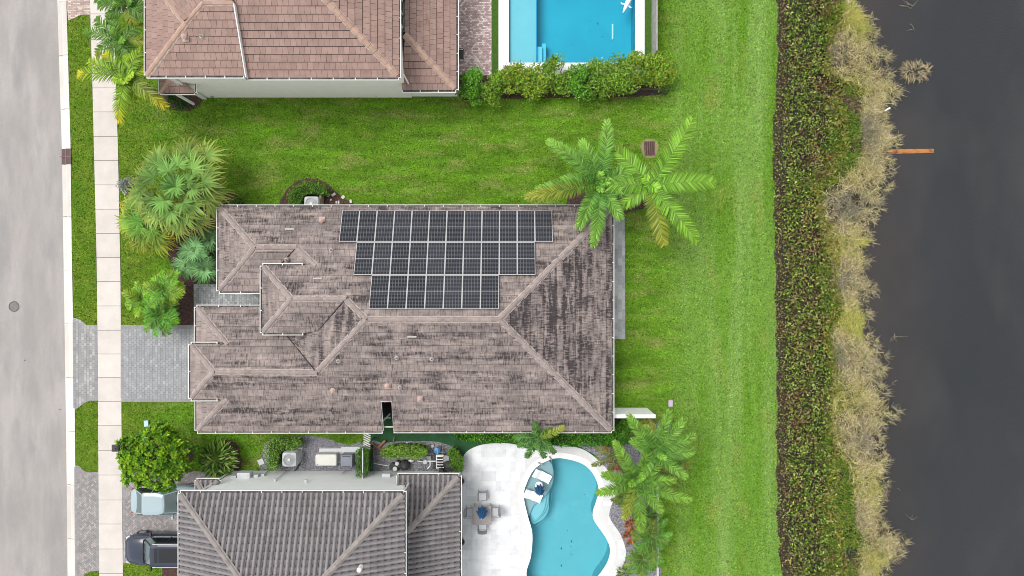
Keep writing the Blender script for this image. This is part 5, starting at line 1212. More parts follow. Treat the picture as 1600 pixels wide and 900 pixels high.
pos = np.stack([X[i]+rng.normal(0, .07, n), Y[i]+rng.normal(0, .07, n), np.full(n, LZ+.08)+rng.uniform(0, .45, n)+near*.15], 1)
tone = vnoise(X, Y, 1.1, 45); tan = pick([(.50, .42, .22), (.38, .31, .16), (.62, .54, .32), (.20, .16, .09), (.44, .41, .22)], n, None, .35); yel = pick([(.46, .44, .10), (.36, .38, .07), (.55, .48, .16), (.24, .28, .06)], n, None, .3); gry = pick([(.22, .20, .16), (.30, .27, .21), (.16, .14, .11)], n, None, .2)
tn = tone[i]+rng.normal(0, .45, n); col = np.where((tn > .8)[:, None], yel, tan); col = np.where((tn < -.95)[:, None], gry, col)
gr_ = rng.random(n) < .10; col = np.where(gr_[:, None], pick([(.14, .20, .04), (.20, .25, .06), (.09, .14, .03)], n), col)
V, F, c = blades(pos, dr, rng.uniform(.26, .72, n), rng.uniform(.012, .028, n), .45, col); o = np_mesh('dry_reeds', V, F, c, M['leafm']); prop(o, kind='stuff')
# litter on the waterline under the reeds
n = 9000; Y = rng.uniform(Y0b, Y1b, n); X = edgeL(Y, 0)+(edgeR(Y, 0)-.65-edgeL(Y, 0))*rng.uniform(0, 1, n); az = rng.uniform(0, 6.28, n)
V, F, c = blades(np.stack([X, Y, np.full(n, LZ+.03)+rng.uniform(0, .06, n)], 1), np.stack([np.cos(az), np.sin(az), rng.uniform(-.03, .1, n)], 1), rng.uniform(.25, .6, n), .03, .02, pick([(.11, .09, .055), (.06, .05, .035), (.17, .15, .09)], n)); prop(np_mesh('reed_litter', V, F, c, M['leafm']), kind='stuff')
# single dry clumps out in the water
def reed_clump(px, py, rpx, nb, label, flat=.25, name='reed_clump', cat='dry reeds', L0=.5):
    b = P(px, py, LZ); t = thing(name, label, cat, (b.x, b.y, LZ)); Rr = rpx/25; az = rng.uniform(0, 6.28, nb); r_ = Rr*.6*np.sqrt(rng.uniform(0, 1, nb))
    pos = np.stack([b.x+r_*np.cos(az)*1.3, b.y+r_*np.sin(az)*.8, LZ+rng.uniform(.01, .2, nb)], 1); a2 = az+rng.normal(0, .6, nb); dr = np.stack([np.cos(a2), np.sin(a2), rng.uniform(.0, 1, nb)*flat*2], 1)
    V, F, c = blades(pos, dr, rng.uniform(.5, 1.1, nb)*L0, .028 if nb > 100 else .016, .3, pick([(.45, .38, .22), (.30, .25, .15), (.18, .15, .10)] if nb > 100 else [(.24, .21, .15), (.16, .14, .11)], nb)); o = np_mesh(name+'_blades', V, F, c, M['leafm'], None)
    bpy.data.objects.remove(t); o['label'] = label; o['category'] = cat; o.name = name; return o
reed_clump(1429, 112, 27, 260, 'dry tan reed clump standing in the water beyond the shore', L0=.5)
def twigs(px, py, rpx, n_, label, seed):
    r = random.Random(seed); b = P(px, py, LZ); Rr = rpx/25; mb = MB(); start = Vector((b.x, b.y, LZ+.02)); ends = [(start, r.uniform(0, 6.28))]
    for k in range(n_):
        p, a = ends[r.randrange(len(ends))]; a = a+r.uniform(-1.1, 1.1); pts = [p]; L_ = Rr*r.uniform(.5, 1.1)
        for q_ in range(5): a += r.uniform(-.35, .35); p = p+Vector((math.cos(a), math.sin(a)*.8, 0))*L_/5; p.z = LZ+.02+r.uniform(0, .06); pts.append(p)
        mb.tube(pts, [.013, .012, .011, .009, .007, .005], 4); ends += [(pts[3], a), (pts[2], a+.5)]
    prop(mb.build('floating_twigs', M['twig']), label, 'twigs')
M['twig'] = mat('bleached_twig', (.26, .23, .17), (.16, .14, .11), 5, .9)
for i_, a in enumerate(((1423, 14, 15, 10, 'branched pale twigs floating near the top of the lake'), (1428, 48, 10, 5, 'few thin twigs floating between the top twigs and the reed clump'), (1432, 92, 9, 5, 'thin twigs sticking up just above the reed clump'), (1397, 521, 12, 9, 'brownish twigs floating off the shore at mid height'),
     (1375, 468, 14, 9, 'pale twigs in the water beside the notch of the shore'), (1424, 812, 11, 5, 'thin pale twig floating near the bottom of the lake'), (1407, 766, 6, 4, 'tiny pale twigs floating against the lower shore'), (1402, 594, 10, 5, 'faint twigs floating beside the bulging reeds'))): twigs(*a, seed=i_+3)
# sparse wisps beyond the edge of the reeds
nT = 420; Y = rng.uniform(Y0b, Y1b, nT); X = edgeR(Y, .1)-.50+.22*vnoise(Y*0, Y, 3.2, 71)+.12*vnoise(Y*0, Y, 9, 72)+rng.uniform(0, .45, nT); i = np.repeat(np.arange(nT), 6); n = nT*6; az = rng.normal(0, .9, n)
V, F, c = blades(np.stack([X[i]+rng.normal(0, .05, n), Y[i]+rng.normal(0, .05, n), np.full(n, LZ+.05)+rng.uniform(0, .15, n)], 1), np.stack([np.cos(az), np.sin(az), rng.uniform(0, .6, n)], 1), rng.uniform(.25, .6, n), rng.uniform(.010, .02, n), .2, pick([(.40, .34, .20), (.28, .24, .15), (.42, .40, .18)], n, None, .3)); prop(np_mesh('reed_wisps', V, F, c, M['leafm']), kind='stuff')
# ------------------------------------------------------------- pools
def pool_water(name, poly, z, root, tint, rough=.03):
    m = bpy.data.materials.new(name); m.use_nodes = True; n = m.node_tree; N = n.nodes; L = n.links; N.remove(N['Principled BSDF'])
    tr = N.new('ShaderNodeBsdfTransparent'); tr.inputs[0].default_value = (*tint, 1); g = N.new('ShaderNodeBsdfGlossy'); g.inputs['Roughness'].default_value = rough
    fr = N.new('ShaderNodeFresnel'); fr.inputs[0].default_value = 1.33; mx = N.new('ShaderNodeMixShader'); L.new(fr.outputs[0], mx.inputs[0]); L.new(tr.outputs[0], mx.inputs[1]); L.new(g.outputs[0], mx.inputs[2])
    t = N.new('ShaderNodeTexNoise'); t.inputs['Scale'].default_value = 4; tc = N.new('ShaderNodeTexCoord'); L.new(tc.outputs['Object'], t.inputs[0]); b = N.new('ShaderNodeBump'); b.inputs['Distance'].default_value = .01
    L.new(t.outputs[0], b.inputs['Height']); L.new(b.outputs[0], g.inputs['Normal']); L.new(b.outputs[0], fr.inputs['Normal']); L.new(mx.outputs[0], N['Material Output'].inputs[0])
    T = tessellate_polygon([[Vector((p[0], p[1], 0)) for p in poly]]); V = [(p[0], p[1], z) for p in poly]; mb = MB()
    mb.mesh(V, [t_ if (Vector(V[t_[1]])-Vector(V[t_[0]])).cross(Vector(V[t_[2]])-Vector(V[t_[0]])).z > 0 else t_[::-1] for t_ in T]); return mb.build('water', m, root)
def basin(poly, zt, zb, root, m, name='basin'):
    mb = MB(); k = len(poly); T = tessellate_polygon([[Vector((p[0], p[1], 0)) for p in poly]]); V = [(p[0], p[1], zb) for p in poly]
    mb.mesh(V, [t_ if (Vector(V[t_[1]])-Vector(V[t_[0]])).cross(Vector(V[t_[2]])-Vector(V[t_[0]])).z > 0 else t_[::-1] for t_ in T])
    for i in range(k):
        a, b = poly[i], poly[(i+1) % k]; mb.face([(a[0], a[1], zb), (b[0], b[1], zb), (b[0], b[1], zt), (a[0], a[1], zt)])
    return mb.build(name, m, root)
M['plasterS'] = mat('pool_plaster_turquoise', (.14, .45, .52), (.12, .415, .49), .5, .7, c3=(.16, .48, .55), s3=.6)
M['plasterN'] = mat('pool_plaster_cyan', (.008, .33, .47), (.014, .38, .52), .35, .7)
M['ledgeS'] = mat('ledge_plaster', (.36, .425, .45), (.33, .40, .425), 1, .7); M['ledgeN'] = mat('ledge_plaster_pale', (.27, .50, .57), (.295, .53, .60), .8, .7)
M['stepline'] = mat('step_edge_tile', (.12, .33, .42), rough=.4)
M['marble'] = mat('white_marble_paving', (.69, .70, .715), (.645, .66, .675), 2.0, .6, col=True, c3=(.54, .56, .59), s3=1.3, spec=.3)
M['deckbase'] = mat('deck_joint_grout', (.60, .605, .61), (.56, .565, .57), 3, .7)
M['coping'] = mat('white_coping', (.80, .80, .805), (.76, .765, .775), 2, .6, spec=.3)
SP = thing('kidney_pool', 'kidney-shaped turquoise swimming pool set in white marble paving', 'swimming pool', (P(885, 820, 0).x, P(885, 820, 0).y, 0))
basin(poolSw, .03, -1.35, SP, M['plasterS'])
pool_water('pool_water_turquoise', poolSw, -.09, SP, (.80, .96, .98))
# shallow ledge with two curved steps
def under(name, pts, z, m, root, sm=True, parent=None):
    pl = smoothloop(pts, 5) if sm else pts; pw = [tuple(P(a, b, z)[:2]) for a, b in pl]
    mb = MB(); mb.prism(pw, -1.34, z); return mb.build(name, m, root)
led = [(856, 719), (862, 726), (864, 740), (863, 755), (858, 768), (850, 778), (840, 785), (832, 793), (827, 806), (823, 800), (819, 782), (819, 766), (826, 747), (838, 731), (848, 722)]
under('tanning_ledge', led, -.28, M['ledgeS'], SP)
under('step', [(856, 768), (858, 780), (857, 796), (851, 808), (842, 815), (832, 818), (828, 800), (835, 785), (845, 778)], -.50, M['ledgeS2'] if 'ledgeS2' in M else mat('step_plaster', (.22, .52, .58), rough=.7), SP)
under('step', [(854, 770), (853, 782), (850, 796), (843, 807), (835, 811), (829, 800), (835, 787), (843, 779)], -.38, mat('step_plaster_upper', (.28, .54, .60), rough=.7), SP)
def rim(name, pts, z, root, r=.022, m='stepline', closed=False):
    mb = MB(); pp = [P(a, b, z) for a, b in pts]; mb.tube([(p.x, p.y, z) for p in pp], r, 6); return mb.build(name, M[m], root)
def opens(pts, n=5):
    l = smoothloop(pts, n); return l[:(len(pts)-1)*n+1]
rim('step_edge', opens([(856, 719), (863, 728), (865, 742), (863, 756), (857, 769), (849, 778), (840, 785), (832, 793), (827, 807)]), -.27, SP)
rim('step_edge', opens([(857, 769), (857, 782), (853, 797), (845, 808), (834, 814)]), -.375, SP, .016); rim('step_edge', opens([(860, 769), (861, 782), (858, 798), (850, 811), (838, 819)]), -.49, SP, .016)
# deck of marble slabs with the pool cut out (slabs of several sizes)
sheet('marble_deck_base', deckSw, .022, M['deckbase'], holes=[poolSw], thick=.1)
def inset(poly, d):
    o = []; k = len(poly); s = 1 if sum(poly[i][0]*poly[(i+1) % k][1]-poly[(i+1) % k][0]*poly[i][1] for i in range(k)) > 0 else -1
    for i in range(k):
        a, b = Vector(poly[i-1]), Vector(poly[(i+1) % k]); t = (b-a).normalized(); o.append((poly[i][0]-t.y*d*s, poly[i][1]+t.x*d*s))
    return o
poolOut = inset(poolSw, -.34); xs = [p[0] for p in deckSw]; ysd = [p[1] for p in deckSw]; mb = MB(); rn = random.Random(4); S_ = .305
occ = set(); nx_ = int((max(xs)-min(xs))/S_)+1; ny_ = int((max(ysd)-min(ysd))/S_)+1
dk = inset(deckSw, .02)
for i in range(nx_):
    for j in range(ny_):
        if (i, j) in occ: continue
        w_, h_ = rn.choice([(1, 1), (2, 1), (1, 2), (2, 2), (2, 2), (3, 2)])
        if any((i+a, j+b) in occ for a in range(w_) for b in range(h_)): w_, h_ = 1, 1
        for a in range(w_):
            for b in range(h_): occ.add((i+a, j+b))
        x, y = min(xs)+i*S_, min(ysd)+j*S_; g = .005
        cell = [(x+g, y+g), (x+w_*S_-g, y+g), (x+w_*S_-g, y+h_*S_-g), (x+g, y+h_*S_-g)]
        cc = [inside(np.array([p[0]]), np.array([p[1]]), poolOut)[0] for p in cell+[(x+w_*S_/2, y+h_*S_/2)]]
        if any(cc): 
            continue
        r = clip_cell(list(dk), cell)
        if len(r) < 3 or area(r) < .003: continue
        t = rn.choice([1, 1, 1.03, .97, .90, .94, 1.02, .99]); mb.face([(p[0], p[1], .031) for p in r], 0, (t*.99, t*.995, t))
prop(mb.build('marble_deck', M['marble']), kind='structure')
mb = MB(); po = inset(poolSw, -.33); pi_ = inset(poolSw, .03)      # coping ring
for i in range(len(poolSw)):
    j = (i+1) % len(poolSw); mb.face([(*pi_[i], .036), (*pi_[j], .036), (*po[j], .036), (*po[i], .036)]); mb.face([(*pi_[i], -.05), (*pi_[j], -.05), (*pi_[j], .036), (*pi_[i], .036)])
for f in range(0, len(mb.f), 2):
    a, b, c = [Vector(mb.v[k]) for k in mb.f[f][:3]]
    if (b-a).cross(c-a).z < 0: mb.f[f] = mb.f[f][::-1]
mb.build('coping', M['coping'], SP)
# in-pool loungers, tables, closed blue umbrellas
M['wlounge'] = mat('white_resin', (.84, .84, .84), rough=.45)
def lounger(px, py, rz, label):
    b = P(px, py, 0); t = thing('pool_lounger', label, 'lounger', (b.x, b.y, -.28), rz, 'loungers on the tanning ledge')
    k = 18; prof = []
    for i in range(k+1):
        s = i/k; x = -.58+1.16*s; z = .30+.30*(1/(1+math.exp((s-.25)*14)))-.10*math.sin(math.pi*min(max((s-.3)/.7, 0), 1))*1.0+.12*math.exp(-((s-.62)/.13)**2); prof.append((x, z))
    mb = MB(); V = []
    for x, z in prof:
        for y, zz in ((-.27, z), (.27, z), (.27, z-.08), (-.27, z-.08)): V.append((x, y, zz))
    F = []
    for i in range(k):
        for a in range(4): F.append((i*4+a, i*4+4+a, i*4+4+(a+1) % 4, i*4+(a+1) % 4))
    F += [(0, 1, 2, 3), (k*4+3, k*4+2, k*4+1, k*4)]; F = [f[::-1] for f in F]; mb.mesh(V, F); mb.build('seat', M['wlounge'], t, local=True)
    mb = MB(); mb.box((-.36, 0, .17), (.10, .42, .34)); mb.box((.3, 0, .12), (.34, .36, .24)); mb.build('base', M['wlounge'], t, local=True); return t
lounger(847, 743.5, R(-28), 'white wavy lounger standing in the shallow ledge, upper one nearer the round end')
lounger(832.5, 774.5, R(-24), 'white wavy lounger standing in the shallow ledge, lower one partly at the pool rim')
M['blue'] = mat('navy_canvas', (.008, .06, .17), (.015, .12, .30), 9, .8)
def umbrella(px, py, z0, h, label, r=.17):
    b = P(px, py, z0); t = thing('closed_umbrella', label, 'umbrella', (b.x, b.y, z0), random.uniform(0, 1)); mb = MB()
    mb.tube([(0, 0, 0), (0, 0, h)], .022, 8); mb.tube([(0, 0, h), (0, 0, h+.08)], [.03, .01], 8); mb.build('pole', M['whitem'], t, local=True)
    mb = MB(); k = 24; V = []
    for zz, rr in ((h-.02, .03), (h-.25, r*.5), (h*.72, r*.85), (h*.5, r*1.15), (h*.42, r*1.35)):
        for i in range(k):
            a = 2*math.pi*i/k; q_ = rr*(1 if i % 3 == 0 else (.62 if i % 3 == 1 else .7)); V.append((q_*math.cos(a), q_*math.sin(a), zz-(.05 if i % 3 == 0 else 0)))
    F = [(j*k+i, (j+1)*k+i, (j+1)*k+(i+1) % k, j*k+(i+1) % k) for j in range(4) for i in range(k)]; mb.mesh(V, F); mb.build('canopy', M['blue'], t, local=True); return t
umbrella(842, 758, -.28, 2.1, 'closed navy umbrella on the round white table between the loungers', .27)
b = P(842, 757, 0); t = thing('side_table', 'round white side table between the two loungers in the pool', 'side table', (b.x, b.y, -.28)); mb = MB()
mb.tube([(0, 0, .48), (0, 0, .52)], .24, 24); mb.build('tabletop', M['wlounge'], t, local=True); mb = MB(); mb.tube([(0, 0, 0), (0, 0, .48)], [.16, .09], 16); mb.build('base', M['wlounge'], t, local=True)
# dining set
M['taupe'] = mat('taupe_tabletop', (.27, .25, .245), (.23, .215, .21), 3, .6); M['chair'] = mat('grey_woven_chair', (.28, .29, .31), (.22, .23, .25), 20, .7)
M['cushion'] = mat('pale_grey_cushion', (.50, .51, .54), (.44, .45, .48), 6, .9)
tb = P(754, 799, 0); t = thing('patio_table', 'square taupe patio table with an umbrella through it on the marble deck', 'table', (tb.x, tb.y, .031)); mb = MB(); mb.rbox((0, 0, .72), (1.15, 1.15, .04), .04); mb.build('tabletop', M['taupe'], t, local=True)
for sx_ in (-1, 1):
    for sy_ in (-1, 1):
        mb = MB(); mb.box((sx_*.5, sy_*.5, .35), (.05, .05, .70)); mb.build('leg', M['grey'], t, local=True)
umbrella(754.5, 791, .031, 2.35, 'closed navy umbrella standing through the square taupe patio table', .28).location.y -= .0
def chair(loc, rz, label, m1='chair', cush=True, name='patio_chair', group='chairs round the square patio table'):
    t = thing(name, label, 'chair', loc, rz, group); mb = MB(); mb.rbox((0, 0, .42), (.56, .54, .05), .05); mb.build('seat', M[m1], t, local=True)
    if cush: mb = MB(); mb.rbox((0, .01, .475), (.48, .46, .06), .05); mb.build('cushion', M['cushion'], t, local=True)
    mb = MB(); k = 8; V = []
    for i in range(k+1):
        a = R(200+140*i/k); x, y = .27*math.cos(a)*1.05, -.02+.27*math.sin(a)*.95
        y = -.26-.05*math.cos((i/k-.5)*math.pi); x = -.28+.56*i/k
        for zz, dy in ((.45, 0), (.82, -.08)): V += [(x, y+dy, zz), (x, y+dy-.03, zz)]
    F = []
    for i in range(k): b_ = i*4; F += [(b_, b_+4, b_+6, b_+2), (b_+1, b_+3, b_+7, b_+5), (b_+2, b_+6, b_+7, b_+3)]
    mb.mesh(V, F); mb.build('backrest', M[m1], t, local=True)
    for s_ in (-1, 1):
        mb = MB(); mb.tube([(s_*.29, -.28, .66), (s_*.30, -.1, .66), (s_*.30, .24, .63), (s_*.29, .25, .42)], .02, 6); mb.build('armrest', M['dark' if m1 == 'black' else 'grey'], t, local=True)
        for y in (-.25, .25): mb = MB(); mb.tube([(s_*.26, y, .42), (s_*.28, y*1.1, 0)], .018, 6); mb.build('leg', M['dark' if m1 == 'black' else 'grey'], t, local=True)
    return t
for x, y, rz, lb in ((754, 775, math.pi, 'grey patio chair on the upper side of the square table'), (754, 821, 0, 'grey patio chair on the lower side of the square table'), (735, 800, -math.pi/2, 'grey patio chair between the square table and the house'), (773, 799, math.pi/2, 'grey patio chair on the pool side of the square table')):
    p = P(x, y, .4); chair((p.x, p.y, .031), rz, lb)
p = P(721, 89, 0); chair((p.x-.1, p.y, .03), -math.pi/2, 'black outdoor chair half hidden by the brown roof edge on the patio', 'black', False, 'patio_armchair', None)
for y, lb in ((748, 'round grey pot at the upper corner of the ribbed roof on the marble deck'), (842, 'round grey pot by the ribbed roof edge further down the deck')):
    p = P(721, y, 0); t = thing('garden_pot', lb, 'pot', (p.x, p.y, .031)); mb = MB(); mb.tube([(0, 0, 0), (0, 0, .5)], [.16, .25], 20, 0, cap=False); mb.tube([(0, 0, .5), (0, 0, .46)], [.25, .20], 20, 0, cap=False); mb.build('bowl', M['grey'], t, local=True)
    mb = MB(); mb.tube([(0, 0, .4), (0, 0, .44)], .2, 16); mb.build('soil', M['mulch'], t, local=True)
for px, py, rz, lb in ((860, 716, R(-55), 'small dark deck jet at the top rim of the kidney pool'), (844, 724.5, R(-30), 'small dark deck jet at the upper left rim of the kidney pool')):
    p = P(px, py, .1); mb = MB(); d = Vector((math.cos(rz), math.sin(rz), 0)); mb.tube([p-d*.14+Vector((0, 0, -.02)), p+d*.14], .055, 10); mb.box((p.x, p.y, .05), (.1, .1, .04)); prop(mb.build('deck_jet', M['grey']), lb, 'water jet')
for i, (px, py, lb) in enumerate(((887, 829, 'small dark leaf on the kidney pool, nearest its middle'), (893, 846, 'dark leaf on the pool right of the larger one'), (892, 854, 'speck-like leaf just below another leaf on the kidney pool'), (877, 857, 'larger dark leaf on the lower left of the kidney pool'), (877, 884, 'dark leaf low on the kidney pool near the photo edge'), (893, 866, 'tiny leaf right of centre low on the kidney pool'), (913, 773, 'lone tiny leaf on the upper half of the kidney pool'),
                              (934, 37, 'dark leaf in the north pool near its middle'), (922, 33, 'tiny leaf left of the darker one in the north pool'), (922, 47, 'tiny leaf below the pair in the north pool'), (895, 70, 'small leaf floating near the hedge in the north pool'), (941, 57, 'faint leaf beside the pale strip in the north pool'))):
    p = P(px, py, -.07); s_ = (.10 if i in (1, 3, 4, 7) else .055); a = rng.uniform(0, 6); mb = MB(); c_, s2 = math.cos(a), math.sin(a)
    mb.face([(p.x+s_*c_, p.y+s_*s2, -.075), (p.x-s_*.45*s2, p.y+s_*.45*c_, -.068), (p.x-s_*c_, p.y-s_*s2, -.075), (p.x+s_*.45*s2, p.y-s_*.45*c_, -.068)]); prop(mb.build('floating_leaf', mat('wet_leaf', (.02, .05, .05), rough=.5) if i == 0 else bpy.data.materials['wet_leaf']), lb, 'leaf')
# north pool
NP = thing('rectangular_pool', 'rectangular bright blue pool with a pale shallow ledge at the top of the photo', 'swimming pool', (P(893, 30, 0).x, P(893, 30, 0).y, 0))
basin(poolNw, .03, -1.35, NP, M['plasterN']); pool_water('pool_water_blue', poolNw, -.09, NP, (.68, .95, .98))
def undr(name, x0, y0, x1, y1, z, m):
    a, b = P(x0, y1, z), P(x1, y0, z); mb = MB(); mb.box(((a.x+b.x)/2, (a.y+b.y)/2, (z-1.34)/2), (b.x-a.x, b.y-a.y, z+1.34)); return mb.build(name, m, NP)
undr('tanning_ledge', 796, -90, 838, 98, -.28, M['ledgeN']); undr('step', 838, 73, 847, 98, -.48, mat('n_step_upper', (.20, .60, .74), rough=.7)); undr('step', 847, 68, 853, 98, -.7, mat('n_step_lower', (.13, .57, .74), rough=.7))
M['ledgeedge'] = mat('ledge_edge_tile', (.03, .35, .62), rough=.5)
a = P(838, 98, -.27); b_ = P(838, -90, -.27); mb = MB(); mb.tube([(a.x, a.y, -.27), (b_.x, b_.y, -.27)], .03, 6); mb.build('step_edge', M['ledgeedge'], NP)
mb = MB(); p = P(957, 50, -1.33); mb.box((p.x, p.y, -1.30), (.10, 1.0, .06)); mb.build('floor_drain', M['white'], NP)
sheet('north_coping_deck', pxpoly([(779, -100), (1007, -100), (1007, 116), (779, 116)]), .026, M['coping'], holes=[[tuple(p) for p in poolNw]], thick=.1)
# white animal-shaped float: body tapering to a tail, four stubby legs
p = P(981, 3, 0); t = thing('pool_float', 'long white inflatable float with stubby side fins in the corner of the blue pool', 'pool float', (p.x, p.y, -.05), R(66)); mb = MB()
mb.tube([(-.75, 0, .05), (-.55, 0, .08), (-.2, .0, .12), (.2, 0, .14), (.6, 0, .12), (.95, 0, .1), (1.2, 0, .06)], [.03, .08, .14, .18, .15, .11, .05], 12); mb.build('body', M['wlounge'], t, local=True, smooth=True)
for s_ in (-1, 1):
    for x in (-.2, .45): mb = MB(); mb.tube([(x, s_*.1, .08), (x-.06, s_*.28, .06), (x-.02, s_*.38, .05)], [.06, .05, .03], 8); mb.build('fin', M['wlounge'], t, local=True, smooth=True)

# ------------------------------------------------------------- cars
def car(name, label, loc, rz, L_, W, Ht, paint, kind):
    """nose towards +x. smooth lofted body with wheel openings, glass house, roof, lamps, wheels"""
    t = thing(name, label, 'car', loc, rz); hl = L_/2
    if kind == 'suv': st = [(-1, .70, .55, .80), (-.97, .88, .38, 1.02), (-.85, .97, .26, 1.10), (-.5, 1, .24, 1.10), (0, 1, .24, 1.08), (.4, 1, .24, 1.06), (.62, .985, .25, 1.02), (.82, .90, .28, .95), (.92, .78, .34, .84), (.98, .60, .42, .72), (1, .42, .5, .62)]
    else: st = [(-1, .56, .50, .72), (-.965, .78, .34, .90), (-.85, .95, .24, .98), (-.5, 1, .22, .98), (0, 1, .22, .96), (.4, 1, .22, .95), (.62, .98, .23, .90), (.82, .92, .26, .82), (.93, .80, .32, .72), (.985, .64, .40, .62), (1, .5, .45, .56)]
    mb = MB(); V = []; k = 12
    st2 = []
    for i in range(len(st)-1):
        for u in (0, .5): a, b = st[i], st[i+1]; st2.append(tuple(a[j]*(1-u)+b[j]*u for j in range(4)))
    st2.append(st[-1])
    for (x, w_, z0, z1) in st2:
        X = x*hl; Wd = w_*W/2; hgt = z1-z0
        pr = [(-.80, 0), (-1, .18), (-1.0, .55), (-.95, .82), (-.80, .95), (-.45, 1.02), (0, 1.04), (.45, 1.02), (.80, .95), (.95, .82), (1.0, .55), (1, .18), (.80, 0)]
        for y, z in pr: V.append((X, y*Wd, z0+z*hgt))
    n = 13; F = [(i*n+j, i*n+(j+1) % n, (i+1)*n+(j+1) % n, (i+1)*n+j) for i in range(len(st2)-1) for j in range(n)]
    F = [f[::-1] for f in F]; F += [tuple(range(n)), tuple(range((len(st2)-1)*n, len(st2)*n))[::-1]]; mb.mesh(V, F); body = mb.build('body', paint, t, local=True, smooth=True)
    # greenhouse: windows band then roof
    if kind == 'suv': g0, g1, r0, r1, zb, zt = -.93, .40, -.80, .13, 1.07, Ht
    else: g0, g1, r0, r1, zb, zt = -.84, .36, -.55, .06, .93, Ht
    def ring(xa, xb, w_, z, c=.12):
        xa, xb = xa*hl, xb*hl; w_ = w_*W/2; return [(xa, -w_*.86, z), (xa, w_*.86, z), (xa+c, w_, z), (xb-c*3, w_, z), (xb, w_*.82, z), (xb+.04, 0, z), (xb, -w_*.82, z), (xb-c*3, -w_, z), (xa+c, -w_, z)]
    A = ring(g0, g1, .93, zb-.03); B = ring(r0, r1, .76, zt-.05); mb = MB(); k = len(A); mb.mesh(A+B, [(i, (i+1) % k, k+(i+1) % k, k+i)[::-1] for i in (1, 2, 7, 8)]); mb.build('side_glass', M['glasst'], t, local=True); mb = MB(); mb.mesh(A+B, [(i, (i+1) % k, k+(i+1) % k, k+i)[::-1] for i in (3, 4, 5, 6)]); mb.build('windscreen', M['glassc'], t, local=True); mb = MB(); mb.mesh(A+B, [(i, (i+1) % k, k+(i+1) % k, k+i)[::-1] for i in (0, )]); mb.build('rear_window', M['glassc'], t, local=True)
    B1 = ring(r0-.005, r1+.005, .775, zt-.06); B2 = ring(r0+.01, r1-.01, .74, zt-.005); B3 = ring(r0+.06, r1-.06, .55, zt+.02); mb = MB()
    F = [(i, (i+1) % k, k+(i+1) % k, k+i)[::-1] for i in range(k)]+[(k+i, k+(i+1) % k, 2*k+(i+1) % k, 2*k+i)[::-1] for i in range(k)]+[tuple(range(2*k, 3*k))[::-1]]; mb.mesh(B1+B2+B3, F); roof = mb.build('roof', paint, t, local=True, smooth=False)
    # pillars
    mb = MB()
    for i in (0, 1, 3, 4, 6, 7): mb.tube([A[i], B[i]], .035, 6)
    for x in (-.30, ): 
        for s_ in (-1, 1): mb.tube([(x*hl, s_*W/2*.93, zb), (x*hl*.95, s_*W/2*.765, zt-.05)], .03, 6)
    mb.build('pillars', M['black'] if kind == 'suv' else paint, t, local=True)
    for sx_ in (-.62, .62):
        for s_ in (-1, 1):
            c = (sx_*hl, s_*(W/2-.13), .33); mb = MB(); mb.tube([(c[0], c[1]-.11, c[2]), (c[0], c[1]+.11, c[2])], .335, 20); mb.tube([(c[0], s_*(W/2-.005), c[2]), (c[0], s_*(W/2+.005), c[2])], .36, 20, cap=False)
            wh = mb.build('wheel', M['black'], t, local=True); mb = MB(); mb.tube([(c[0], c[1]+s_*.112, c[2]), (c[0], c[1]+s_*.12, c[2])], .21, 12); rm = mb.build('rim', M['grey'], t, local=True); rm.parent = wh
        
    for s_ in (-1, 1):
        mb = MB(); mb.rbox((g1*hl-.38, s_*(W/2+.10), zb+.04), (.14, .22, .13), .04); mb.tube([(g1*hl-.38, s_*(W/2-.06), zb), (g1*hl-.38, s_*(W/2+.05), zb+.02)], .03, 6); mb.build('side_mirror', M['black'] if kind == 'suv' else paint, t, local=True)
        mb = MB(); mb.box((hl*.88, s_*W*.34, .70 if kind == 'suv' else .62), (.26, .34, .12), 0, s_*-.35); mb.build('headlight', M['lampg'], t, local=True)
        mb = MB(); mb.box((-hl*.945, s_*W*.38, .72), (.16, .16, .14)); mb.build('tail_light', M['tail'], t, local=True)
        if kind == 'suv': mb = MB(); mb.tube([(r0*hl+.15, s_*W/2*.72, zt+.01), (r0*hl+.3, s_*W/2*.72, zt+.07), (r1*hl-.35, s_*W/2*.72, zt+.07), (r1*hl-.15, s_*W/2*.72, zt+.0)], .018, 6); mb.build('roof_rail', M['chrome'], t, local=True)
        mb = MB(); mb.tube([(g0*hl+.1, s_*W/2*.945, zb), (g1*hl-.35, s_*W/2*.945, zb)], .008, 6); mb.build('window_trim', M['chrome' if kind == 'suv' else 'black'], t, local=True)
    if kind == 'suv':
        mb = MB(); mb.mesh([(r0*hl+.55, -.42, zt+.028), (-.1*hl, -.42, zt+.028), (-.1*hl, .42, zt+.028), (r0*hl+.55, .42, zt+.028)], [(0, 1, 2, 3)]); mb.mesh([(-.07*hl, -.42, zt+.028), (r1*hl-.28, -.42, zt+.028), (r1*hl-.28, .42, zt+.028), (-.07*hl, .42, zt+.028)], [(0, 1, 2, 3)]); o = mb.build('sunroof', M['glasst'], t, local=True)
        mb = MB(); mb.box((hl*.975, 0, .5), (.08, .9, .22)); mb.build('grille', M['black'], t, local=True)
    mb = MB(); cz_ = 1.04
    for s_ in (-1, 1): mb.tube([(x_*hl, s_*W/2*y_, z_) for x_, y_, z_ in ((g1+.02, .80, zb+.0), (.62, .80, (1.0 if kind == 'suv' else .875)), (.84, .74, (.935 if kind == 'suv' else .80)), (.93, .60, (.86 if kind == 'suv' else .73)))], .010, 5)
    mb.tube([(g1*hl+.06, -W*.38, zb+.01), (g1*hl+.10, 0, zb+.035), (g1*hl+.06, W*.38, zb+.01)], .03, 6); mb.build('bonnet_seam', M['black'], t, local=True)
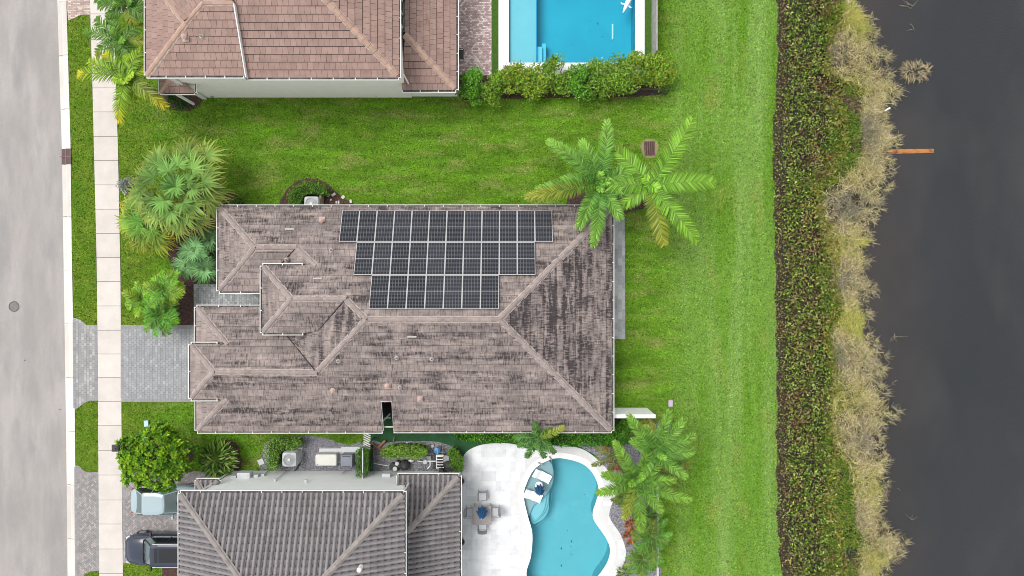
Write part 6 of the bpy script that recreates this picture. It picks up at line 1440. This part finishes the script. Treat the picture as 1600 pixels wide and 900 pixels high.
    mb = MB(); mb.tube([(hl*.985, -W*.33, .70 if kind == 'suv' else .60), (hl*1.005, 0, .70 if kind == 'suv' else .60), (hl*.985, W*.33, .70 if kind == 'suv' else .60)], .02, 6); mb.build('bumper_trim', M['chrome'], t, local=True)
    mb = MB(); mb.tube([(g1*hl+.02, -.55, zb+.03), (g1*hl-.12, .0, zb+.12)], .012, 5); mb.tube([(g1*hl+.02, .15, zb+.03), (g1*hl-.12, .6, zb+.12)], .012, 5); mb.build('wiper', M['black'], t, local=True)
    return t
M['glassc'] = mat('greenish_glass', (.11, .145, .15), rough=.08, spec=.6); M['glasst'] = mat('tinted_glass', (.012, .015, .018), rough=.05, spec=.5); M['lampg'] = mat('lamp_glass', (.55, .57, .6), rough=.15); M['tail'] = mat('red_lamp', (.35, .02, .02), rough=.3); M['chrome'] = mat('chrome_trim', (.75, .75, .76), rough=.2, metallic=.8)
M['bluep'] = mat('pale_blue_paint', (.30, .39, .43), rough=.28, spec=.6); M['blackp'] = mat('blue_black_paint', (.026, .034, .058), rough=.14, spec=.4)
for k_ in ('bluep', 'blackp'): M[k_].node_tree.nodes['Principled BSDF'].inputs['Coat Weight'].default_value = .35
p = P(205, 782.5, .8); car('parked_car', 'light blue car parked on the paver driveway under the leafy tree', (p.x+2.2, p.y, .03), 0, 4.45, 1.76, 1.44, M['bluep'], 'car')
p = P(196, 857, .6); car('parked_car', 'black-blue suv parked nose to the sidewalk on the lower driveway', (p.x+2.4, p.y, .03), math.pi, 4.75, 1.92, 1.70, M['blackp'], 'suv')

# ------------------------------------------------------------- equipment between the houses
def ac_unit(px, py, z, label, rz=0, s=.86, h=.95, cs='lgrey'):
    b = P(px, py, h); t = thing('air_conditioner', label, 'air conditioner', (b.x, b.y, .02), rz); mb = MB(); mb.rbox((0, 0, h/2), (s, s, h-.06), .1, n=5)
    mb.build('casing', M['grey'], t, local=True); mb = MB()
    for k in range(14): mb.rbox((0, 0, .12+k*.055), (s+.012, s+.012, .018), .1, ch=.004)
    mb.build('side_louvre', M['lgrey'], t, local=True)
    mb = MB(); r0 = s*.40; k = 32
    ring_o = []; ring_i = [(r0*math.cos(2*math.pi*i/k), r0*math.sin(2*math.pi*i/k)) for i in range(k)]
    for i in range(k):
        a = 2*math.pi*i/k; c_, s_ = math.cos(a), math.sin(a); m_ = (abs(c_)**6+abs(s_)**6)**(-1/6); ring_o.append((s/2*c_*m_, s/2*s_*m_))
    V = [(*p_, h-.02) for p_ in ring_o]+[(*p_, h+.03) for p_ in ring_i]; F = [(i, (i+1) % k, k+(i+1) % k, k+i) for i in range(k)]; mb.mesh(V, F)
    V = [(*p_, h-.02) for p_ in ring_o]+[(*p_, h-.10) for p_ in ring_o]; mb.mesh(V, [(i, k+i, k+(i+1) % k, (i+1) % k) for i in range(k)]); mb.build('top_cover', M['acw'], t, local=True)
    mb = MB(); mb.tube([(0, 0, h-.12), (0, 0, h-.10)], r0, 24); mb.build('fan_well', M['dark'], t, local=True)
    mb = MB()
    for j in range(5):
        a = j*1.2566; V = [(.07*math.cos(a), .07*math.sin(a), h-.05), (r0*.92*math.cos(a-.25), r0*.92*math.sin(a-.25), h-.06), (r0*.92*math.cos(a+.42), r0*.92*math.sin(a+.42), h-.03), (.07*math.cos(a+.5), .07*math.sin(a+.5), h-.03)]; mb.mesh(V, [(0, 1, 2, 3)])
    mb.build('fan_blade', M['grey'], t, local=True); mb = MB()
    for j in range(1, 6):
        rr = r0*j/5.6; pts = [(rr*math.cos(2*math.pi*i/24), rr*math.sin(2*math.pi*i/24), h+.02) for i in range(25)]; mb.tube(pts, .006, 4, cap=False)
    for j in range(12): a = j*math.pi/6; mb.tube([(.05*math.cos(a), .05*math.sin(a), h+.024), (r0*math.cos(a), r0*math.sin(a), h+.024)], .005, 4)
    mb.tube([(0, 0, h+.02), (0, 0, h+.05)], .09, 16); mb.build('fan_grille', M['lgrey'], t, local=True)
    mb = MB(); mb.box((0, 0, .0), (s+.15, s+.15, .06)); mb.build('base_pad', M['lgrey'], t, local=True); return t
M['acw'] = mat('ac_top_cover', (.44, .46, .48), (.40, .42, .44), 3, .45)
ac_unit(486.5, 318, 0, 'air conditioner with grey fan top half under the solar house eave')
ac_unit(452, 718, 0, 'air conditioner with grey fan top beside the L-shaped hedge, between the houses', h=1.0)
mb = MB(); b = P(500, 312, .3); mb.box((b.x+.1, b.y, .3), (.12, .9, .6)); mb.box((b.x-.25, b.y+.42, .3), (.6, .1, .6)); prop(mb.build('timber_screen', mat('tan_board', (.33, .27, .17), (.26, .21, .14), 4, .8)), 'tan board corner screen behind the air conditioner above the roof', 'screen')
p = P(510, 718, .7); t = thing('standby_generator', 'long white rounded generator housing on the grey gravel', 'generator', (p.x, p.y, .02)); mb = MB(); mb.rbox((0, 0, .38), (1.25, .66, .72), .08, ch=.05); mb.build('housing', M['beige'], t, local=True)
mb = MB(); mb.rbox((0, -.01, .77), (1.30, .70, .08), .10, ch=.04); mb.build('lid', M['beige'], t, local=True); mb = MB(); mb.box((.1, .08, 0), (1.45, .9, .08)); mb.build('base_pad', M['lgrey'], t, local=True); mb = MB(); mb.box((-.53, -.27, .812), (.06, .05, .008)); mb.build('lid_latch', M['dark'], t, local=True)
p = P(541.5, 720.5, .7); t = thing('equipment_box', 'dark blue-grey utility box standing on a pale pad next to the generator', 'utility box', (p.x, p.y, .02)); mb = MB(); mb.rbox((0, 0, .38), (.72, .78, .72), .06, ch=.03); mb.build('housing', M['slate'] if 'slate' in M else mat('slate_blue_box', (.20, .22, .27), (.17, .19, .24), 4, .5), t, local=True)
mb = MB(); mb.box((.10, .25, 0), (1.2, .95, .07)); mb.build('base_pad', M['lgrey'], t, local=True); mb = MB(); mb.box((0, -.30, .76), (.5, .04, .03)); mb.box((0, .30, .76), (.5, .04, .03)); mb.build('handle', M['dark'], t, local=True)
# low curved edging and stepping stone
mb = MB(); mb.tube([P(463, 700, .05), P(469, 708, .05), P(470, 722, .05), P(463, 733, .05), P(458, 738, .05)], .05, 8); prop(mb.build('garden_edging', M['black']), 'curved black edging round the air conditioner between the houses', 'edging')
def slab(px, py, s1, s2, rz, h, label, name, cat, m, group=None, z0=0.0):
    p = P(px, py, h); mb = MB(); mb.rbox((p.x, p.y, z0+h/2), (s1, s2, h), .02, rz=rz, ch=.008, n=2); return prop(mb.build(name, m), label, cat, group)
slab(407.5, 722, .36, .36, R(25), .06, 'loose grey square paving stone left of the L-shaped hedge', 'paving_stone', 'paving stone', M['lgrey'])
for x, y, a, s1, s2, lb in ((513, 305, 40, .20, .15, 'small white block lying left in the mulch right of the air conditioner'), (521, 304, 35, .26, .15, 'larger white block lying topmost in the mulch behind the roof'), (536, 308, 45, .22, .18, 'pinkish block at the mulch edge above the solar panels'), (548, 314.5, 5, .14, .22, 'pale block standing at the right end of the mulch bed'), (529, 316, 0, .10, .20, 'narrow white stone close to the roof eave'), (525.5, 316, 0, .09, .16, 'narrow pale stone beside another near the roof eave'), (517, 312, 60, .12, .08, 'little pale stone in the centre of the mulch')):
    slab(x, y, s1, s2, R(a), .08, lb, 'garden_stone', 'stone', mat('pale_block', (.62, .57, .54), (.5, .46, .44), 9, .8) if 'pale_block' not in bpy.data.materials else bpy.data.materials['pale_block'], z0=.02)
slab(1048, 630.5, .26, .40, 0, .12, 'pinkish plastic utility lid in the right-hand lawn level with the white wall', 'utility_lid', 'utility box', mat('pink_plastic', (.45, .36, .48), rough=.6))
slab(228, 662, .26, .38, R(5), .14, 'pale blue utility lid in the front lawn above the tree', 'utility_lid', 'utility box', mat('pale_blue_plastic', (.38, .55, .60), rough=.6))
slab(248, 667, .32, .30, R(8), .12, 'worn brown-grey utility lid at the top edge of the leafy tree', 'utility_lid', 'utility box', mat('worn_lid', (.30, .25, .22), (.4, .36, .33), 12, .8))
# drain grate in the lawn
p = P(1015, 232, 0); t = thing('yard_drain', 'square brown drain grate ringed by bare soil in the lawn by the bright palm', 'drain', (p.x, p.y, 0), R(3)); mb = MB(); mb.prism([(p.x+.55*math.cos(a)*(1+.12*math.sin(3*a)), p.y+.68*math.sin(a)*(1+.1*math.cos(2*a))) for a in np.linspace(0, 6.28, 24)[:-1]], -.02, .008); mb.build('bare_rim', mat('dry_rim', (.26, .22, .12), (.16, .16, .06), 9, .95), t).rotation_euler = (0, 0, 0)
mb = MB(); mb.box((0, 0, .008), (.66, .88, .016)); mb.build('pit', mat('rust_pit', (.05, .025, .02), (.09, .05, .04), 10, .9), t, local=True); mb = MB()
for k in range(5): mb.box((-.28+k*.14, 0, .03), (.05, .84, .03))
mb.box((0, .43, .03), (.70, .05, .035)); mb.box((0, -.43, .03), (.70, .05, .035)); mb.build('grate', mat('rusty_grate', (.16, .09, .08), (.1, .06, .055), 9, .8), t, local=True)
# manhole and painted kerb inlet
p = P(22, 479, -.1); t = thing('manhole_cover', 'round dark manhole cover set in the road', 'manhole cover', (p.x, p.y, -.096)); mb = MB(); mb.tube([(0, 0, -.02), (0, 0, .006)], .29, 28); mb.build('cover', mat('cast_iron', (.11, .11, .11), (.17, .165, .16), 18, .7, fine=.4, fscale=30), t, local=True)
mb = MB(); mb.tube([(.31*math.cos(a), .31*math.sin(a), .004) for a in np.linspace(0, 6.2832, 29)], .02, 5, cap=False); mb.build('ring', M['dark'], t, local=True)
p = P(103, 244.5, 0); t = thing('kerb_inlet', 'dark maroon painted drain inlet in the pale kerb', 'drain inlet', (p.x, p.y, -.1)); mb = MB(); mb.box((-.16, 0, .0), (.34, .98, .02)); mb.box((.17, 0, .09), (.35, .98, .10)); mb.build('cover', mat('maroon_paint', (.075, .03, .03), (.05, .022, .022), 5, .6), t, local=True)
mb = MB(); mb.box((.02, 0, .10), (.02, .98, .13)); mb.box((.0, .0, .07), (.70, .018, .165)); mb.build('joint', mat('pink_grout', (.30, .16, .17), rough=.8), t, local=True)
# street lamp
p = P(238, 676.5, 0); hd = P(181, 700, 4.15); t = thing('street_lamp', 'black street lamp with square head over the sidewalk beside the leafy tree', 'street lamp', (p.x, p.y, 0))
tp = P(190, 697, 4.15); tpx = (tp.x-p.x, tp.y-p.y)
mb = MB(); mb.tube([(0, 0, 0), (tpx[0]*.35, tpx[1]*.35, 2.1), (tpx[0], tpx[1], 4.15)], [.085, .065, .055], 10); mb.build('pole', M['black'], t, local=True); mb = MB(); mb.tube([(0, 0, 0), (0, 0, .35)], [.17, .11], 12); mb.build('base', M['black'], t, local=True)
h_ = (hd.x-p.x, hd.y-p.y); mb = MB(); mb.box((h_[0], h_[1], 4.18), (.38, .38, .10)); mb.box((h_[0], h_[1], 4.245), (.30, .30, .04), taper=.7); mb.tube([(h_[0], h_[1], 4.26), (h_[0], h_[1], 4.33)], .05, 10); mb.tube([(h_[0], h_[1], 4.15), (tpx[0], tpx[1], 4.15)], .04, 8); mb.build('lamp_head', M['black'], t, local=True)
mb = MB(); mb.box((h_[0], h_[1], 4.125), (.30, .30, .02)); mb.build('lens', M['lampg'], t, local=True)
# privacy wall east of the roof
A = P(950, 637.5, 0); B = P(1011, 637.5, 0); mb = MB(); mb.box(((A.x+B.x)/2, A.y-.06, 1.2), (B.x-A.x, .16, 2.4)); mb.box(((A.x+B.x)/2, A.y-.06, 2.43), (B.x-A.x+.04, .22, .06)); t = thing('privacy_wall', 'plain white free-standing wall running out from the right side of the stained roof', 'wall', (A.x, A.y, 0)); mb.build('wall_panel', M['wallw'], t)
# fences
def fence(a, b, h, label, m, name='fence', post=1.8, slat='h', pr=.035, group=None, cat='fence'):
    a = Vector((a[0], a[1], 0)); b = Vector((b[0], b[1], 0)); t = thing(name, label, cat, tuple(a), 0, group); d = b-a; L_ = d.length; d.normalize(); rz = math.atan2(d.y, d.x); k = max(1, round(L_/post))
    for i in range(k+1): mb = MB(); p_ = a+d*(L_*i/k); mb.box((p_.x, p_.y, h/2), (pr*1.6, pr*1.6, h), 0, rz); mb.build('post', m, t)
    mb = MB(); c = (a+b)/2
    for z in (.12, h-.1): mb.box((c.x, c.y, z), (L_, pr, .05), 0, rz)
    if slat == 'solid': mb.box((c.x, c.y, h/2), (L_, pr*1.1, h-.3), 0, rz); mb.box((c.x, c.y, h), (L_, pr*2.4, .04), 0, rz)
    else:
        for i in range(int(L_/.11)): p_ = a+d*(i*.11); mb.box((p_.x, p_.y, h/2), (.018, .018, h-.15), 0, rz)
    mb.build('panel', m, t); return t
a, b = P(1018.5, -80, 0), P(1018.5, 92, 0); fence(a, b, 1.5, 'grey panel fence right of the blue pool', mat('weathered_fence', (.33, .33, .31), (.22, .22, .21), 3, .7), slat='solid')
a, b = P(718, 144.5, 0), P(1040, 148, 0); fence(a, b, 1.25, 'black picket fence buried in the pool hedge', M['dark'])
a, b = P(576.5, 737, 0), P(576.5, 690, 0); fence(a, b, 1.8, 'thin pale fence running from the slatted gate to the white wall', M['lgrey'], slat='solid', pr=.02)
p = P(1027, 745, 0); q2 = P(1026, 1000, 0); mb = MB(); mb.box(((p.x+q2.x)/2, (p.y+q2.y)/2, .14), (.10, (p.y-q2.y), .32)); prop(mb.build('garden_border', M['lgrey']), 'low pale border wall between the pool planting bed and the lawn', 'border wall')
# gate by the fence: slanted pale slats
p = P(576, 681, 0); t = thing('folded_gate', 'narrow gate of slanted pale slats under the roof eave beside the fence', 'gate', (p.x+.1, p.y, 0)); mb = MB()
for k in range(7): mb.box((.02, .32-k*.13, 1.0+.02*k), (.48, .055, .06), 0, R(-28))
mb.build('slat', M['whitem'], t, local=True); mb = MB(); [mb.box((x_, -.1, .75), (.05, .05, 1.5)) for x_ in (-.24, .26)]; mb.build('post', M['dark'], t, local=True)
# cut timbers
def timber(pts, r, label): mb = MB(); mb.tube([P(x, y, z) for x, y, z in pts], r, 8); prop(mb.build('cut_timber', M['wood']), label, 'timber')
timber([(591, 700, .12), (602, 688, .2)], .075, 'thick orange-brown log end lying on the dark turf'); timber([(580, 692, .2), (593, 701, .12), (597, 703, .1)], .05, 'brown log running from the slatted gate to the thick log'); timber([(590, 703, .08), (604, 701, .08)], .05, 'short orange timber at the edge of the pump gravel')
timber([(613, 700, .03), (616, 682, .25)], .022, 'thin brown stick leaning over the edge of the dark turf')
# downspout extension, broom-like pole with green sleeve
p = P(579, 705, .1); q2 = P(579, 716, .1); mb = MB(); mb.tube([p, q2], .05, 8); o1 = mb; t = thing('pool_net_pole', 'white pole end with a dark green sleeve lying on the pump gravel', 'pole', (p.x, p.y, 0)); o1.build('pole', M['whitem'], t)
mb = MB(); a, b = P(580, 716, .15), P(580.5, 735, .15); mb.tube([a, b], [.07, .12], 10); mb.build('sleeve', mat('green_plastic', (.01, .11, .09), rough=.5), t)
mb = MB(); mb.tube([P(584, 724, .1), P(610, 728.5, .1)], .025, 8); prop(mb.build('pvc_pipe', M['white']), 'single white pipe running right from the green sleeve', 'pipe')
# pump with two strainer lids and its dark tank
p = P(620, 729, .3); t = thing('pool_pump', 'black pool pump with two round grey lids behind the oblong hedge', 'pool pump', (p.x, p.y, .02)); mb = MB(); mb.tube([(-.15, 0, .12), (.55, .05, .16)], .17, 14); mb.tube([(-.25, 0, 0), (-.25, 0, .34)], .22, 16); mb.tube([(.05, .22, 0), (.05, .22, .30)], .15, 14); mb.build('housing', M['black'], t, local=True)
mb = MB(); mb.tube([(-.10, -.12, .34), (-.10, -.12, .39)], .14, 16); mb.build('strainer_lid', M['lgrey'], t, local=True); mb = MB(); mb.tube([(.02, .2, .33), (.02, .2, .38)], .12, 16); mb.build('strainer_lid', M['lgrey'], t, local=True)
p = P(632, 727, .3); t = thing('pump_tank', 'matt black round tank between the pump lids and the white pipes', 'tank', (p.x, p.y, .02)); mb = MB(); mb.tube([(0, 0, 0), (0, 0, .4), (0, 0, .5)], [.3, .3, .16], 18); mb.build('shell', M['black'], t, local=True); mb = MB(); mb.tube([(0, 0, .5), (0, 0, .56)], .08, 12); mb.build('cap', M['dark'], t, local=True)
# manifold of white pipes with black valves
p = P(686, 722, .4); t = thing('pipe_manifold', 'rack of white pool pipes with black valves by the blue filter', 'pipework', (p.x, p.y, .02)); mb = MB()
for k in range(5): mb.tube([(-.14, .34-k*.17, .38), (.26, .34-k*.17, .38)], .032, 8)
mb.tube([(-.16, -.42, .33), (-.16, .42, .33)], .03, 8); mb.tube([(-.16, .42, .36), (.28, .42, .36)], .035, 8); mb.tube([(-.2, .06, .4), (-.75, .06, .4)], .035, 8); mb.tube([(-.55, .06, .4), (-.55, -.22, .38), (-.72, -.42, .36)], .04, 8)
mb.tube([(.24, -.42, .4), (-.1, -.42, .4)], .03, 8); mb.tube([(.3, -.3, .4), (.12, -.6, .35)], .035, 8); mb.build('pipe', M['white'], t, local=True)
mb = MB(); mb.tube([(-1.0, -.0, .3), (-1.35, .05, .3)], .03, 8); mb.build('pipe', M['white'], t, local=True); mb = MB(); mb.tube([(-1.6, .05, .3), (-1.9, .06, .3)], .035, 8); mb.tube([(-1.75, .0, .3), (-1.75, .14, .3)], .045, 8); mb.build('pipe', M['white'], t, local=True)
for k in range(5):
    mb = MB(); mb.box((.05, .34-k*.17-.085, .40), (.12, .07, .10)); mb.tube([(.05, .34-k*.17-.085, .44), (.05, .34-k*.17-.085, .50)], .03, 6); mb.build('valve', M['black'], t, local=True)
mb = MB(); mb.box((.0, -.02, .05), (.75, .95, .1)); mb.build('base', M['dark'], t, local=True); mb = MB(); mb.tube([(-.85, .02, .0), (-.85, .02, .44)], .14, 14); mb.tube([(-.85, .02, .44), (-.85, .02, .48)], [.15, .1], 14); mb.build('chlorinator', M['lgrey'], t, local=True)
p = P(683, 704, .7); t = thing('pool_filter', 'round blue-topped pool filter with a pale handle across it', 'pool filter', (p.x, p.y, .02)); mb = MB(); mb.tube([(0, 0, 0), (0, 0, .7)], .2, 20); mb.build('tank', M['lgrey'], t, local=True); mb = MB(); mb.tube([(0, 0, .7), (0, 0, .76), (0, 0, .79)], [.20, .19, .08], 20); mb.build('lid', mat('blue_lid', (.02, .16, .38), rough=.4), t, local=True); mb = MB(); mb.tube([(.02, -.2, .82), (.02, .2, .82)], .018, 6); mb.build('handle', M['lampg'], t, local=True)
mb = MB(); mb.tube([P(692, 699, .5), P(692, 709, .5)], .015, 6); prop(mb.build('thin_rod', M['lgrey']), 'thin pale rod just right of the blue filter', 'rod')
slab(697, 717, .36, .42, 0, .3, 'flat grey utility cover between the pipes and the small hedge', 'equipment_cover', 'utility box', M['grey']); slab(670, 717, .30, .36, 0, .25, 'small dull grey box left of the pipe rack', 'equipment_cover', 'utility box', M['grey'])
p = P(700, 728, .5); t = thing('pool_heater', 'black square equipment tank squeezed between pipes and hedge', 'tank', (p.x, p.y, .02)); mb = MB(); mb.rbox((0, 0, .3), (.38, .55, .6), .08); mb.build('casing', M['black'], t, local=True); mb = MB(); mb.tube([(-.02, .05, .6), (-.02, .05, .63)], .11, 12); mb.build('cap', M['dark'], t, local=True)
p = P(689, 737, .9); t = thing('small_drum', 'small black drum standing against the white wall by the roof corner', 'drum', (p.x, p.y, .02)); mb = MB(); mb.tube([(0, 0, 0), (0, 0, .85)], .14, 14); mb.build('drum', M['black'], t, local=True); mb = MB(); mb.tube([(0, 0, .85), (0, 0, .88)], [.15, .12], 14); mb.build('lid', M['dark'], t, local=True)
for x, y, lb, s_ in ((675.5, 697.5, 'pale rounded stone near the blue filter', .11), (636, 692.5, 'small pale stone on the rim of the pump gravel', .08)):
    p = P(x, y, .1); mb = MB(); mb.tube([(p.x, p.y, 0), (p.x, p.y, s_*.8), (p.x, p.y, s_*1.1)], [s_, s_*.9, s_*.4], 9); prop(mb.build('garden_stone', M['beige']), lb, 'stone')
# roof slot courtyard door frame
mb = MB(); p = P(604, 650, 1.5); mb.box((p.x, p.y, 2.1), (.7, .05, .06)); prop(mb.build('gate_rail', M['whitem']), 'pale rail crossing the dark slot in the stained roof', 'rail')
# orange pipe in the lake, white debris
a, b = P(1388, 237, LZ+.02), P(1459, 235.5, LZ+.02); t = thing('orange_pipe', 'rusty orange pipe lying just at the surface of the lake', 'pipe', (a.x, a.y, LZ)); mb = MB(); mb.tube([(a.x, a.y, LZ-.13), (b.x, b.y, LZ-.15)], .20, 14); mb.build('pipe', mat('rusty_orange', (.42, .17, .045), (.33, .12, .035), 3, .8, c3=(.10, .045, .025), s3=3.2), t)
mb = MB(); p = P(1386, 171, LZ+.6); mb.tube([(p.x-.15, p.y-.08, LZ+.62), (p.x+.16, p.y+.09, LZ+.66)], [.05, .05], 8); prop(mb.build('plastic_bottle', M['white']), 'white plastic bottle caught in the dry reeds above the orange pipe', 'bottle')
# cut twigs on the lawn
mb = MB(); mb.tube([P(888, 179, .02), P(893, 177, .04), P(897, 176, .02)], .02, 5); mb.tube([P(892, 178, .03), P(896, 181, .02)], .015, 5); mb.tube([P(900, 174, .02), P(900, 180, .02)], .01, 5); prop(mb.build('dry_twig', mat('straw', (.45, .36, .18), rough=.9)), 'small dry twig on the lawn below the pool hedge', 'twig')
# dark spots on the road
for x, y, lb in ((39, 563, 'small dark stain on the road right of and below the manhole'), (94, 640, 'faint dark stain on the road near the kerb, above the tree line')):
    p = P(x, y, -.1); mb = MB(); mb.prism([(p.x+.045*math.cos(a_)*(1+.3*math.sin(2*a_)), p.y+.045*math.sin(a_)) for a_ in np.linspace(0, 6.28, 10)[:-1]], -.11, -.094); prop(mb.build('oil_stain', M['dark']), lb, 'stain')
